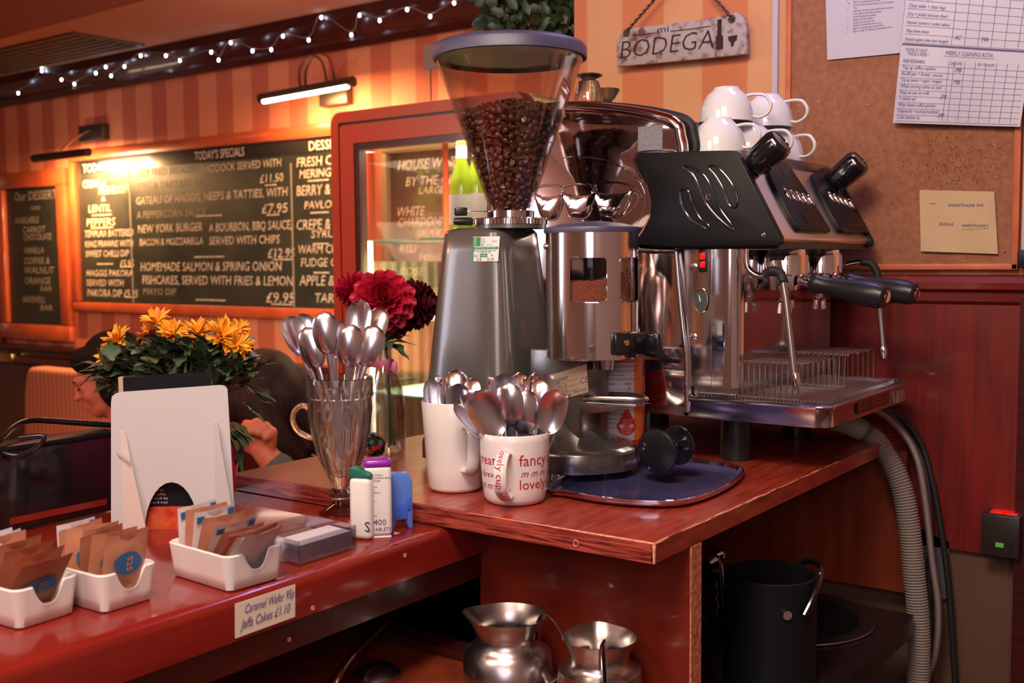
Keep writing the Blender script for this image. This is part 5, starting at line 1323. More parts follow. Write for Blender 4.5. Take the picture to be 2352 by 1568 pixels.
for _ in range(420):
    px = rr.gauss(2190, 75); py = rr.gauss(370, 55)
    if not (1840 < px < 2300 and 295 < py < 600): continue
    q = P(px, py, 1, YW - .0105); s_ = rr.uniform(.0004, .0011); c.cyl(q, q - V(0, .0005, 0), s_, seg=6)
part('coffee_splashes', c, mat('splash', (.06, .015, .008), .5), t, 'small dark coffee splashes', smooth=False)
c = MB(t.location)
for px, py in ((1815, 238), (1834, 243), (1880, 233), (1916, 235), (1993, 240), (1878, 287), (2283, 332), (2286, 405), (2308, 577), (2177, 608), (2212, 600)):
    q = P(px, py, 1, YW - .0105); c.ell(q, (.0014, .0006, .0011), None, 8, 5)
part('sticky_marks', c, M['trimw'], t)
c = MB(t.location); q = P(2308, 577, 1, YW - .012); c.ell(q, (.002, .003, .002)); part('pin', c, M['steel'], t)
def sheet(pts, y, mt, lab, nm='notice', curl=.003, n=(10, 14)):
    q = [P(x, yy, 1, y) for x, yy in pts]   # TL TR BR BL
    t = thing(nm, lab, 'paper', q[3]); 
    def f(u_, v_):
        a = q[3].lerp(q[2], u_); b = q[0].lerp(q[1], u_); p = a.lerp(b, v_); p = p.copy(); p.y -= curl * ((1 - v_) ** 3 + .4 * sin(u_ * 7) * (1 - v_) + .4) + .0003; return p
    c = MB(t.location); c.sheet(f, *n); c.sheet(lambda a, b: f(a, b) + V(0, .0004, 0), *n)
    part('sheet', c, mt, t)
    return t, f
def on(f, t, u_, v_, s_, size, w_, mb, rot=0, **k):
    vs, fs = text_geo(s_, size, **k)
    if not vs: return
    ww = max(p.x for p in vs) - min(p.x for p in vs); O = f(u_, v_)
    wm = (f(1, .5) - f(0, .5)).length; hm = (f(.5, 1) - f(.5, 0)).length
    kx = w_ * wm / ww
    mb.add([f(u_ + p.x * kx / wm, v_ + p.y / hm + rot * p.x * kx / wm) - V(0, .0006, 0) for p in vs], fs)
def ruler(f, mb, u0, v0, u1, v1, th=.0006, n=12):
    a = [f(u0 + (u1 - u0) * i / n, v0 + (v1 - v0) * i / n) - V(0, .0006, 0) for i in range(n + 1)]
    d = (a[-1] - a[0]).normalized(); w_ = V(-d.z, 0, d.x) * th / 2; vs = []
    for p in a: vs += [p - w_, p + w_]
    mb.add(vs, [(2 * i, 2 * i + 1, 2 * i + 3, 2 * i + 2) for i in range(n)])
t, f = sheet([(1893, -130), (2090, -120), (2068, 122), (1901, 138)], YW - .013, M['paper'], 'white printed instruction sheet pinned at the top left of the cork board', curl=.001)
c = MB(t.location)
for i, s_ in enumerate(('Switch the machine handle to clean', 'Place the handle down to use', 'Press the free flow button and run for 30 seconds', 'Then', 'Then begin with clean water several times until clean', 'Then repeat and take out blank', 'Rinse & wipe group heads', 'Replace & wipe handle', 'Empty drip tray & rinse', 'Replace the handles on the unit', 'Begin by cleaning steam wand them', 'Open a coffee to calibrate and unpleasant taste')):
    on(f, t, .36, .50 - i * .026 + .01, s_, .0042, .50 * min(1, len(s_) / 42), c, rot=.05)
    if i in (0, 1, 3, 7, 9, 10, 11): on(f, t, .28, .50 - i * .026, str(i), .004, .01, c)
part('printed_text', c, M['ink'], t, smooth=False)
t, f = sheet([(2092, -120), (2400, -90), (2345, 292), (2053, 283)], YW - .022, M['plasticpaper'], 'large laminated cleaning rota with a ruled grid, top right of the cork board', nm='cleaning_rota', curl=.004)
c = MB(t.location)
tasks = ['Dust TV + picture frames', 'Clean tables + salts', 'Clean high chairs', 'Restock fridges', 'Clean table + chair legs', 'Dry + polish brasses (bar)', 'Hoover (corners / under tables)', 'Wipe down menus', 'Restock napkins (when have changed)']
for i, s_ in enumerate(tasks):
    on(f, t, .03, .86 - i * .048, s_, .0075, .34 * min(1, len(s_) / 28), c, shear=.2); ruler(f, c, .02, .85 - i * .048, .98, .85 - i * .048)
ruler(f, c, .01, .455, .99, .455, .0030)
on(f, t, .04, .415, '*DONE AT LEAST', .0075, .18, c); on(f, t, .06, .392, 'TWICE A WEEK *', .0075, .18, c); on(f, t, .36, .408, 'WEEKLY CLEANING ROTA', .0095, .36, c, shear=.15); ruler(f, c, .35, .40, .74, .40)
tk2 = [('WEEK BEGINNING', 1), ('Top up coffee napkins', 1), ('Re-fill jam + butter, sauces', 2), ('Top up sweets + sugars / vinegars', 1.5), ('When serving tables at end', 2.2), ('Keep an eye on milk', 1.4), ('+ stock up!', 1), ('Wipe down coffee grinder', 1), ('Cupboards + washing machine!', 1), ('Code machine by', 1)]
v_ = .372
for s_, h_ in tk2:
    on(f, t, .03, v_ - .022, s_, .0078, .33 * min(1, len(s_) / 26), c, shear=.2)
    v_ -= .036
    ruler(f, c, .02, v_, .98, v_)
for u_ in (.40, .44, .52, .60, .68, .76, .84, .92): ruler(f, c, u_, .375, u_, .02)
for u_ in (.40, .50, .60, .70, .80, .90): ruler(f, c, u_, .95, u_, .47)
on(f, t, .41, .352, '26 JUNE', .0075, .09, c); on(f, t, .62, .352, 'BY WHOM', .0075, .12, c)
part('grid_and_writing', c, mat('rota_ink', (.10, .08, .17), .6), t, smooth=False)
c = MB(t.location)
for u_, v_, s_ in ((.45, .31, 'MB'), (.45, .24, 'MB'), (.36, .15, 'SM'), (.36, .04, 'SMP'), (.42, .50, 'AC'), (.62, .50, 'MA'), (.55, .88, 'G')): on(f, t, u_, v_, s_, .010, .05, c, shear=.3)
part('blue_initials', c, M['inkb'], t, smooth=False)
t, f = sheet([(2112, 436), (2284, 440), (2293, 583), (2116, 577)], YW - .014, M['envel'], 'crumpled tan envelope with handwriting, lower right on the cork board', nm='envelope', curl=.002)
c = MB(t.location); on(f, t, .38, .74, 'waterhouse Inn', .0095, .46, c, shear=.3, rot=.03); on(f, t, .12, .76, '-', .01, .09, c); on(f, t, .25, .43, 'Ashford', .0085, .2, c, shear=.3); on(f, t, .55, .42, 'waterhouse1', .0085, .34, c, shear=.3, rot=.03); ruler(f, c, .55, .37, .90, .41, .0004)
part('handwriting', c, M['inkb'], t, smooth=False)
# wall to the right of the board
q = P(2348, 600, 1, YW - .02); c = MB(q); c.rbox(q + V(.02, 0, .004), (.05, .03, .028), .003); single('door_closer', c, M['black'], 'black fitting at the right picture edge beside the cork board', 'fitting', q)
q = P(2352, 430, 1, YW - .01); c = MB((q.x, YW, 1.45)); c.box(xR + .004, xR + .10, YW - .012, YW, 1.447, 2.35); single('pale_panel', c, M['trimw'], 'pale grey panel edge right of the cork board', 'panel', (q.x, YW, 1.45), smooth=False)
# ------------------------------------------------------------------ BODEGA sign
t = thing('hanging_sign', 'whitewashed wooden sign reading mi BODEGA hanging on chains', 'sign', P(1565, 150, 1, YW - .03))
ys = YW - .03
out = [(1416, 88), (1424, 80), (1438, 66), (1470, 62), (1560, 52), (1666, 35), (1690, 28), (1704, 36), (1713, 55), (1715, 124), (1600, 136), (1416, 153)]
ps = [P(x, y, 1, ys) for x, y in out]; o = ps[0]
c = MB(t.location); c.prism([((p - o).x, (p - o).z) for p in ps], o, (1, 0, 0), (0, 0, 1), (0, .012, 0), bev=.0015); part('board', c, M['signw'], t, ang=40)
th = V(0, -.0006, 0)
def signtext(s_, x0, y0, x1, y1, h, **k):
    a = P(x0, y0, 1, ys) + th; b = P(x1, y1, 1, ys) + th; c2 = MB(t.location); u = b - a
    sz = abs(P(x0, y0, 1, ys).z - P(x0, y0 - h, 1, ys).z) / .72
    text(c2, s_, a, u, V(-u.z, 0, u.x) if u.x > 0 else (0, 0, 1), sz, width=u.length, **k); return c2
c = signtext('BODEGA', 1420, 136, 1634, 110, 42, off=-.012, shear=.15); 
c2 = signtext('mi', 1508, 77, 1534, 73, 17, off=-.005); c.add([v + t.location for v in c2.v], c2.f) if False else c.v.extend(c2.v) or [c.f.append([i + len(c.v) - len(c2.v) for i in f_]) or c.mi.append(0) for f_ in c2.f]
for a, b in (((1450, 81), (1504, 76)), ((1540, 72), (1632, 60))):
    c.tube([P(*a, 1, ys) + th, P((a[0] + b[0]) / 2, (a[1] + b[1]) / 2 + 1, 1, ys) + th, P(*b, 1, ys) + th], .0008, 5)
bt = [(1648, 45), (1658, 44), (1657, 78), (1661, 84), (1661, 112), (1645, 115), (1644, 86), (1648, 80)]
ps = [P(x, y, 1, ys) for x, y in bt]; o = ps[0]; c.prism([((p - o).x, (p - o).z) for p in ps], o + th, (1, 0, 0), (0, 0, 1), (0, .0007, 0))
gt = [(1672, 84), (1694, 80), (1692, 92), (1686, 98), (1685, 106), (1679, 107), (1679, 98), (1674, 94)]
ps = [P(x, y, 1, ys) for x, y in gt]; o = ps[0]; c.prism([((p - o).x, (p - o).z) for p in ps], o + th, (1, 0, 0), (0, 0, 1), (0, .0007, 0))
part('burnt_lettering', c, M['burnt'], t, 'dark burnt lettering, bottle and glass', smooth=False)
c = MB(t.location)
for px, py in ((1439, 76), (1681, 44)): 
    q = P(px, py, 1, ys); c.tube([q + V(.006 * cos(a), -.001, .006 * sin(a)) for a in [i * pi / 8 for i in range(16)]], .0016, 6, closed=True); c.ell(q, (.004, .002, .004))
part('hole_ring', c, M['chain'], t)
def chain(p0, p1, nm):
    c = MB(t.location); a = P(*p0, 1, ys - .003); b = P(*p1, 1, ys - .003); n_ = int((b - a).length / .0058)
    d = (b - a).normalized(); Qc = d.to_track_quat('Z', 'Y').to_matrix()
    for i in range(n_):
        o_ = a.lerp(b, (i + .5) / n_)
        pts = [o_ + Qc @ ((V(.0028 * cos(x), 0, .0048 * sin(x))) if i % 2 else V(0, .0028 * cos(x), .0048 * sin(x))) for x in [k * pi / 5 for k in range(10)]]
        c.tube(pts, .0011, 5, closed=True)
    part(nm, c, M['chain'], t)
chain((1439, 72), (1520, -20), 'chain'); chain((1681, 42), (1628, -20), 'chain')
# ------------------------------------------------------------------ fridge cabinet with glass door
YFR = 1.2
def FP(px, py, y=YFR): return P(px, py, 1, y)
fx0 = FP(763, 500).x; fx1 = FP(1205, 450).x; fz1 = FP(900, 243).z; fz0 = .55
t = thing('glass_door_fridge', 'red framed glass door fridge lit inside, behind the grinder', 'fridge', ((fx0 + fx1) / 2, YFR + .2, fz0))
L = t.location
def frame_ring(mb, x0, x1, z0, z1, w_, y0, y1, rad=.03):
    n_ = 6
    def rr(x0, x1, z0, z1, r):
        o = []
        for k, (cx_, cz_) in enumerate(((x1 - r, z1 - r), (x0 + r, z1 - r), (x0 + r, z0 + r), (x1 - r, z0 + r))):
            for i in range(n_ + 1):
                a = k * pi / 2 + i / n_ * pi / 2; o.append((cx_ + r * cos(a), cz_ + r * sin(a)))
        return o
    A = rr(x0, x1, z0, z1, rad); B = rr(x0 + w_, x1 - w_, z0 + w_, z1 - w_, max(.002, rad - w_)); n2 = len(A)
    vs = [(x, y0, z) for x, z in A] + [(x, y0, z) for x, z in B] + [(x, y1, z) for x, z in A] + [(x, y1, z) for x, z in B]; fs = []
    for i in range(n2):
        j = (i + 1) % n2; fs += [(i, j, n2 + j, n2 + i), (i, 2 * n2 + i, 2 * n2 + j, j), (n2 + i, n2 + j, 3 * n2 + j, 3 * n2 + i), (2 * n2 + i, 3 * n2 + i, 3 * n2 + j, 2 * n2 + j)]
    mb.add(vs, fs)
w1 = .030; c = MB(L); frame_ring(c, fx0, fx1, fz0, fz1, w1, YFR, YFR + .05, .035); part('cabinet', c, M['fridge'], t, ang=40)
c = MB(L); frame_ring(c, fx0 + w1, fx1 - w1, fz0 + w1, fz1 - w1, .008, YFR + .004, YFR + .02, .006); part('door_gasket', c, M['black'], t)
w2 = w1 + .008; dw = .052; c = MB(L); frame_ring(c, fx0 + w2, fx1 - w2, fz0 + w2, fz1 - w2, dw, YFR - .002, YFR + .03, .012); dr = part('door', c, M['fridge'], t, ang=40)
w3 = w2 + dw; c = MB(L); frame_ring(c, fx0 + w3, fx1 - w3, fz0 + w3, fz1 - w3, .018, YFR + .002, YFR + .03, .004); part('door_seal', c, M['darkwood'], dr)
c = MB(L); c.box(fx0 + w3, fx1 - w3, YFR + .012, YFR + .014, fz0 + w3, fz1 - w3); part('door_glass', c, M['pane'], dr, smooth=False)
ix0, ix1, iz1 = fx0 + .05, fx1 - .05, fz1 - .05
c = MB(L); frame_ring(c, fx0 + .01, fx1 - .01, fz0 + .01, fz1 - .002, .008, YFR + .48, YFR + .50, .02); c.box(fx0 + .01, fx1 - .01, YFR + .05, YFR + .5, fz0 + .012, fz0 + .03); part('back_frame', c, M['fridge'], t, smooth=False)
c = MB(L); c.box(fx0 + .012, fx0 + .016, YFR + .05, YFR + .48, fz0 + .03, fz1 - .03); c.box(fx1 - .016, fx1 - .012, YFR + .05, YFR + .48, fz0 + .03, fz1 - .03); c.box(fx0 + .03, fx1 - .03, YFR + .486, YFR + .490, fz0 + .03, fz1 - .012); part('side_glass', c, M['pane'], t, smooth=False)
c = MB(L); c.box(fx0 + .01, fx1 - .01, YFR + .05, YFR + .5, fz1 - .010, fz1 - .002); part('cabinet_roof', c, M['fridgein'], t, 'pale inner roof', smooth=False)
zlp = FP(940, 600, YFR + .46).z
c = MB(L); c.box(fx0 + .03, fx1 - .03, YFR + .46, YFR + .47, fz0 + .05, zlp); part('liner', c, M['fridgein'], t, 'cream lower back panel', smooth=False)
c = MB(L)
for i in range(16): 
    x = fx0 + .06 + i * .045; c.cyl(V(x, YFR + .45, fz0 + .06), V(x, YFR + .45, zlp), .006, seg=10)
part('panel_ribs', c, M['fridgein'], t)
c = MB(L); q = FP(828, 500, YFR + .06)
c.cyl(V(q.x - .008, YFR + .06, fz0 + .1), V(q.x - .008, YFR + .06, iz1 - .02), .006); c.cyl(V(q.x + .02, YFR + .07, fz0 + .1), V(q.x + .02, YFR + .07, FP(828, 552).z), .012); part('light_tube', c, M['ftube'], t, 'glowing vertical tube')
for py in (552, 735, 912):
    z = FP(940, py, YFR + .05).z
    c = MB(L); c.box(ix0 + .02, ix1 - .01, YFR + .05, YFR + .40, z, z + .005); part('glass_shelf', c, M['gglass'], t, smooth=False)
# bottles in the fridge
def beer(px, pyb, y, col, lab, k=1.0):
    q = FP(px, pyb, y); t_ = thing('beer_bottle', lab, 'bottle', q, 'bottles in the fridge'); R_ = .030 * k; h = .235 * k
    pr = [(0, 0), (R_, 0), (R_, .12 * k), (R_ * .8, .145 * k), (.014, .18 * k), (.013, .225 * k), (.014, .235 * k), (0, .235 * k)]
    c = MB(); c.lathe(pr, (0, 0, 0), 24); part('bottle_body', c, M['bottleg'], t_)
    c = MB(); c.lathe([(R_ + .0005, .03 * k), (R_ + .0005, .10 * k)], (0, 0, 0), 24); part('label', c, col, t_)
    c = MB(); c.lathe([(.0148, .185 * k), (.0142, .215 * k)], (0, 0, 0), 20); part('neck_foil', c, M['sticker'], t_)
    c = MB(); c.lathe([(.0155, .226 * k), (.0155, .237 * k), (0, .238 * k)], (0, 0, 0), 20); part('cap', c, M['stickg'], t_)
yb_ = YFR + .12; zsh = FP(1050, 545, YFR + .12).z
beer(1062, 545, yb_, M['sticker'], 'green beer bottle with pale label, left one in the fridge', 1.15)
beer(1098, 542, yb_ + .03, M['syrupw'], 'green beer bottle behind the grinder neck, right one in the fridge', 1.15)
# card clip on the fridge
q = FP(990, 222, YFR + .1)
t = thing('clip_card', 'small grey card in a black clip stand on top of the fridge', 'card', V(q.x, YFR + .1, fz1))
c = MB(t.location); c.cyl(V(q.x, YFR + .1, fz1), V(q.x, YFR + .1, FP(990, 160, YFR + .1).z), .0018); part('stand_wire', c, M['black'], t)
c = MB(t.location); a = FP(974, 162, YFR + .1); b = FP(1012, 98, YFR + .1); c.box(a.x, b.x, YFR + .099, YFR + .101, a.z, b.z); part('card', c, mat('clip_grey', (.13, .10, .10), .5), t, smooth=False)
# fridge light, plus two unseen fill lights added under the shelves
light('fridge_light', 'AREA', ((ix0 + ix1) / 2, YFR + .2, iz1 - .03), 9.0, (1, .80, .52), .3, None, ((ix0 + ix1) / 2, YFR + .3, 0))
light('fridge_shelf_fill', 'AREA', ((ix0 + ix1) / 2, YFR + .2, FP(940, 552, YFR + .05).z - .02), 60.0, (1, .80, .50), .3, None, ((ix0 + ix1) / 2 - .05, YFR + .36, 1.3))
light('fridge_low_fill', 'AREA', ((ix0 + ix1) / 2, YFR + .2, FP(940, 735, YFR + .05).z - .02), 55.0, (1, .80, .50), .3, None, ((ix0 + ix1) / 2 - .05, YFR + .36, 1.0))
# ------------------------------------------------------------------ chalkboards on the far wall
def CP(px, py, y=YF): return P(px, py, 1, y)
def board(x0, x1, z0, z1, fw, nm, lab):
    t = thing(nm, lab, 'board', ((x0 + x1) / 2, YF, z0)); c = MB(t.location)
    c.box(x0, x1, YF - .012, YF - .002, z0, z1); part('slate', c, M['chalk'], t, smooth=False)
    c = MB(t.location)
    for a, b, cc_, d_ in ((x0 - fw, x1 + fw, z1, z1 + fw), (x0 - fw, x1 + fw, z0 - fw, z0), (x0 - fw, x0, z0, z1), (x1, x1 + fw, z0, z1)):
        c.rbox(((a + b) / 2, YF - .018, (cc_ + d_) / 2), (b - a, .036, d_ - cc_), .007)
    part('frame', c, M['frame'], t); return t
x0 = CP(188, 530).x; x1 = CP(840, 500).x; z0 = CP(470, 700).z; z1 = CP(470, 342).z
t = board(x0, x1, z0, z1, .05, 'specials_board', "long framed chalkboard headed today's specials on the far wall")
c = MB(t.location); c.box(x0, x1, YF - .014, YF - .011, CP(470, 374).z, z1); part('header_strip', c, mat('header_gloss', (.012, .012, .012), .22, coat=.5), t, smooth=False)
yt = YF - .0155
def chalk(mb, s_, px, py, pw, h, shear=.12, off=.006, y=YF - .0125, dy=None):
    a = CP(px, py, y); b = CP(px + pw, py, y); 
    sz = (CP(px, py - h, y).z - a.z) / .72
    text(mb, s_, a, (1, 0, 0), (0, 0, 1), sz, width=(b.x - a.x), shear=shear, off=off)
def cline(nm, t_, mt, *a, **k):
    c_ = MB(t_.location); chalk(c_, *a, **k); part(nm, c_, mt, t_, smooth=False)
cols = MB(t.location)
for px in (305, 676): 
    q = CP(px, 500); cols.box(q.x - .004, q.x + .004, YF - .0135, YF - .012, z0, CP(px, 375).z)
part('column_line', cols, M['chalkf'], t, smooth=False)
for s_, x, y, w_, h_ in (("TODAY'S SPECIALS", 447, 368, 114, 20), ("TODAY'S STARTERS", 190, 397, 143, 20), ('DESSERTS', 708, 346, 96, 22)): cline('printed_heading', t, M['titlew'], s_, x, y, w_, h_, 0, .0, yt)
c = MB(t.location)
L1 = [('CREAM of', 190, 432, 54, 18), ('MUSHROOM', 226, 447, 68, 19), ('&', 232, 462, 10, 10), ('LENTIL', 202, 488, 52, 17), ('PEPPERS', 198, 520, 66, 18), ('TEMPURA BATTERED', 194, 545, 112, 16), ('KING PRAWNS WITH', 195, 568, 110, 15), ('SWEET CHILLI DIP', 196, 590, 100, 15), ('£5.95', 275, 614, 32, 18), ('HAGGIS PAKORA', 198, 634, 106, 15), ('SERVED WITH', 198, 656, 86, 15), ('PAKORA DIP £5.95', 200, 680, 116, 17)]
for s_, x, y, w_, h_ in L1: cline('chalk_line', t, M['chalkw'], s_, x, y, w_, h_)
L2 = [('DEEP FRIED BREADED', 312, 407, 140, 17, 0), ('HADDOCK SERVED WITH', 462, 397, 184, 18, 1), ('PEAS & TARTARE SAUCE', 312, 438, 188, 17, 0), ('£11.50', 596, 420, 54, 20, 1), ('GATEAU OF HAGGIS, NEEPS & TATTIES, WITH', 312, 470, 348, 18, 1), ('A PEPPERCORN SAUCE', 314, 502, 160, 17, 0), ('£7.95', 600, 490, 60, 22, 1), ('NEW YORK BURGER', 316, 535, 148, 19, 1), ('A BOURBON, BBQ SAUCE,', 480, 532, 190, 20, 1), ('BACON & MOZZARELLA', 320, 564, 146, 16, 1), ('SERVED WITH CHIPS', 480, 562, 162, 19, 1), ('£12.95', 614, 592, 62, 22, 1), ('HOMEMADE SALMON & SPRING ONION', 322, 622, 324, 20, 1), ('FISHCAKES, SERVED WITH FRIES & LEMON', 326, 652, 346, 20, 1), ('MAYO DIP', 328, 676, 76, 15, 0), ('£9.95', 610, 694, 66, 24, 1)]
for s_, x, y, w_, h_, b_ in L2: cline('chalk_line', t, M['chalkw'] if b_ else M['chalkf'], s_, x, y, w_, h_)
L3 = [('FRESH CREAM', 680, 384, 140, 22), ('MERINGUE', 686, 410, 100, 20), ('BERRY & NUT', 680, 450, 130, 24), ('PAVLOVA', 698, 480, 90, 18), ('CREPE & MAPLE', 680, 528, 150, 24), ('SYRUP', 714, 546, 66, 18), ('WARM CHOC', 684, 582, 120, 20), ('FUDGE CAKE', 690, 612, 120, 20), ('APPLE & PEAR', 688, 655, 140, 24), ('TART', 722, 694, 60, 22)]
for s_, x, y, w_, h_ in L3: cline('chalk_line', t, M['chalkw'], s_, x, y, w_, h_)
for a, b, yy in ((614, 640, 426), (712, 760, 416), (455, 515, 497), (452, 520, 590), (216, 262, 495), (214, 266, 524), (718, 760, 489), (724, 760, 560), (228, 265, 606), (285, 310, 612), (455, 522, 688), (628, 676, 694 + 4), (618, 646, 494), (726, 762, 626), (294, 316, 682), (632, 678, 596)):
    p_, q_ = CP(a, yy), CP(b, yy - (b - a) * .01); c.box(p_.x, q_.x, YF - .0135, YF - .012, p_.z - .003, p_.z + .003)
part('chalk_underlines', c, M['chalkw'], t, smooth=False)
x0 = CP(903, 500).x; x1 = CP(1150, 500).x; z0 = CP(1000, 660).z; z1 = CP(940, 350).z
t = board(x0, x1, z0, z1, .03, 'wine_board', 'chalkboard of house wines coloured with the brown haze of the fridge glass')
t.children[0].data.materials[0] = M['hazyboard']
for s_, x, y, w_, h_ in (('HOUSE WINE', 912, 392, 140, 24), ('BY THE GLASS', 930, 428, 150, 22), ('LARGE', 960, 446, 62, 17), ('WHITE', 910, 497, 64, 22), ('CHARDONNAY', 912, 520, 140, 20), ('SAUVIGNON', 955, 545, 110, 18), ('RED', 915, 580, 40, 19), ('MERLOT', 960, 600, 90, 17), ('ROSE', 915, 632, 60, 19)): cline('chalk_line', t, M['chalkw'], s_, x, y, w_, h_, .25)
x0 = CP(25, 600).x; x1 = CP(147, 600).x; z0 = CP(95, 744).z; z1 = CP(85, 430).z
t = board(x0, x1, z0, z1, .085, 'dessert_board', 'small upright framed chalkboard at the far left of the wall')
c = MB(t.location)
for s_, x, y, w_, h_ in (('Our DESSERT', 32, 462, 98, 20), ('CAKES', 70, 482, 22, 8), ("AVAILABLE", 34, 514, 56, 15), ('CARROT', 52, 535, 52, 15), ('CHOCOLATE', 54, 552, 64, 15), ('VANILLA', 55, 582, 45, 15), ('COFFEE &', 55, 606, 58, 15), ('WALNUT', 56, 628, 68, 16), ('ORANGE', 56, 652, 60, 16), ('BAR', 92, 668, 26, 12), ('BAKEWELL', 52, 694, 52, 15), ('BAR', 92, 712, 28, 13)): cline('chalk_line', t, M['chalkf'], s_, x, y, w_, h_)
# ------------------------------------------------------------------ picture lights
def piclight(pa, pb, base, yo, lit, lab, energy, arcs):
    a = P(*pa, 1, YF - yo); b = P(*pb, 1, YF - yo); cen = (a + b) / 2
    t = thing('picture_light', lab, 'lamp', cen, 'picture lights over the chalkboards')
    d = (b - a).normalized(); c = MB(cen)
    c.lathe([(.0, 0), (.020, 0), (.020, (b - a).length), (0, (b - a).length)], a, 20, d.to_track_quat('Z', 'Y').to_matrix(), a0=0, a1=2 * pi)
    part('shade', c, M['lamp'], t)
    c = MB(cen); dn = V(0, -.010, -.017) if lit else V(0, .017, -.003)
    c.cyl(a + d * .03 + dn, b - d * .02 + dn, .009); part('lamp_tube', c, M['tubeglow'], t, 'glowing tube')
    q0 = P(base[0], base[1], 1, YF - .03); q1 = P(base[2], base[3], 1, YF - .03); c = MB(cen); c.rbox(((q0.x + q1.x) / 2, YF - .02, (q0.z + q1.z) / 2), (abs(q1.x - q0.x), .04, abs(q0.z - q1.z)), .004); part('wall_plate', c, M['lamp'], t)
    c = MB(cen)
    for ar in arcs:
        pts = [P(x, y, 1, YF - yy) for x, y, yy in ar]; c.tube(smooth_path(pts, 6), .005, 8)
    part('arm', c, M['brass'] if not lit else M['lamp'], t)
    l = light('picture_lamp', 'AREA', tuple(cen + V(0, -.012, -.03)), energy, (1, .55, .22), (b - a).length * .8, .02, tuple(cen + V(0, yo * .9, -.4)))
    return t
piclight((78, 364), (203, 349), (183, 290, 240, 320), .20, 0, 'dark picture light at the far left over the long chalkboard', 26, [[(205, 300, .04), (170, 320, .12), (140, 345, .19)]])
piclight((598, 226), (812, 187), (735, 190, 800, 238), .20, 1, 'lit picture light with twin curved arms above the specials board', 16, [[(690, 200, .20), (688, 160, .22), (710, 128, .2), (738, 140, .12), (750, 185, .04)], [(702, 200, .20), (704, 160, .22), (726, 124, .2), (756, 134, .12), (768, 182, .04)]])
light('wine_board_fill', 'AREA', tuple(CP(1000, 250, YF - .2)), 6, (1, .6, .3), .4, .02, tuple(CP(1000, 500)))  # added fill for the wine board, there is no fitting here
# ------------------------------------------------------------------ fairy lights
bl = [(42, 214), (96, 163), (96, 155), (141, 183), (171, 193), (220, 168), (243, 154), (255, 174), (286, 153), (323, 128), (381, 128), (413, 139), (485, 120), (502, 138), (530, 98), (580, 117), (623, 114), (650, 83), (709, 92), (738, 40), (807, 80), (826, 35), (872, 47), (935, 22), (988, 38), (1043, 7)]
t = thing('fairy_lights', 'string of small white fairy lights draped along the dark cornice', 'fairy lights', P(540, 110, 1, YF - .09))
yfl = YF - .10
pts = [P(x, y - 6, 1, yfl) for x, y in [(-40, 215)] + bl + [(1120, -5)]]
c = MB(t.location); c.tube(smooth_path(pts, 4), .0013, 5); part('wire', c, mat('clear_wire', (.35, .3, .28), .3), t)
bm0 = None
for i, (x, y) in enumerate(bl):
    p = P(x, y, 1, yfl)
    if bm0 is None:
        c = MB(); c.ell((0, 0, 0), (.0050, .0050, .0070), None, 10, 8); bm0 = mesh_of('bulb', c, M['bulb'])
        c = MB(); c.lathe([(0, .006), (.004, .006), (.0035, .018), (0, .018)], (0, 0, 0), 8); bs0 = mesh_of('bulb_holder', c, M['black'])
    o = bpy.data.objects.new('bulb', bm0); COL.objects.link(o); o.parent = t; o.location = p - t.location
    o2 = bpy.data.objects.new('bulb_holder', bs0); COL.objects.link(o2); o2.parent = o
# ------------------------------------------------------------------ flowers helpers
def petal(mb, o, d, side, up, L, W, cup=.3, curl=0, n=5, rnd_=False):
    """petal from o along d, width along side, hollow towards up"""
    vs = []
    if rnd_: n = 7
    for i in range(n + 1):
        s_ = i / n; w_ = W * ((.35 + .8 * s_) if s_ < .62 else .846 * sqrt(max(.02, 1 - ((s_ - .62) / .40) ** 2))) if rnd_ else W * (sin(pi * min(1, s_ * .92 + .06)) ** .7) * (.45 + .75 * s_ if s_ < .8 else 1.05 * (1 - ((s_ - .8) / .2) ** 2 * .7))
        cen = o + d * (L * s_) + up * (curl * s_ * s_ * L)
        for k in (-1, -.5, 0, .5, 1): vs.append(cen + side * (w_ * k) + up * (cup * w_ * k * k))
    fs = [(i * 5 + k, (i + 1) * 5 + k, (i + 1) * 5 + k + 1, i * 5 + k + 1) for i in range(n) for k in range(4)]
    mb.add(vs, fs)
def dahlia(mb, cen, nrm, R_, rings=7, seed=1, open_=1.0):
    rg = random.Random(seed); nrm = Vector(nrm).normalized(); a0 = nrm.orthogonal().normalized()
    for r in range(rings):
        s_ = r / (rings - 1); cnt = int(15 - 6 * s_); tilt = radians(-28 + 98 * s_)
        for i in range(cnt):
            an = 2 * pi * (i + .5 * (r % 2)) / cnt + rg.uniform(-.08, .08)
            rd = Quaternion(nrm, an) @ a0; d = (rd * cos(tilt) + nrm * sin(tilt)).normalized(); sd_ = nrm.cross(rd).normalized(); u_ = sd_.cross(d) * -1
            if u_.dot(nrm) < 0: u_ = -u_
            L = R_ * (1.0 - .42 * s_) * rg.uniform(.93, 1.05)
            petal(mb, cen + nrm * (R_ * .30 * s_) + d * (R_ * .08), d, sd_, u_, L, R_ * (.30 - .10 * s_), cup=.55, curl=.12, rnd_=True)
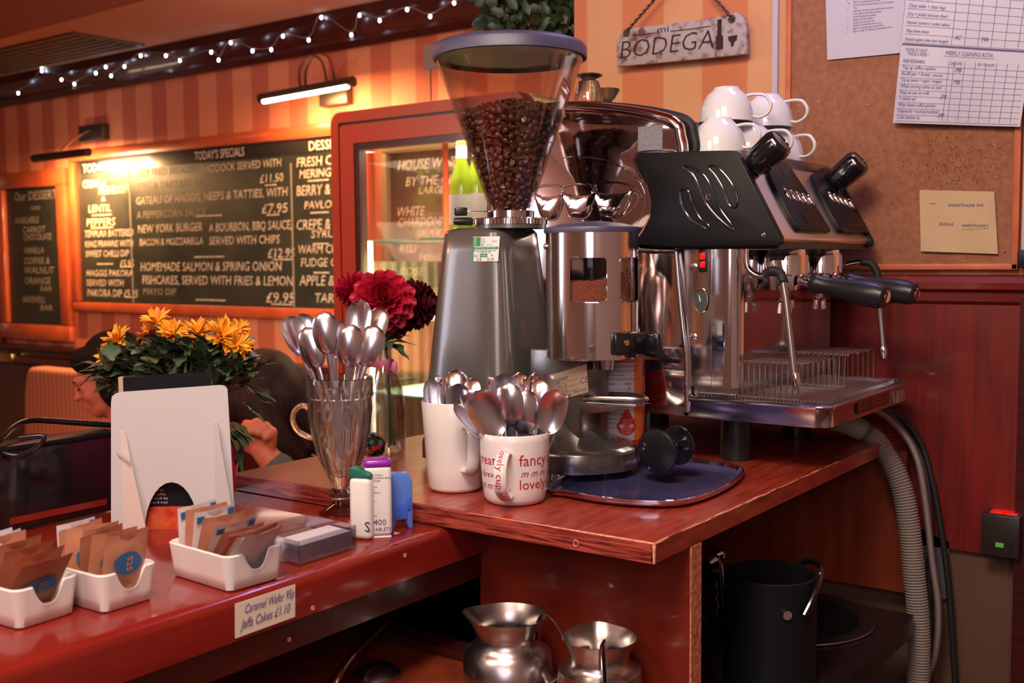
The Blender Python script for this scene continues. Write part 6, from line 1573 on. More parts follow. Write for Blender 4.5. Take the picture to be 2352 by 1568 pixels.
def daisy(mb, cen, nrm, R_, n=16, seed=0, layers=2, spread=.5):
    rg = random.Random(seed); nrm = Vector(nrm).normalized(); a0 = nrm.orthogonal().normalized()
    for l in range(layers):
        for i in range(n):
            an = 2 * pi * (i + .5 * l) / n + rg.uniform(-.15, .15); rd = Quaternion(nrm, an) @ a0; tilt = rg.uniform(-.25, spread) + .35 * l
            d = (rd * cos(tilt) + nrm * sin(tilt)).normalized(); sd_ = nrm.cross(rd).normalized(); u_ = d.cross(sd_)
            if u_.dot(nrm) < 0: u_ = -u_
            petal(mb, cen, d, sd_, u_, R_ * rg.uniform(.8, 1.05), R_ * .15, cup=.5, curl=rg.uniform(-.2, .25), n=4)
def leafm(mb, o, d, up, L, W, lobes=2):
    d = Vector(d).normalized(); sd_ = d.cross(Vector(up)).normalized(); u_ = sd_.cross(d); pts = []; n = 8
    for i in range(n + 1):
        s_ = i / n; w_ = W * sin(pi * (s_ ** .8)) * (1 + .45 * cos(s_ * pi * 2 * lobes + .6)) + .0004
        cen = o + d * (L * s_) - u_ * (L * .25 * s_ * s_)
        pts += [cen - sd_ * w_ + u_ * (w_ * .25), cen, cen + sd_ * w_ + u_ * (w_ * .25)]
    mb.add(pts, [(i * 3 + k, (i + 1) * 3 + k, (i + 1) * 3 + k + 1, i * 3 + k + 1) for i in range(n) for k in range(2)])
# ------------------------------------------------------------------ vase with dahlias
VB = P(890, 1040, 2, ZS)
VB.x -= .0
t = thing('bottle_vase', 'clear glass bottle used as a vase with a pink ribbon at its neck', 'vase', VB)
hv = P(890, 786, 1, VB.y).z - ZS
pr = [(0, 0), (.026, 0), (.0285, .003), (.029, .02), (.029, .075), (.025, .105), (.015, .135), (.0095, .150), (.0085, hv - .012), (.0105, hv - .010), (.0105, hv - .002), (.009, hv)]
c = MB(); c.lathe(pr, (0, 0, 0), 48); c.lathe([(max(0, r - .0022), z + (.004 if i_ == 0 or r > .02 and z < .01 else 0)) for i_, (r, z) in list(enumerate(pr))[::-1]], (0, 0, 0), 48); part('bottle_glass', c, M['vglass'], t)
c = MB(); ca = camang(VB.x, VB.y)
zr_ = P(890, 838, 1, VB.y).z - ZS
def rb(u_, v_, pts, w_):
    p = pts[min(int(u_ * (len(pts) - 1)), len(pts) - 1)]; return p + V(0, 0, (v_ - .5) * w_)
ringp = [V(.0125 * cos(ca - 1.2 + a), .0125 * sin(ca - 1.2 + a), zr_ + .004 * sin(a)) for a in [i * .3 for i in range(21)]]
c.sheet(lambda u_, v_: rb(u_, v_, ringp, .013), 20, 2)
e0 = PD(893, 845, (VB - CAM).dot(RF) - .02) - VB
for ex, ey, tw in ((852, 832, .010), (885, 868, .016), (908, 850, .008)):
    e1 = PD(ex, ey, (VB - CAM).dot(RF) - .035) - VB
    c.sheet(lambda u_, v_, e1=e1, tw=tw: e0.lerp(e1, u_) + RD * ((v_ - .5) * tw * (.5 + u_)) + RX * (.003 * sin(v_ * 3)) + RF * (.004 * sin(u_ * 3)), 6, 3)
c.ell(PD(906, 843, (VB - CAM).dot(RF) - .03) - VB, (.006, .004, .010))
part('ribbon', c, M['ribbon'], t)
dv = (VB - CAM).dot(RF)
def flower(px, py, dz, nrm, R_, mt, lab, seed, leaves=True):
    cen = PD(px, py, dv + dz); t = thing('dahlia', lab, 'flower', cen, None)
    c = MB(); dahlia(c, V(0, 0, 0), nrm, R_, seed=seed); part('petals', c, mt, t)
    base = Vector(VB) + V(random.uniform(-.012, .012), random.uniform(-.01, .01), .012); nk = Vector(VB) + V(0, 0, hv)
    c = MB(); c.tube(smooth_path([-Vector(nrm).normalized() * R_ * .1, (nk - cen) * .6 - Vector(nrm).normalized() * R_ * .3, nk - cen, base - cen], 5), .0022, 8); part('stem', c, M['stem'], t)
    return t
flower(880, 690, -.02, -RF * 1.0 - RD * .25 + RX * .1, .050, M['dahl'], 'big open red dahlia in the middle of the bottle vase', 2)
flower(815, 668, .02, -RX * 1.0 - RD * .3 - RF * .4, .034, M['dahl'], 'smaller red dahlia facing left in the bottle vase', 3)
flower(950, 700, .035, RX * 1.0 - RD * .1 - RF * .35, .042, M['dahld'], 'dark burgundy dahlia facing right in the bottle vase', 4)
flower(905, 745, .05, RD * .6 - RF * .3 + RX * .3, .026, M['dahl'], 'half hidden red dahlia hanging low behind the big one', 5)
t = thing('dahlia_leaves', 'dark green leaves under the red dahlias', 'leaves', VB + V(0, 0, hv)); c = MB()
for i in range(9):
    a = i * .8; leafm(c, V(0, 0, .0), V(cos(a), sin(a), .5 - .4 * (i % 3)), (0, 0, 1), .05, .011)
part('leaf_cluster', c, M['leaf'], t)
# ------------------------------------------------------------------ small ornament
OB = P(858, 1062, 2, ZS)
t = thing('flower_ornament', 'small painted ball ornament of tiny flowers and leaves behind the sundae glass', 'ornament', OB)
R_ = 30 / F * (OB - CAM).dot(RF); oc = V(0, 0, P(858, 1022, 1, OB.y).z - ZS)
c = MB(); c.ell(oc, R_ * .82, None, 24, 16); c.lathe([(0, 0), (R_ * .5, 0), (R_ * .4, .01), (R_ * .3, oc.z - R_ * .5)], (0, 0, 0), 20)
rg = random.Random(9)
def sphdir(): 
    z = rg.uniform(-.8, 1); a = rg.uniform(0, 2 * pi); r = sqrt(1 - z * z); return V(r * cos(a), r * sin(a), z)
for _ in range(90): d_ = sphdir(); c.ell(oc + d_ * R_ * .85, (R_ * .16, R_ * .16, R_ * .09), d_.to_track_quat('Z', 'Y').to_matrix(), 6, 4)
part('ball', c, M['resin'], t)
for mt, cnt, nm in ((mat('orn_orange', (.75, .09, .02), .4), 7, 'orange_flowers'), (mat('orn_yellow', (.75, .35, .06), .4), 8, 'yellow_flowers'), (mat('orn_blue', (.12, .28, .33), .4), 8, 'blue_flowers'), (mat('orn_pink', (.6, .02, .08), .4), 6, 'pink_flowers')):
    c = MB()
    for _ in range(cnt):
        d_ = sphdir(); 
        for q_ in range(6):
            e1 = d_.orthogonal().normalized(); e = Quaternion(d_, q_ * pi / 3) @ e1; c.ell(oc + d_ * R_ * .97 + e * R_ * .13, (R_ * .15, R_ * .08, R_ * .04), Matrix((e, d_.cross(e), d_)).transposed(), 6, 4)
    part(nm, c, mt, t)
# ------------------------------------------------------------------ sweetener dispensers
def disp(pxl, pxr, pyb, pyt, y_hint, name, lab, capm, body, capf, rz, depth_, txt):
    q = P((pxl + pxr) / 2, pyb - 4, 2, ZB); dep = (q - CAM).dot(RF); W = (pxr - pxl) / F * dep
    H = P((pxl + pxr) / 2, pyt, 1, q.y).z - ZB
    t = thing(name, lab, 'sweetener dispenser', q); t.rotation_euler = (0, 0, rz)
    return t, W, H, q
fz = atan2(RX.y, RX.x)     # rotation that makes local x run along the picture
t, W, H, q = disp(800, 858, 1240, 1082, 0, 'sweetener_dispenser', 'white sweetener dispenser with a green sloping cap', None, None, 0, fz - .25, .016, 0)
c = MB(); c.rbox((.003, 0, (H - .006) / 2), (W * .95, .020, H - .006), .007, 4); part('case', c, M['wplast'], t, ang=60)
c = MB(); c.prism([(-W * .46, H - .007), (W * .46, H - .007), (W * .46, H - .002), (W * .30, H + .001), (-W * .38, H + .006), (-W * .46, H + .003)], (.003, -.0085, 0), (1, 0, 0), (0, 0, 1), (0, .017, 0), bev=.002); part('cap', c, M['green'], t)
c = MB()
for k in range(4): c.rbox((-.008 + k * .0035, 0, H + .0045 - k * .0012), (.0012, .012, .0012), .0004)
part('cap_ridges', c, M['stickg'], t)
c = MB(); text(c, 'S', V(.0085, -.0103, .011), (1, 0, 0), (0, 0, 1), .017); text(c, 'sweet', V(-.0115, -.0103, H * .62), (0, 0, 1), (-1, 0, 0), .0048); part('print', c, M['resin'], t, smooth=False)
t, W, H, q = disp(836, 903, 1236, 1062, 0, 'sweetener_dispenser', 'tall white sweetener dispenser with a purple cap', None, None, 0, fz + .18, .018, 0)
c = MB(); c.rbox((0, 0, (H - .004) / 2 + .002), (W * .92, .022, H - .006), .005, 4); c.rbox((0, 0, .0015), (W * .86, .019, .003), .001); part('case', c, M['wplast'], t, ang=60)
c = MB(); c.rbox((0, 0, H), (W * .94, .023, .011), .005, 4); part('cap', c, M['purple'], t, ang=60)
c = MB()
for i, s_ in enumerate(('ASPARTAME &', 'ACESULFAME-K BASED', 'SWEETENER', '', 'gluten free', 'contains', 'phenylalanine', 'store in', '', 'cool dry', 'place', 'BOLD', 'free of', '', 'vegetarian', '', 'Taste me')):
    if s_: text(c, s_, V(-W * .42, -.0114, H - .014 - i * .0034), (1, 0, 0), (0, 0, 1), .0031)
text(c, '400', V(-.006, -.0114, .0165), (1, 0, 0), (0, 0, 1), .0098); text(c, 'TABLETS', V(-.008, -.0114, .0095), (1, 0, 0), (0, 0, 1), .0058)
part('print', c, M['inkb'], t, smooth=False)
t, W, H, q = disp(896, 946, 1216, 1084, 0, 'sweetener_dispenser', 'translucent blue sweetener dispenser, rightmost of the three', None, None, 0, fz + .35, .018, 0)
c = MB(); c.prism([(-W / 2, 0), (-W / 2, H), (W * .28, H), (W / 2, H - .010), (W / 2, 0), (W * .30, 0), (W * .18, .012), (-W * .30, .014), (-W * .38, 0)], (0, -.008, 0), (1, 0, 0), (0, 0, 1), (0, .016, 0), bev=.0015); part('case', c, M['bluep'], t, ang=40)
c = MB(); c.rbox((-.002, -.0088, H * .32), (W * .62, .002, H * .28), .001); c.rbox((W * .30, -.0088, H * .45), (W * .24, .002, H * .22), .001); part('slider', c, mat('blue_dark', (.05, .14, .62), .3), t)
# ------------------------------------------------------------------ card box
cn = [P(687, 1302, 2, ZB), P(819, 1260, 2, ZB), P(588, 1266, 2, ZB)]
o = cn[0]; ux = (cn[1] - o); uy = (cn[2] - o); uy = (uy - ux * (uy.dot(ux) / ux.length_squared) * .6); Lx, Ly = ux.length, uy.length; ux.normalize(); uy.normalize()
t = thing('card_box', 'clear plastic box holding a stack of white cards on the bar counter', 'box', o)
h = .026; th_ = .0015; c = MB()
c.prism([(0, 0), (Lx, 0), (Lx, Ly), (0, Ly)], (0, 0, 0), ux, uy, (0, 0, th_))
for a, b, du, dv_ in ((0, 0, Lx, th_), (0, Ly - th_, Lx, th_), (0, 0, th_, Ly), (Lx - th_, 0, th_, Ly)): c.prism([(a, b), (a + du, b), (a + du, b + dv_), (a, b + dv_)], (0, 0, th_), ux, uy, (0, 0, h))
part('plastic_tray', c, M['clearp'], t, smooth=False)
c = MB(); 
for i in range(14): c.prism([(.003, .003), (Lx - .004 - .0006 * (i % 3), .003), (Lx - .004, Ly * .50), (.003, Ly * .50 + .0007 * (i % 2))], (0, 0, th_ + .0005 + i * .0014), ux, uy, (0, 0, .00125))
part('white_cards', c, M['paper'], t, smooth=False)
c = MB(); c.prism([(.003, Ly * .52), (Lx - .004, Ly * .52), (Lx - .004, Ly - .004), (.003, Ly - .004)], (0, 0, th_), ux, uy, (0, 0, .012)); part('brown_cards', c, mat('brown_card', (.16, .08, .05), .5), t, smooth=False)
# ------------------------------------------------------------------ sachets and dishes
def sachet_mesh(mt, txt=True, col=None):
    """upright sachet, base edge at z=0, width along Y, faces +-X"""
    c = MB(); W, H = .052, .064; nu, nv = 10, 12
    for sgn in (1, -1):
        def f(a, b):
            y = (a - .5) * W; z = b * H; bul = .0028 * (sin(pi * a) ** .6) * (sin(pi * min(1, max(0, (b - .09) / .82))) ** .6 if .09 < b < .91 else 0)
            bul += .0007 * sin(a * 9 + b * 7) * (sin(pi * a)) ; return V(sgn * bul + .0035 * (b * b) * sin(a * 2.6 + .5), y, z)
        c.sheet(f, nu, nv)
    me = mesh_of('packet', c, mt, ang=80); out = [('packet', me)]
    if txt == 'oval':
        c = MB(); vs = [V(.0043 + .0014, .0, .032)]; n = 20
        for i in range(n):
            a = 2 * pi * i / n; vs.append(V(.0043 + .0010, .0165 * cos(a) * (1 - .25 * sin(a) * cos(a)), .034 + .0115 * sin(a)))
        c.add(vs, [(0, i + 1, (i + 1) % n + 1) for i in range(n)]); out.append(('blue_oval', mesh_of('blue_oval', c, M['blue'], False)))
        c = MB(); text(c, 'sts', V(.0066, .004, .026), (0, 0, 1), (0, -1, 0), .014, off=.01); out.append(('lettering', mesh_of('lettering', c, mt, False)))
        c = MB(); text(c, 'sugar', V(.0048, -.010, .012), (0, 1, 0), (0, 0, 1), .008); out.append(('small_print', mesh_of('small_print', c, M['ink'], False)))
    if txt == 'blue':
        c = MB()
        for y0, z0, w_, h_ in ((-.024, .052, .009, .007), (.015, .054, .008, .008), (-.004, .03, .012, .010)): c.prism([(0, 0), (w_, 0), (w_, h_), (0, h_)], (.0046 if z0 < .05 else .0036, y0, z0), (0, 1, 0), (0, 0, 1), (.0003, 0, 0))
        out.append(('blue_marks', mesh_of('blue_marks', c, M['blue'], False)))
    return out
SM = {'kraft': sachet_mesh(M['kraft'], 'oval'), 'kraftp': sachet_mesh(M['kraft'], None), 'dark': sachet_mesh(M['kraftd'], 'oval'), 'white': sachet_mesh(M['sachw'], 'blue'), 'whitep': sachet_mesh(M['sachw'], None)}
SM['kraftp'] = SM['kraftp']
def sachet(kind, loc, yaw, lean, lab, group, roll=0):
    t = bpy.data.objects.new('sugar_sachet', None); COL.objects.link(t); t.location = loc; t.empty_display_size = .02
    t.rotation_mode = 'QUATERNION'; t.rotation_quaternion = Quaternion((0, 0, 1), yaw) @ Quaternion((0, 1, 0), lean) @ Quaternion((1, 0, 0), roll)
    tag(t, lab, 'sachet', group)
    for n_, me in SM[kind]:
        o = bpy.data.objects.new(n_, me); COL.objects.link(o); o.parent = t
    return t
def dish(corner, Lx, Ly, h, rz, lab):
    """corner = near right-hand bottom corner; long side runs to -x, short side to +y"""
    t = thing('sachet_dish', lab, 'dish', corner); t.rotation_euler = (0, 0, rz)
    def rr(x0, x1, y0, y1, r, n_=8, m=12):
        o = []
        cs = ((x1 - r, y1 - r), (x0 + r, y1 - r), (x0 + r, y0 + r), (x1 - r, y0 + r))
        for k, (cx_, cy_) in enumerate(cs):
            for i in range(n_ + 1): a = k * pi / 2 + i / n_ * pi / 2; o.append((cx_ + r * cos(a), cy_ + r * sin(a)))
            # subdivide the following straight side
            nx = cs[(k + 1) % 4]; a2 = (k + 1) * pi / 2; e = (nx[0] + r * cos(a2), nx[1] + r * sin(a2)); s_ = o[-1]
            for i in range(1, m * 2): o.append((s_[0] + (e[0] - s_[0]) * i / (m * 2), s_[1] + (e[1] - s_[1]) * i / (m * 2)))
        return o
    fl = .004
    def hh(x, y):
        if abs(x - (-Lx / 2)) > Lx / 2 - .006:
            d_ = abs(y - Ly / 2); w_ = .0155
            if d_ < w_: return h - .019 * (1 - (d_ / w_) ** 2.6)
            if d_ < w_ + .004: return h - .0
        return h
    A = rr(-Lx, 0, 0, Ly, .008); B = rr(-Lx - fl, fl, -fl, Ly + fl, .010); Cc = rr(-Lx - fl + .003, fl - .003, -fl + .003, Ly + fl - .003, .008); D = rr(-Lx + .004, -.004, .004, Ly - .004, .006)
    A2 = rr(-Lx + .003, -.003, .003, Ly - .003, .006); n = len(A)
    L_ = [[(x, y, 0) for x, y in A2], [(x, y, .002) for x, y in A]]
    vs = []
    for l in L_: vs += l
    for f_ in (.35, .7): vs += [(a[0] + (b[0] - a[0]) * f_, a[1] + (b[1] - a[1]) * f_, min(h * f_, hh(*b) * .96)) for a, b in zip(A, B)]
    vs += [(a[0] + (b[0] - a[0]) * hh(*b) / h, a[1] + (b[1] - a[1]) * hh(*b) / h, hh(*b) - .001) for a, b in zip(A, B)]
    vs += [(c_[0] * .5 + b[0] * .5, c_[1] * .5 + b[1] * .5, hh(*b) + .0005) for c_, b in zip(Cc, B)]
    vs += [(c_[0], c_[1], hh(*b) - .001) for c_, b in zip(Cc, B)]
    vs += [(d_[0], d_[1], .005) for d_ in D]
    nl = 8; fs = [(k * n + i, k * n + (i + 1) % n, (k + 1) * n + (i + 1) % n, (k + 1) * n + i) for k in range(nl - 1) for i in range(n)]
    fs.append(list(range(n))[::-1]); fs.append([(nl - 1) * n + i for i in range(n)])
    c = MB(); c.add(vs, fs); part('dish_body', c, M['dishw'], t, ang=50)
    return t
def indish(dish_, x, y): return dish_.location + Matrix.Rotation(dish_.rotation_euler.z, 3, 'Z') @ V(x, y, .007)
D3 = dish(P(526, 1363, 2, ZB), .098, .064, .037, -.06, 'white ceramic sachet dish nearest the card box, rightmost of the three')
D2 = dish(P(238, 1412, 2, ZB), .085, .056, .037, .03, 'white ceramic sachet dish in the middle of the three')
D1 = dish(P(42, 1450, 2, ZB), .085, .058, .037, .06, 'white ceramic sachet dish leftmost at the picture edge')
g3 = 'sachets in the right dish'
for i, (k, x, ln, yw, lab) in enumerate((
  ('white', -.092, -.06, .10, 'white sachet with blue corners standing at the back left of the right dish'),
  ('kraftp', -.081, .03, .0, 'plain brown sachet standing second from the left in the right dish'),
  ('white', -.073, .12, .05, 'white sachet with a blue mark third from the left in the right dish'),
  ('kraftp', -.066, .32, -.05, 'brown sachet leaning fourth from the left in the right dish'),
  ('white', -.059, .48, .04, 'white sachet with a blue corner leaning in the middle of the right dish'),
  ('dark', -.052, .62, .0, 'dark brown sachet leaning low in the middle of the right dish'),
  ('whitep', -.047, .66, .06, 'plain white sachet leaning right of the middle in the right dish'),
  ('dark', -.042, .68, -.04, 'dark brown sachet fifth from the right in the right dish'),
  ('kraftp', -.037, .68, .05, 'brown sachet fourth from the right in the right dish'),
  ('dark', -.032, .60, .16, 'brown sachet sticking up highest near the right end of the right dish'),
  ('whitep', -.028, .66, -.02, 'white sachet second from the right in the right dish'),
  ('whitep', -.024, .62, .10, 'white sachet poking out farthest right from the right dish'))):
    sachet(k, indish(D3, x, .031), yw - .06, ln, lab, g3)
g2 = 'sachets in the middle dish'
for k, x, ln, yw, y, lab in (
  ('white', -.078, -.12, .25, .030, 'white sachet with blue marks at the back of the middle dish'),
  ('kraftp', -.068, -.02, .12, .028, 'brown sachet at the back left of the middle dish'),
  ('kraft', -.058, .0, -.10, .026, 'brown sachet tilted left in the middle dish, blue oval half hidden'),
  ('kraftp', -.049, .06, .30, .030, 'brown sachet third from the front in the middle dish'),
  ('dark', -.040, .10, .15, .026, 'darker brown sachet behind the front ones in the middle dish'),
  ('kraft', -.030, .13, .05, .027, 'brown sachet just behind the front one in the middle dish'),
  ('kraft', -.017, .14, .10, .032, 'front brown sachet with a clear blue oval in the middle dish')):
    sachet(k, indish(D2, x, y), yw, ln, lab, g2, roll=.05 * sin(x * 900))
g1 = 'sachets in the left dish'
for k, x, ln, yw, y, lab in (
  ('whitep', -.080, -.10, .2, .030, 'pale sachet at the back of the left dish'),
  ('kraftp', -.070, .02, .1, .030, 'light brown sachet second from the back in the left dish'),
  ('white', -.062, -.2, .45, .040, 'white sachet with blue marks leaning between the left and middle dishes'),
  ('dark', -.052, .16, .1, .028, 'large dark brown sachet in the middle of the left dish'),
  ('dark', -.042, .30, .1, .028, 'dark brown sachet with a blue oval leaning in the left dish'),
  ('kraft', -.040, .48, .12, .030, 'brown sachet leaning low at the front of the left dish'),
  ('dark', -.034, .62, .05, .030, 'lowest dark sachet lying over the notch of the left dish')):
    sachet(k, indish(D1, x, y), yw, ln, lab, g1)
# ------------------------------------------------------------------ menu stand with book
PL, PR = P(255, 1222, 2, ZB), P(541, 1217, 2, ZB)
t = thing('menu_stand', 'grey white card display stand seen from behind with two folding struts', 'stand', PL)
nb = V(-(PR - PL).y, (PR - PL).x, 0).normalized()
if nb.dot(CAM - PL) < 0: nb = -nb
def onb(px, py, off=0):
    d_ = ray(px, py); q = PL + nb * off; return CAM + d_ * ((q - CAM).dot(nb) / d_.dot(nb))
ub = (PR - PL).normalized()
def outl(pts, off, r=None): return [((onb(x, y, off) - PL).dot(ub), (onb(x, y, off) - PL).z) for x, y in pts]
arc = [(394 - 62 * cos(a), 1225 - 118 * sin(a)) for a in [pi - i * pi / 14 for i in range(15)]][::-1]
arc = [(394 + 62 * cos(a), 1222 - 115 * sin(a)) for a in [i * pi / 14 for i in range(15)]]
pts = [(255, 1222), (255, 925), (257, 910), (266, 903), (278, 900), (505, 884), (516, 886), (522, 893), (523, 905), (541, 1217)] + arc
c = MB(); c.prism(outl(pts, 0), (0, 0, 0), ub, (0, 0, 1), -nb * .0016); part('back_board', c, M['greycard'], t, smooth=False)
for hg, tp, out_, nm in (((285, 1222), (287, 990), 52, 0), ((497, 1217), (497, 966), 45, 1)):
    a = onb(*hg, .0005) - PL; b = onb(*tp, .0005) - PL
    tip = P(hg[0] + out_, 1226, 2, ZB) - PL; d_ = V(tip.x - a.x, tip.y - a.y, 0); wd = d_.length; d_.normalize()
    hgt = b.z - a.z
    c = MB(); c.prism([(0, 0), (0, hgt), (wd * .14, hgt - .001), (wd * .26, hgt - .010), (wd * .36, hgt * .75), (wd, 0)], V(a.x, a.y, 0), d_, (0, 0, 1), V(-d_.y, d_.x, 0) * .0015); part('folding_strut', c, mat('strut_card', (.66, .55, .50), .6) if nm == 0 else M['greycard'], t, smooth=False)
c = MB(); a = onb(268, 1035, .001) - PL; c.prism([(0, 0), (.020, -.010), (.021, -.014), (.002, -.004)], a, (ub * .9 + nb * .4).normalized(), (0, 0, 1), nb * .001); part('locking_tab', c, M['greycard'], t, smooth=False)
bo = onb(285, 1215, -.012)
t2 = thing('menu_folder', 'black menu folder standing behind the card stand', 'menu', V(bo.x, bo.y, ZB))
tl = onb(284, 867, -.012); trr = onb(494, 854, -.012); c = MB(t2.location)
w_ = (trr - tl).dot(ub)
c.prism([(0, 0), (w_, 0), (w_, trr.z - ZB), (0, tl.z - ZB)], t2.location, ub, (0, 0, 1), -nb * .008); part('cover', c, M['blackm'], t2, smooth=False)
c = MB(t2.location); c.prism([(-.0005, 0), (.005, 0), (.005, tl.z - ZB + .0004), (-.0005, tl.z - ZB + .0006)], t2.location + nb * .0005, ub, (0, 0, 1), -nb * .009); part('pale_spine', c, mat('spine', (.45, .32, .26), .6), t2, smooth=False)
c = MB(t2.location); 
q = [onb(345, 1222, -.0112), onb(395, 1222, -.0112)]; c.prism([(.02, .0), (.085, .0), (.085, .028), (.02, .028)], t2.location + nb * .0008, ub, (0, 0, 1), nb * .0003); part('red_picture', c, mat('menu_red', (.45, .015, .01), .5, col2=(.6, .12, .03), scale=60), t2, smooth=False)
c = MB(t2.location); 
for i in range(4): text(c, ('Hot drinks', 'tea & coffee', 'served all day', 'cakes & trays')[i], t2.location + nb * .0010 + ub * .03 + V(0, 0, .047 - i * .005), ub, (0, 0, 1), .0045)
part('small_print', c, M['titlew'], t2, smooth=False)
# ------------------------------------------------------------------ potted chrysanthemum
PB = P(470, 1172, 2, ZB)
dp = (PB - CAM).dot(RF)
t = thing('potted_chrysanthemum', 'orange flowering chrysanthemum in a bright pink pot behind the menu stand', 'plant', PB)
rt = 86 / F * dp; hp2 = P(470, 985, 1, PB.y).z - ZB
c = MB(); c.lathe([(0, 0), (rt * .70, 0), (rt * .74, .004), (rt * .92, hp2 * .6), (rt * 1.0, hp2), (rt * .97, hp2 + .002), (rt * .93, hp2), (rt * .85, hp2 * .6), (0, hp2 * .55)], (0, 0, 0), 48); part('pot', c, M['pinkpot'], t)
rg = random.Random(11)
def W2(px, py, dz): return PD(px, py, dp + dz) - PB
base = V(0, 0, hp2 - .01)
c = MB(); cl = MB(); co = MB()
heads = [(272, 782, -.01, 38), (345, 772, .02, 32), (362, 742, .0, 40), (398, 768, -.015, 38), (452, 766, .0, 40), (432, 790, -.02, 26), (512, 772, -.01, 46), (545, 792, -.02, 36), (546, 758, .01, 30), (250, 820, -.02, 30), (330, 790, .03, 26), (500, 800, .02, 26)]
for x, y, dz, r in heads: c.tube(smooth_path([base, W2(x + (420 - x) * .4, y + 90, dz), W2(x, y, dz)], 5), .0018, 6)
part('stems', c, M['stem'], t)
for i in range(560):
    a = rg.uniform(0, 2 * pi); x = 405 + 172 * sqrt(rg.random()) * cos(a); y = 860 + 72 * sqrt(rg.random()) * sin(a)
    if y > 935: continue
    dz = rg.uniform(-.05, .09); p = W2(x, y, dz); d_ = V(rg.uniform(-1, 1), rg.uniform(-1, 1), rg.uniform(-.5, .8)) + (p - base).normalized() * .8
    leafm(cl if rg.random() < .88 else co, p, d_, (0, 0, 1), rg.uniform(.022, .042), rg.uniform(.006, .010))
for x, y, dx, dy in ((560, 930, 60, -20), (560, 925, 50, 28), (580, 850, 30, -20), (230, 835, -40, -5), (240, 850, -30, 12), (585, 860, 25, -30), (530, 990, 50, 5), (530, 1000, 20, 50), (560, 880, 35, 20), (545, 960, 40, -30), (575, 900, 48, 5), (535, 1020, 25, 40)):
    p = W2(x, y, -.01); d_ = (RX * dx + RD * dy).normalized() - RF * .2; leafm(cl if x > 500 else co, p, d_, (0, 0, 1), .038, .008)
for i in range(14): # leaves hanging over the pot edge
    a = camang(PB.x, PB.y) + rg.uniform(.3, 1.6); leafm(cl if i % 3 else co, V(rt * .8 * cos(a), rt * .8 * sin(a), hp2 + .008), V(cos(a), sin(a), -.5 - rg.random()), (0, 0, 1), .038, .010)
part('leaves', cl, M['leaf'], t); part('dry_leaves', co, M['leafo'], t)
for i, (x, y, dz, r) in enumerate(heads):
    c = MB(); nn = (W2(x, y, dz) - W2(410, 880, .02)).normalized() + (-RF) * .6 + V(0, 0, .2)
    daisy(c, W2(x, y, dz), nn, r / F * dp * 1.1, n=19, seed=i, spread=.7); c.ell(W2(x, y, dz), r / F * dp * .18, None, 8, 6)
    part('flower', c, M['rust'] if i in (1, 10) else M['orange'], t)
c = MB()
for x, y in ((545, 800), (560, 790), (573, 798), (580, 815), (565, 808), (470, 815), (482, 820), (495, 828), (288, 830), (318, 845), (490, 770), (590, 822), (465, 800), (575, 780), (400, 795), (345, 800)):
    c.ell(W2(x, y, rg.uniform(-.02, .01)), (.006, .006, .005), None, 10, 7)
part('buds', c, mat('bud', (.22, .17, .16), .7, col2=(.12, .14, .07), scale=200), t)
# ------------------------------------------------------------------ black chest with tube handle
xc = -.70
a0 = P(0, 1030, 0, xc); a1 = P(262, 984, 0, xc)
t = thing('black_case', 'large glossy black case with bent tube handles at the left of the counter', 'case', V(xc - .1, (a0.y + a1.y) / 2, ZB + .0))
c = MB(t.location); zc_ = (a0.z + a1.z) / 2
c.rbox((xc - .02, (a0.y - .25 + a1.y) / 2, (ZB + zc_) / 2), (.04, a1.y - a0.y + .25, zc_ - ZB - .004), .004); part('case_body', c, M['blackg'], t)
c = MB(t.location); c.rbox((xc - .02, (a0.y - .25 + a1.y) / 2, zc_ - .004), (.046, a1.y - a0.y + .258, .008), .003); part('lid_rim', c, M['blackm'], t)
c = MB(t.location); yy = [P(x, 1160, 0, xc).y for x in (20, 245)]
c.box(xc, xc + .001, yy[0], yy[1], ZB + .012, ZB + .020); part('counter_reflection', c, M['barwood'], t, smooth=False)  # strip of counter red put on as its reflection in the case
xh = xc + .0
c = MB(t.location); dpc = (a1 - CAM).dot(RF)
def H_(x, y, dz): return PD(x, y, dpc + dz)
c.tube(smooth_path([H_(-30, 1040, -.15), H_(0, 1010, -.12), H_(30, 982, -.08), H_(62, 967, -.05), H_(110, 966, -.02), H_(250, 976, .02), H_(330, 984, .05)], 6), .0038, 12); part('tube_handle', c, M['blackg'], t)
c = MB(t.location); c.tube(smooth_path([H_(45, 1006, -.12), H_(92, 1001, -.12), H_(100, 1006, -.12), H_(90, 1022, -.12), H_(62, 1040, -.12), H_(30, 1046, -.12), H_(-20, 1030, -.12)], 6), .0034, 12); part('bent_latch', c, M['blackg'], t)
# ------------------------------------------------------------------ bench back
b0, b1 = P(58, 842, 1, 1.85), P(420, 868, 1, 1.85)
t = thing('bench_back', 'orange striped upholstered bench back against the far wall', 'bench', V((b0.x + b1.x) / 2, 1.9, .35))
c = MB(t.location); zt4 = b0.z
pts = [(b0.x - .06, .35), (b0.x - .03, zt4 - .15), (b0.x, zt4 - .03), (b0.x + .03, zt4), (b1.x, zt4), (b1.x, .35)]
c.prism([(x - b0.x, z) for x, z in pts], (b0.x, 1.85, 0), (1, 0, 0), (0, 0, 1), (0, .10, 0), bev=.02, seg=3); part('backrest', c, M['bench'], t)
c = MB(t.location); c.rbox(((b0.x + b1.x) / 2, 1.66, .42), (b1.x - b0.x + .1, .42, .12), .03); part('seat', c, M['bench'], t)
c = MB(t.location); c.box(b0.x - .03, b1.x + .02, 1.50, 1.90, 0, .36); part('plinth', c, M['darkwood'], t, smooth=False)
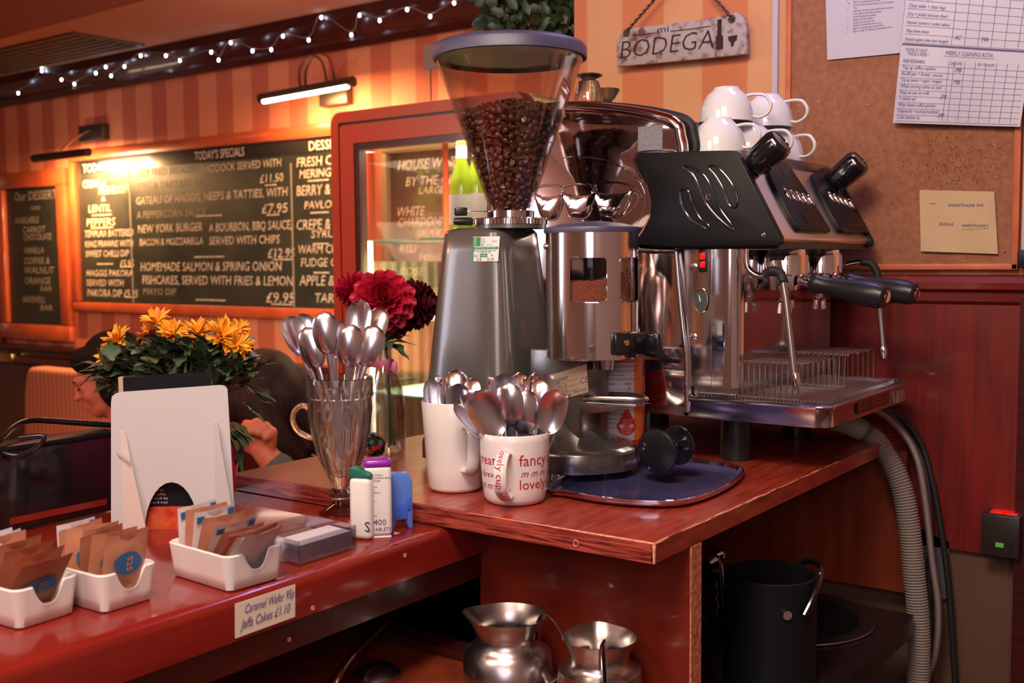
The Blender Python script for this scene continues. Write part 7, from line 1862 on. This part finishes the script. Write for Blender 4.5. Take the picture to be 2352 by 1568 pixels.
# clip on the dado rail
q = P(15, 820, 1, YF - .04); c = MB(q); c.rbox(q, (.16, .03, .05), .005); single('rail_plate', c, M['brass'], 'small brass plate on the dado rail at the far left', 'plate', q)
# ------------------------------------------------------------------ people
def blob(name, els, voxel, mt, parent, off, sm=3, label=None):
    c = MB(off)
    for e in els:
        if e[0] == 'e': c.ell(e[1], e[2], e[3] if len(e) > 3 else None, 20, 14)
        else: # capsule chain
            pts, rs = e[1], e[2]
            for i in range(len(pts) - 1):
                n_ = max(2, int((pts[i + 1] - pts[i]).length / (min(rs[i], rs[i + 1]) * .5)))
                for k in range(n_ + 1):
                    f_ = k / n_; c.ell(pts[i].lerp(pts[i + 1], f_), rs[i] + (rs[i + 1] - rs[i]) * f_, None, 12, 8)
    me = bpy.data.meshes.new(name); me.from_pydata([tuple(v) for v in c.v], [], c.f)
    o = bpy.data.objects.new(name + '_tmp', me); COL.objects.link(o)
    md = o.modifiers.new('r', 'REMESH'); md.mode = 'VOXEL'; md.voxel_size = voxel
    m2 = o.modifiers.new('s', 'SMOOTH'); m2.factor = .5; m2.iterations = sm
    bpy.context.view_layer.update(); dg = bpy.context.evaluated_depsgraph_get(); nm_ = bpy.data.meshes.new_from_object(o.evaluated_get(dg))
    bpy.data.objects.remove(o); nm_.name = name
    for p in nm_.polygons: p.use_smooth = True
    nm_.materials.clear(); nm_.materials.append(mt)
    o = bpy.data.objects.new(name, nm_); COL.objects.link(o); o.parent = parent
    if label: o['label'] = label
    return o
def headels(c, fwd, up, sd, s=1.0):
    Mh = Matrix((fwd, sd, up)).transposed()
    def L(a, b, z): return c + fwd * (a * s) + sd * (b * s) + up * (z * s)
    E = lambda p, r: ('e', p, tuple(x * s for x in r), Mh)
    els = [E(L(-.012, 0, .035), (.092, .072, .085)), E(L(.030, 0, -.020), (.058, .056, .080)), E(L(.052, 0, -.078), (.030, .034, .026)), E(L(.030, 0, -.068), (.045, .050, .035)),
      E(L(.078, 0, .020), (.020, .050, .018)), E(L(.094, 0, -.012), (.012, .010, .026)), E(L(.104, 0, -.028), (.013, .014, .011)), E(L(.084, 0, -.054), (.013, .022, .008)), E(L(.083, 0, -.066), (.012, .020, .007)),
      E(L(.070, .028, -.004), (.014, .016, .010)), E(L(.070, -.028, -.004), (.014, .016, .010)), E(L(.058, .032, -.030), (.022, .020, .020)), E(L(.058, -.032, -.030), (.022, .020, .020)),
      E(L(-.008, .072, -.012), (.018, .008, .030)), E(L(-.008, -.072, -.012), (.018, .008, .030))]
    return els, L
# woman in profile, looking left and down
hc = PD(252, 868, 3.15); fwd = (-RX * 1.0 - V(0, 0, .32) - RF * .15).normalized(); sd = fwd.cross(V(0, 0, 1)).normalized(); up = sd.cross(fwd).normalized()
t = thing('person', 'person with dark tied hair seated in profile, looking down to the left behind the flowers', 'person', V(hc.x, hc.y, .45))
els, L = headels(hc, fwd, up, sd, 1.0)
bk = -fwd; bk.z = 0; bk.normalize()
nk = hc + bk * .05 + V(0, 0, -.15); ch = hc + bk * .13 + V(0, 0, -.36); hip = hc + bk * .20 + V(0, 0, -.80); hip.z = max(hip.z, .55)
sv = sd
els += [('c', [L(-.02, 0, -.05), nk, ch], [.055, .052, .09]), ('c', [ch + sv * .12, ch - sv * .12], [.085, .085]), ('c', [ch, (ch + hip) / 2, hip], [.12, .115, .13]),
  ('c', [ch + sv * .17, ch + sv * .2 - bk * .12 + V(0, 0, -.22), ch + sv * .12 - bk * .34 + V(0, 0, -.26)], [.052, .042, .030]), ('c', [ch - sv * .17, ch - sv * .2 - bk * .12 + V(0, 0, -.22), ch - sv * .12 - bk * .34 + V(0, 0, -.26)], [.052, .042, .030]),
  ('c', [hip + sv * .09, hip + sv * .1 - bk * .42 + V(0, 0, -.02), hip + sv * .1 - bk * .44 + V(0, 0, -.45)], [.085, .06, .045]), ('c', [hip - sv * .09, hip - sv * .1 - bk * .42 + V(0, 0, -.02), hip - sv * .1 - bk * .44 + V(0, 0, -.45)], [.085, .06, .045])]
for sg in (1, -1):
    wr = ch + sv * (.12 * sg) - bk * .34 + V(0, 0, -.26)
    els.append(('e', wr - bk * .05, (.045, .030, .018), Matrix((bk, sv, V(0, 0, 1))).transposed()))
    for k in range(4): els.append(('c', [wr - bk * .08 + sv * (k - 1.5) * .016, wr - bk * (.135 + .01 * (k in (1, 2))) + sv * (k - 1.5) * .018 + V(0, 0, -.01)], [.009, .007]))
    els.append(('c', [wr - bk * .04 - sv * sg * .03, wr - bk * .09 - sv * sg * .045], [.010, .008]))
blob('body', els, .007, M['skin'], t, t.location, 3)
E = lambda p, r: ('e', p, r, Matrix((fwd, sd, up)).transposed())
blob('hair', [E(L(-.03, 0, .048), (.096, .082, .088)), E(L(-.02, .066, -.02), (.048, .024, .075)), E(L(-.02, -.066, -.02), (.048, .024, .075)), E(L(-.06, 0, -.01), (.068, .084, .08)), E(L(.035, .045, .07), (.045, .035, .04)), E(L(.035, -.045, .07), (.045, .035, .04)), ('c', [L(-.10, 0, -.04), L(-.06, .03, -.13), L(-.01, .05, -.22)], [.045, .04, .025]), ('c', [L(-.05, -.06, -.05), L(-.02, -.07, -.14), L(.0, -.06, -.22)], [.032, .03, .018])], .007, M['hair'], t, t.location, 2)
blob('dark_top', [('c', [nk + V(0, 0, -.09), ch, (ch + hip) / 2, hip], [.075, .135, .13, .145]), ('c', [ch + sv * .13, ch - sv * .13], [.1, .1]), ('c', [ch + sv * .17, ch + sv * .2 - bk * .12 + V(0, 0, -.22), ch + sv * .14 - bk * .28 + V(0, 0, -.255)], [.065, .053, .040]), ('c', [ch - sv * .17, ch - sv * .2 - bk * .12 + V(0, 0, -.22), ch - sv * .14 - bk * .28 + V(0, 0, -.255)], [.065, .053, .040])], .009, M['cloth'], t, t.location, 2)
c = MB(t.location)
for sg in (1, -1):
    Mh = Matrix((fwd, sd, up)).transposed(); c.ell(L(.083, .030 * sg, -.004), (.006, .012, .0035), Mh, 10, 6); c.ell(L(.086, .030 * sg, .020), (.008, .018, .003), Mh, 10, 6)
part('eyes_and_brows', c, M['hair'], t)
# second person: bowed head, hand raised to the face
hc = PD(612, 935, 2.75); fwd = (-RX * .85 - V(0, 0, .75) - RF * .10).normalized(); sd = fwd.cross(V(0, 0, 1)).normalized(); up = sd.cross(fwd).normalized()
t = thing('person', 'person with long dark brown hair bowing their head onto a raised hand', 'person', V(hc.x, hc.y, .45))
els, L = headels(hc, fwd, up, sd, 1.0)
bk = -fwd; bk.z = 0; bk.normalize(); sv = sd
nk = hc + bk * .10 + V(0, 0, -.10); ch = hc + bk * .20 + V(0, 0, -.28); hip = hc + bk * .30 + V(0, 0, -.75); hip.z = max(hip.z, .55)
hand = PD(600, 1012, 2.62); elb = PD(668, 1120, 2.66)
els += [('c', [L(-.05, 0, -.03), nk, ch], [.055, .055, .09]), ('c', [ch + sv * .12, ch - sv * .12], [.085, .085]), ('c', [ch, (ch + hip) / 2, hip], [.12, .115, .13]),
  ('c', [ch - sv * .17, elb, PD(625, 1060, 2.62), hand + RD * .02], [.055, .045, .032, .028]), ('c', [ch + sv * .17, ch + sv * .2 - bk * .1 + V(0, 0, -.22), ch + sv * .05 - bk * .32 + V(0, 0, -.26)], [.055, .042, .03]),
  ('e', hand, (.036, .026, .040), Matrix((RX, RF, RD)).transposed()),
  ('c', [hip + sv * .09, hip + sv * .1 - bk * .42 + V(0, 0, -.02), hip + sv * .1 - bk * .44 + V(0, 0, -.45)], [.085, .06, .045]), ('c', [hip - sv * .09, hip - sv * .1 - bk * .42 + V(0, 0, -.02), hip - sv * .1 - bk * .44 + V(0, 0, -.45)], [.085, .06, .045])]
for k, (x0, y0, x1, y1, x2, y2) in enumerate(((583, 995, 566, 972, 556, 1000), (600, 990, 590, 968, 572, 992), (616, 998, 612, 976, 592, 994), (626, 1010, 628, 990, 610, 1006))):
    els.append(('c', [PD(x0, y0 + 8, 2.60), PD(x1, y1, 2.585), PD(x2, y2, 2.575)], [.0125, .0112, .0095]))
els.append(('c', [PD(572, 1030, 2.62), PD(556, 1014, 2.60), PD(554, 990, 2.60)], [.013, .011, .009]))
blob('body', els, .006, M['skin'], t, t.location, 3)
E = lambda p, r: ('e', p, r, Matrix((fwd, sd, up)).transposed())
blob('hair', [E(L(-.03, 0, .05), (.100, .088, .090)), E(L(-.06, 0, -.01), (.075, .090, .09)), E(L(.04, -.05, .06), (.05, .035, .05)), ('c', [L(.0, -.07, .02), L(.03, -.085, -.08), PD(680, 1040, 2.70)], [.055, .05, .035]), ('c', [L(-.08, 0, -.02), L(-.08, -.03, -.15), L(-.05, -.02, -.28)], [.07, .07, .04]), ('c', [L(-.02, .07, .0), L(-.0, .08, -.12), L(.0, .07, -.2)], [.05, .04, .03])], .007, M['hairb'], t, t.location, 2)
blob('dark_top', [('c', [nk + V(0, 0, -.06), ch, (ch + hip) / 2, hip], [.075, .135, .13, .145]), ('c', [ch + sv * .13, ch - sv * .13], [.1, .1]), ('c', [ch - sv * .17, elb], [.068, .056])], .009, M['cloth'], t, t.location, 2)
blob('sleeve_cuff', [('c', [elb, PD(640, 1078, 2.62)], [.054, .042])], .006, M['cloth2'], t, t.location, 2)
# ------------------------------------------------------------------ hanging ivy
ic = PD(1215, -25, 2.45)
t = thing('hanging_ivy', 'dark green trailing ivy hanging from the ceiling behind the grinder hopper', 'plant', ic)
c = MB(); rg = random.Random(4)
for i in range(260):
    p = PD(rg.uniform(1110, 1318), rg.uniform(-70, 62 if rg.random() < .8 else 75), 2.45 + rg.uniform(-.08, .12)) - ic
    leafm(c, p, V(rg.uniform(-1, 1), rg.uniform(-1, 1), rg.uniform(-1.2, .2)), -RF, rg.uniform(.03, .05), rg.uniform(.010, .016), 1)
part('leaves', c, M['leafd'], t)
c = MB()
for i in range(14):
    a = PD(rg.uniform(1180, 1290), -60, 2.5) - ic; b = PD(rg.uniform(1110, 1310), rg.uniform(10, 60), 2.45) - ic; c.tube(smooth_path([a, a.lerp(b, .5) + V(0, 0, .02), b], 4), .0015, 5)
part('vines', c, M['stem'], t)
c = MB(); c.lathe([(0, -.04), (.08, -.03), (.11, .03), (.115, .08), (0, .09)], (0, .02, .0), 24); part('hanging_pot', c, M['black'], t)
c = MB(); c.tube([V(0, .02, .08), V(0, .02, 2.44 - ic.z)], .002, 6); part('hook_wire', c, M['black'], t)
# trailing catch-all: nothing below
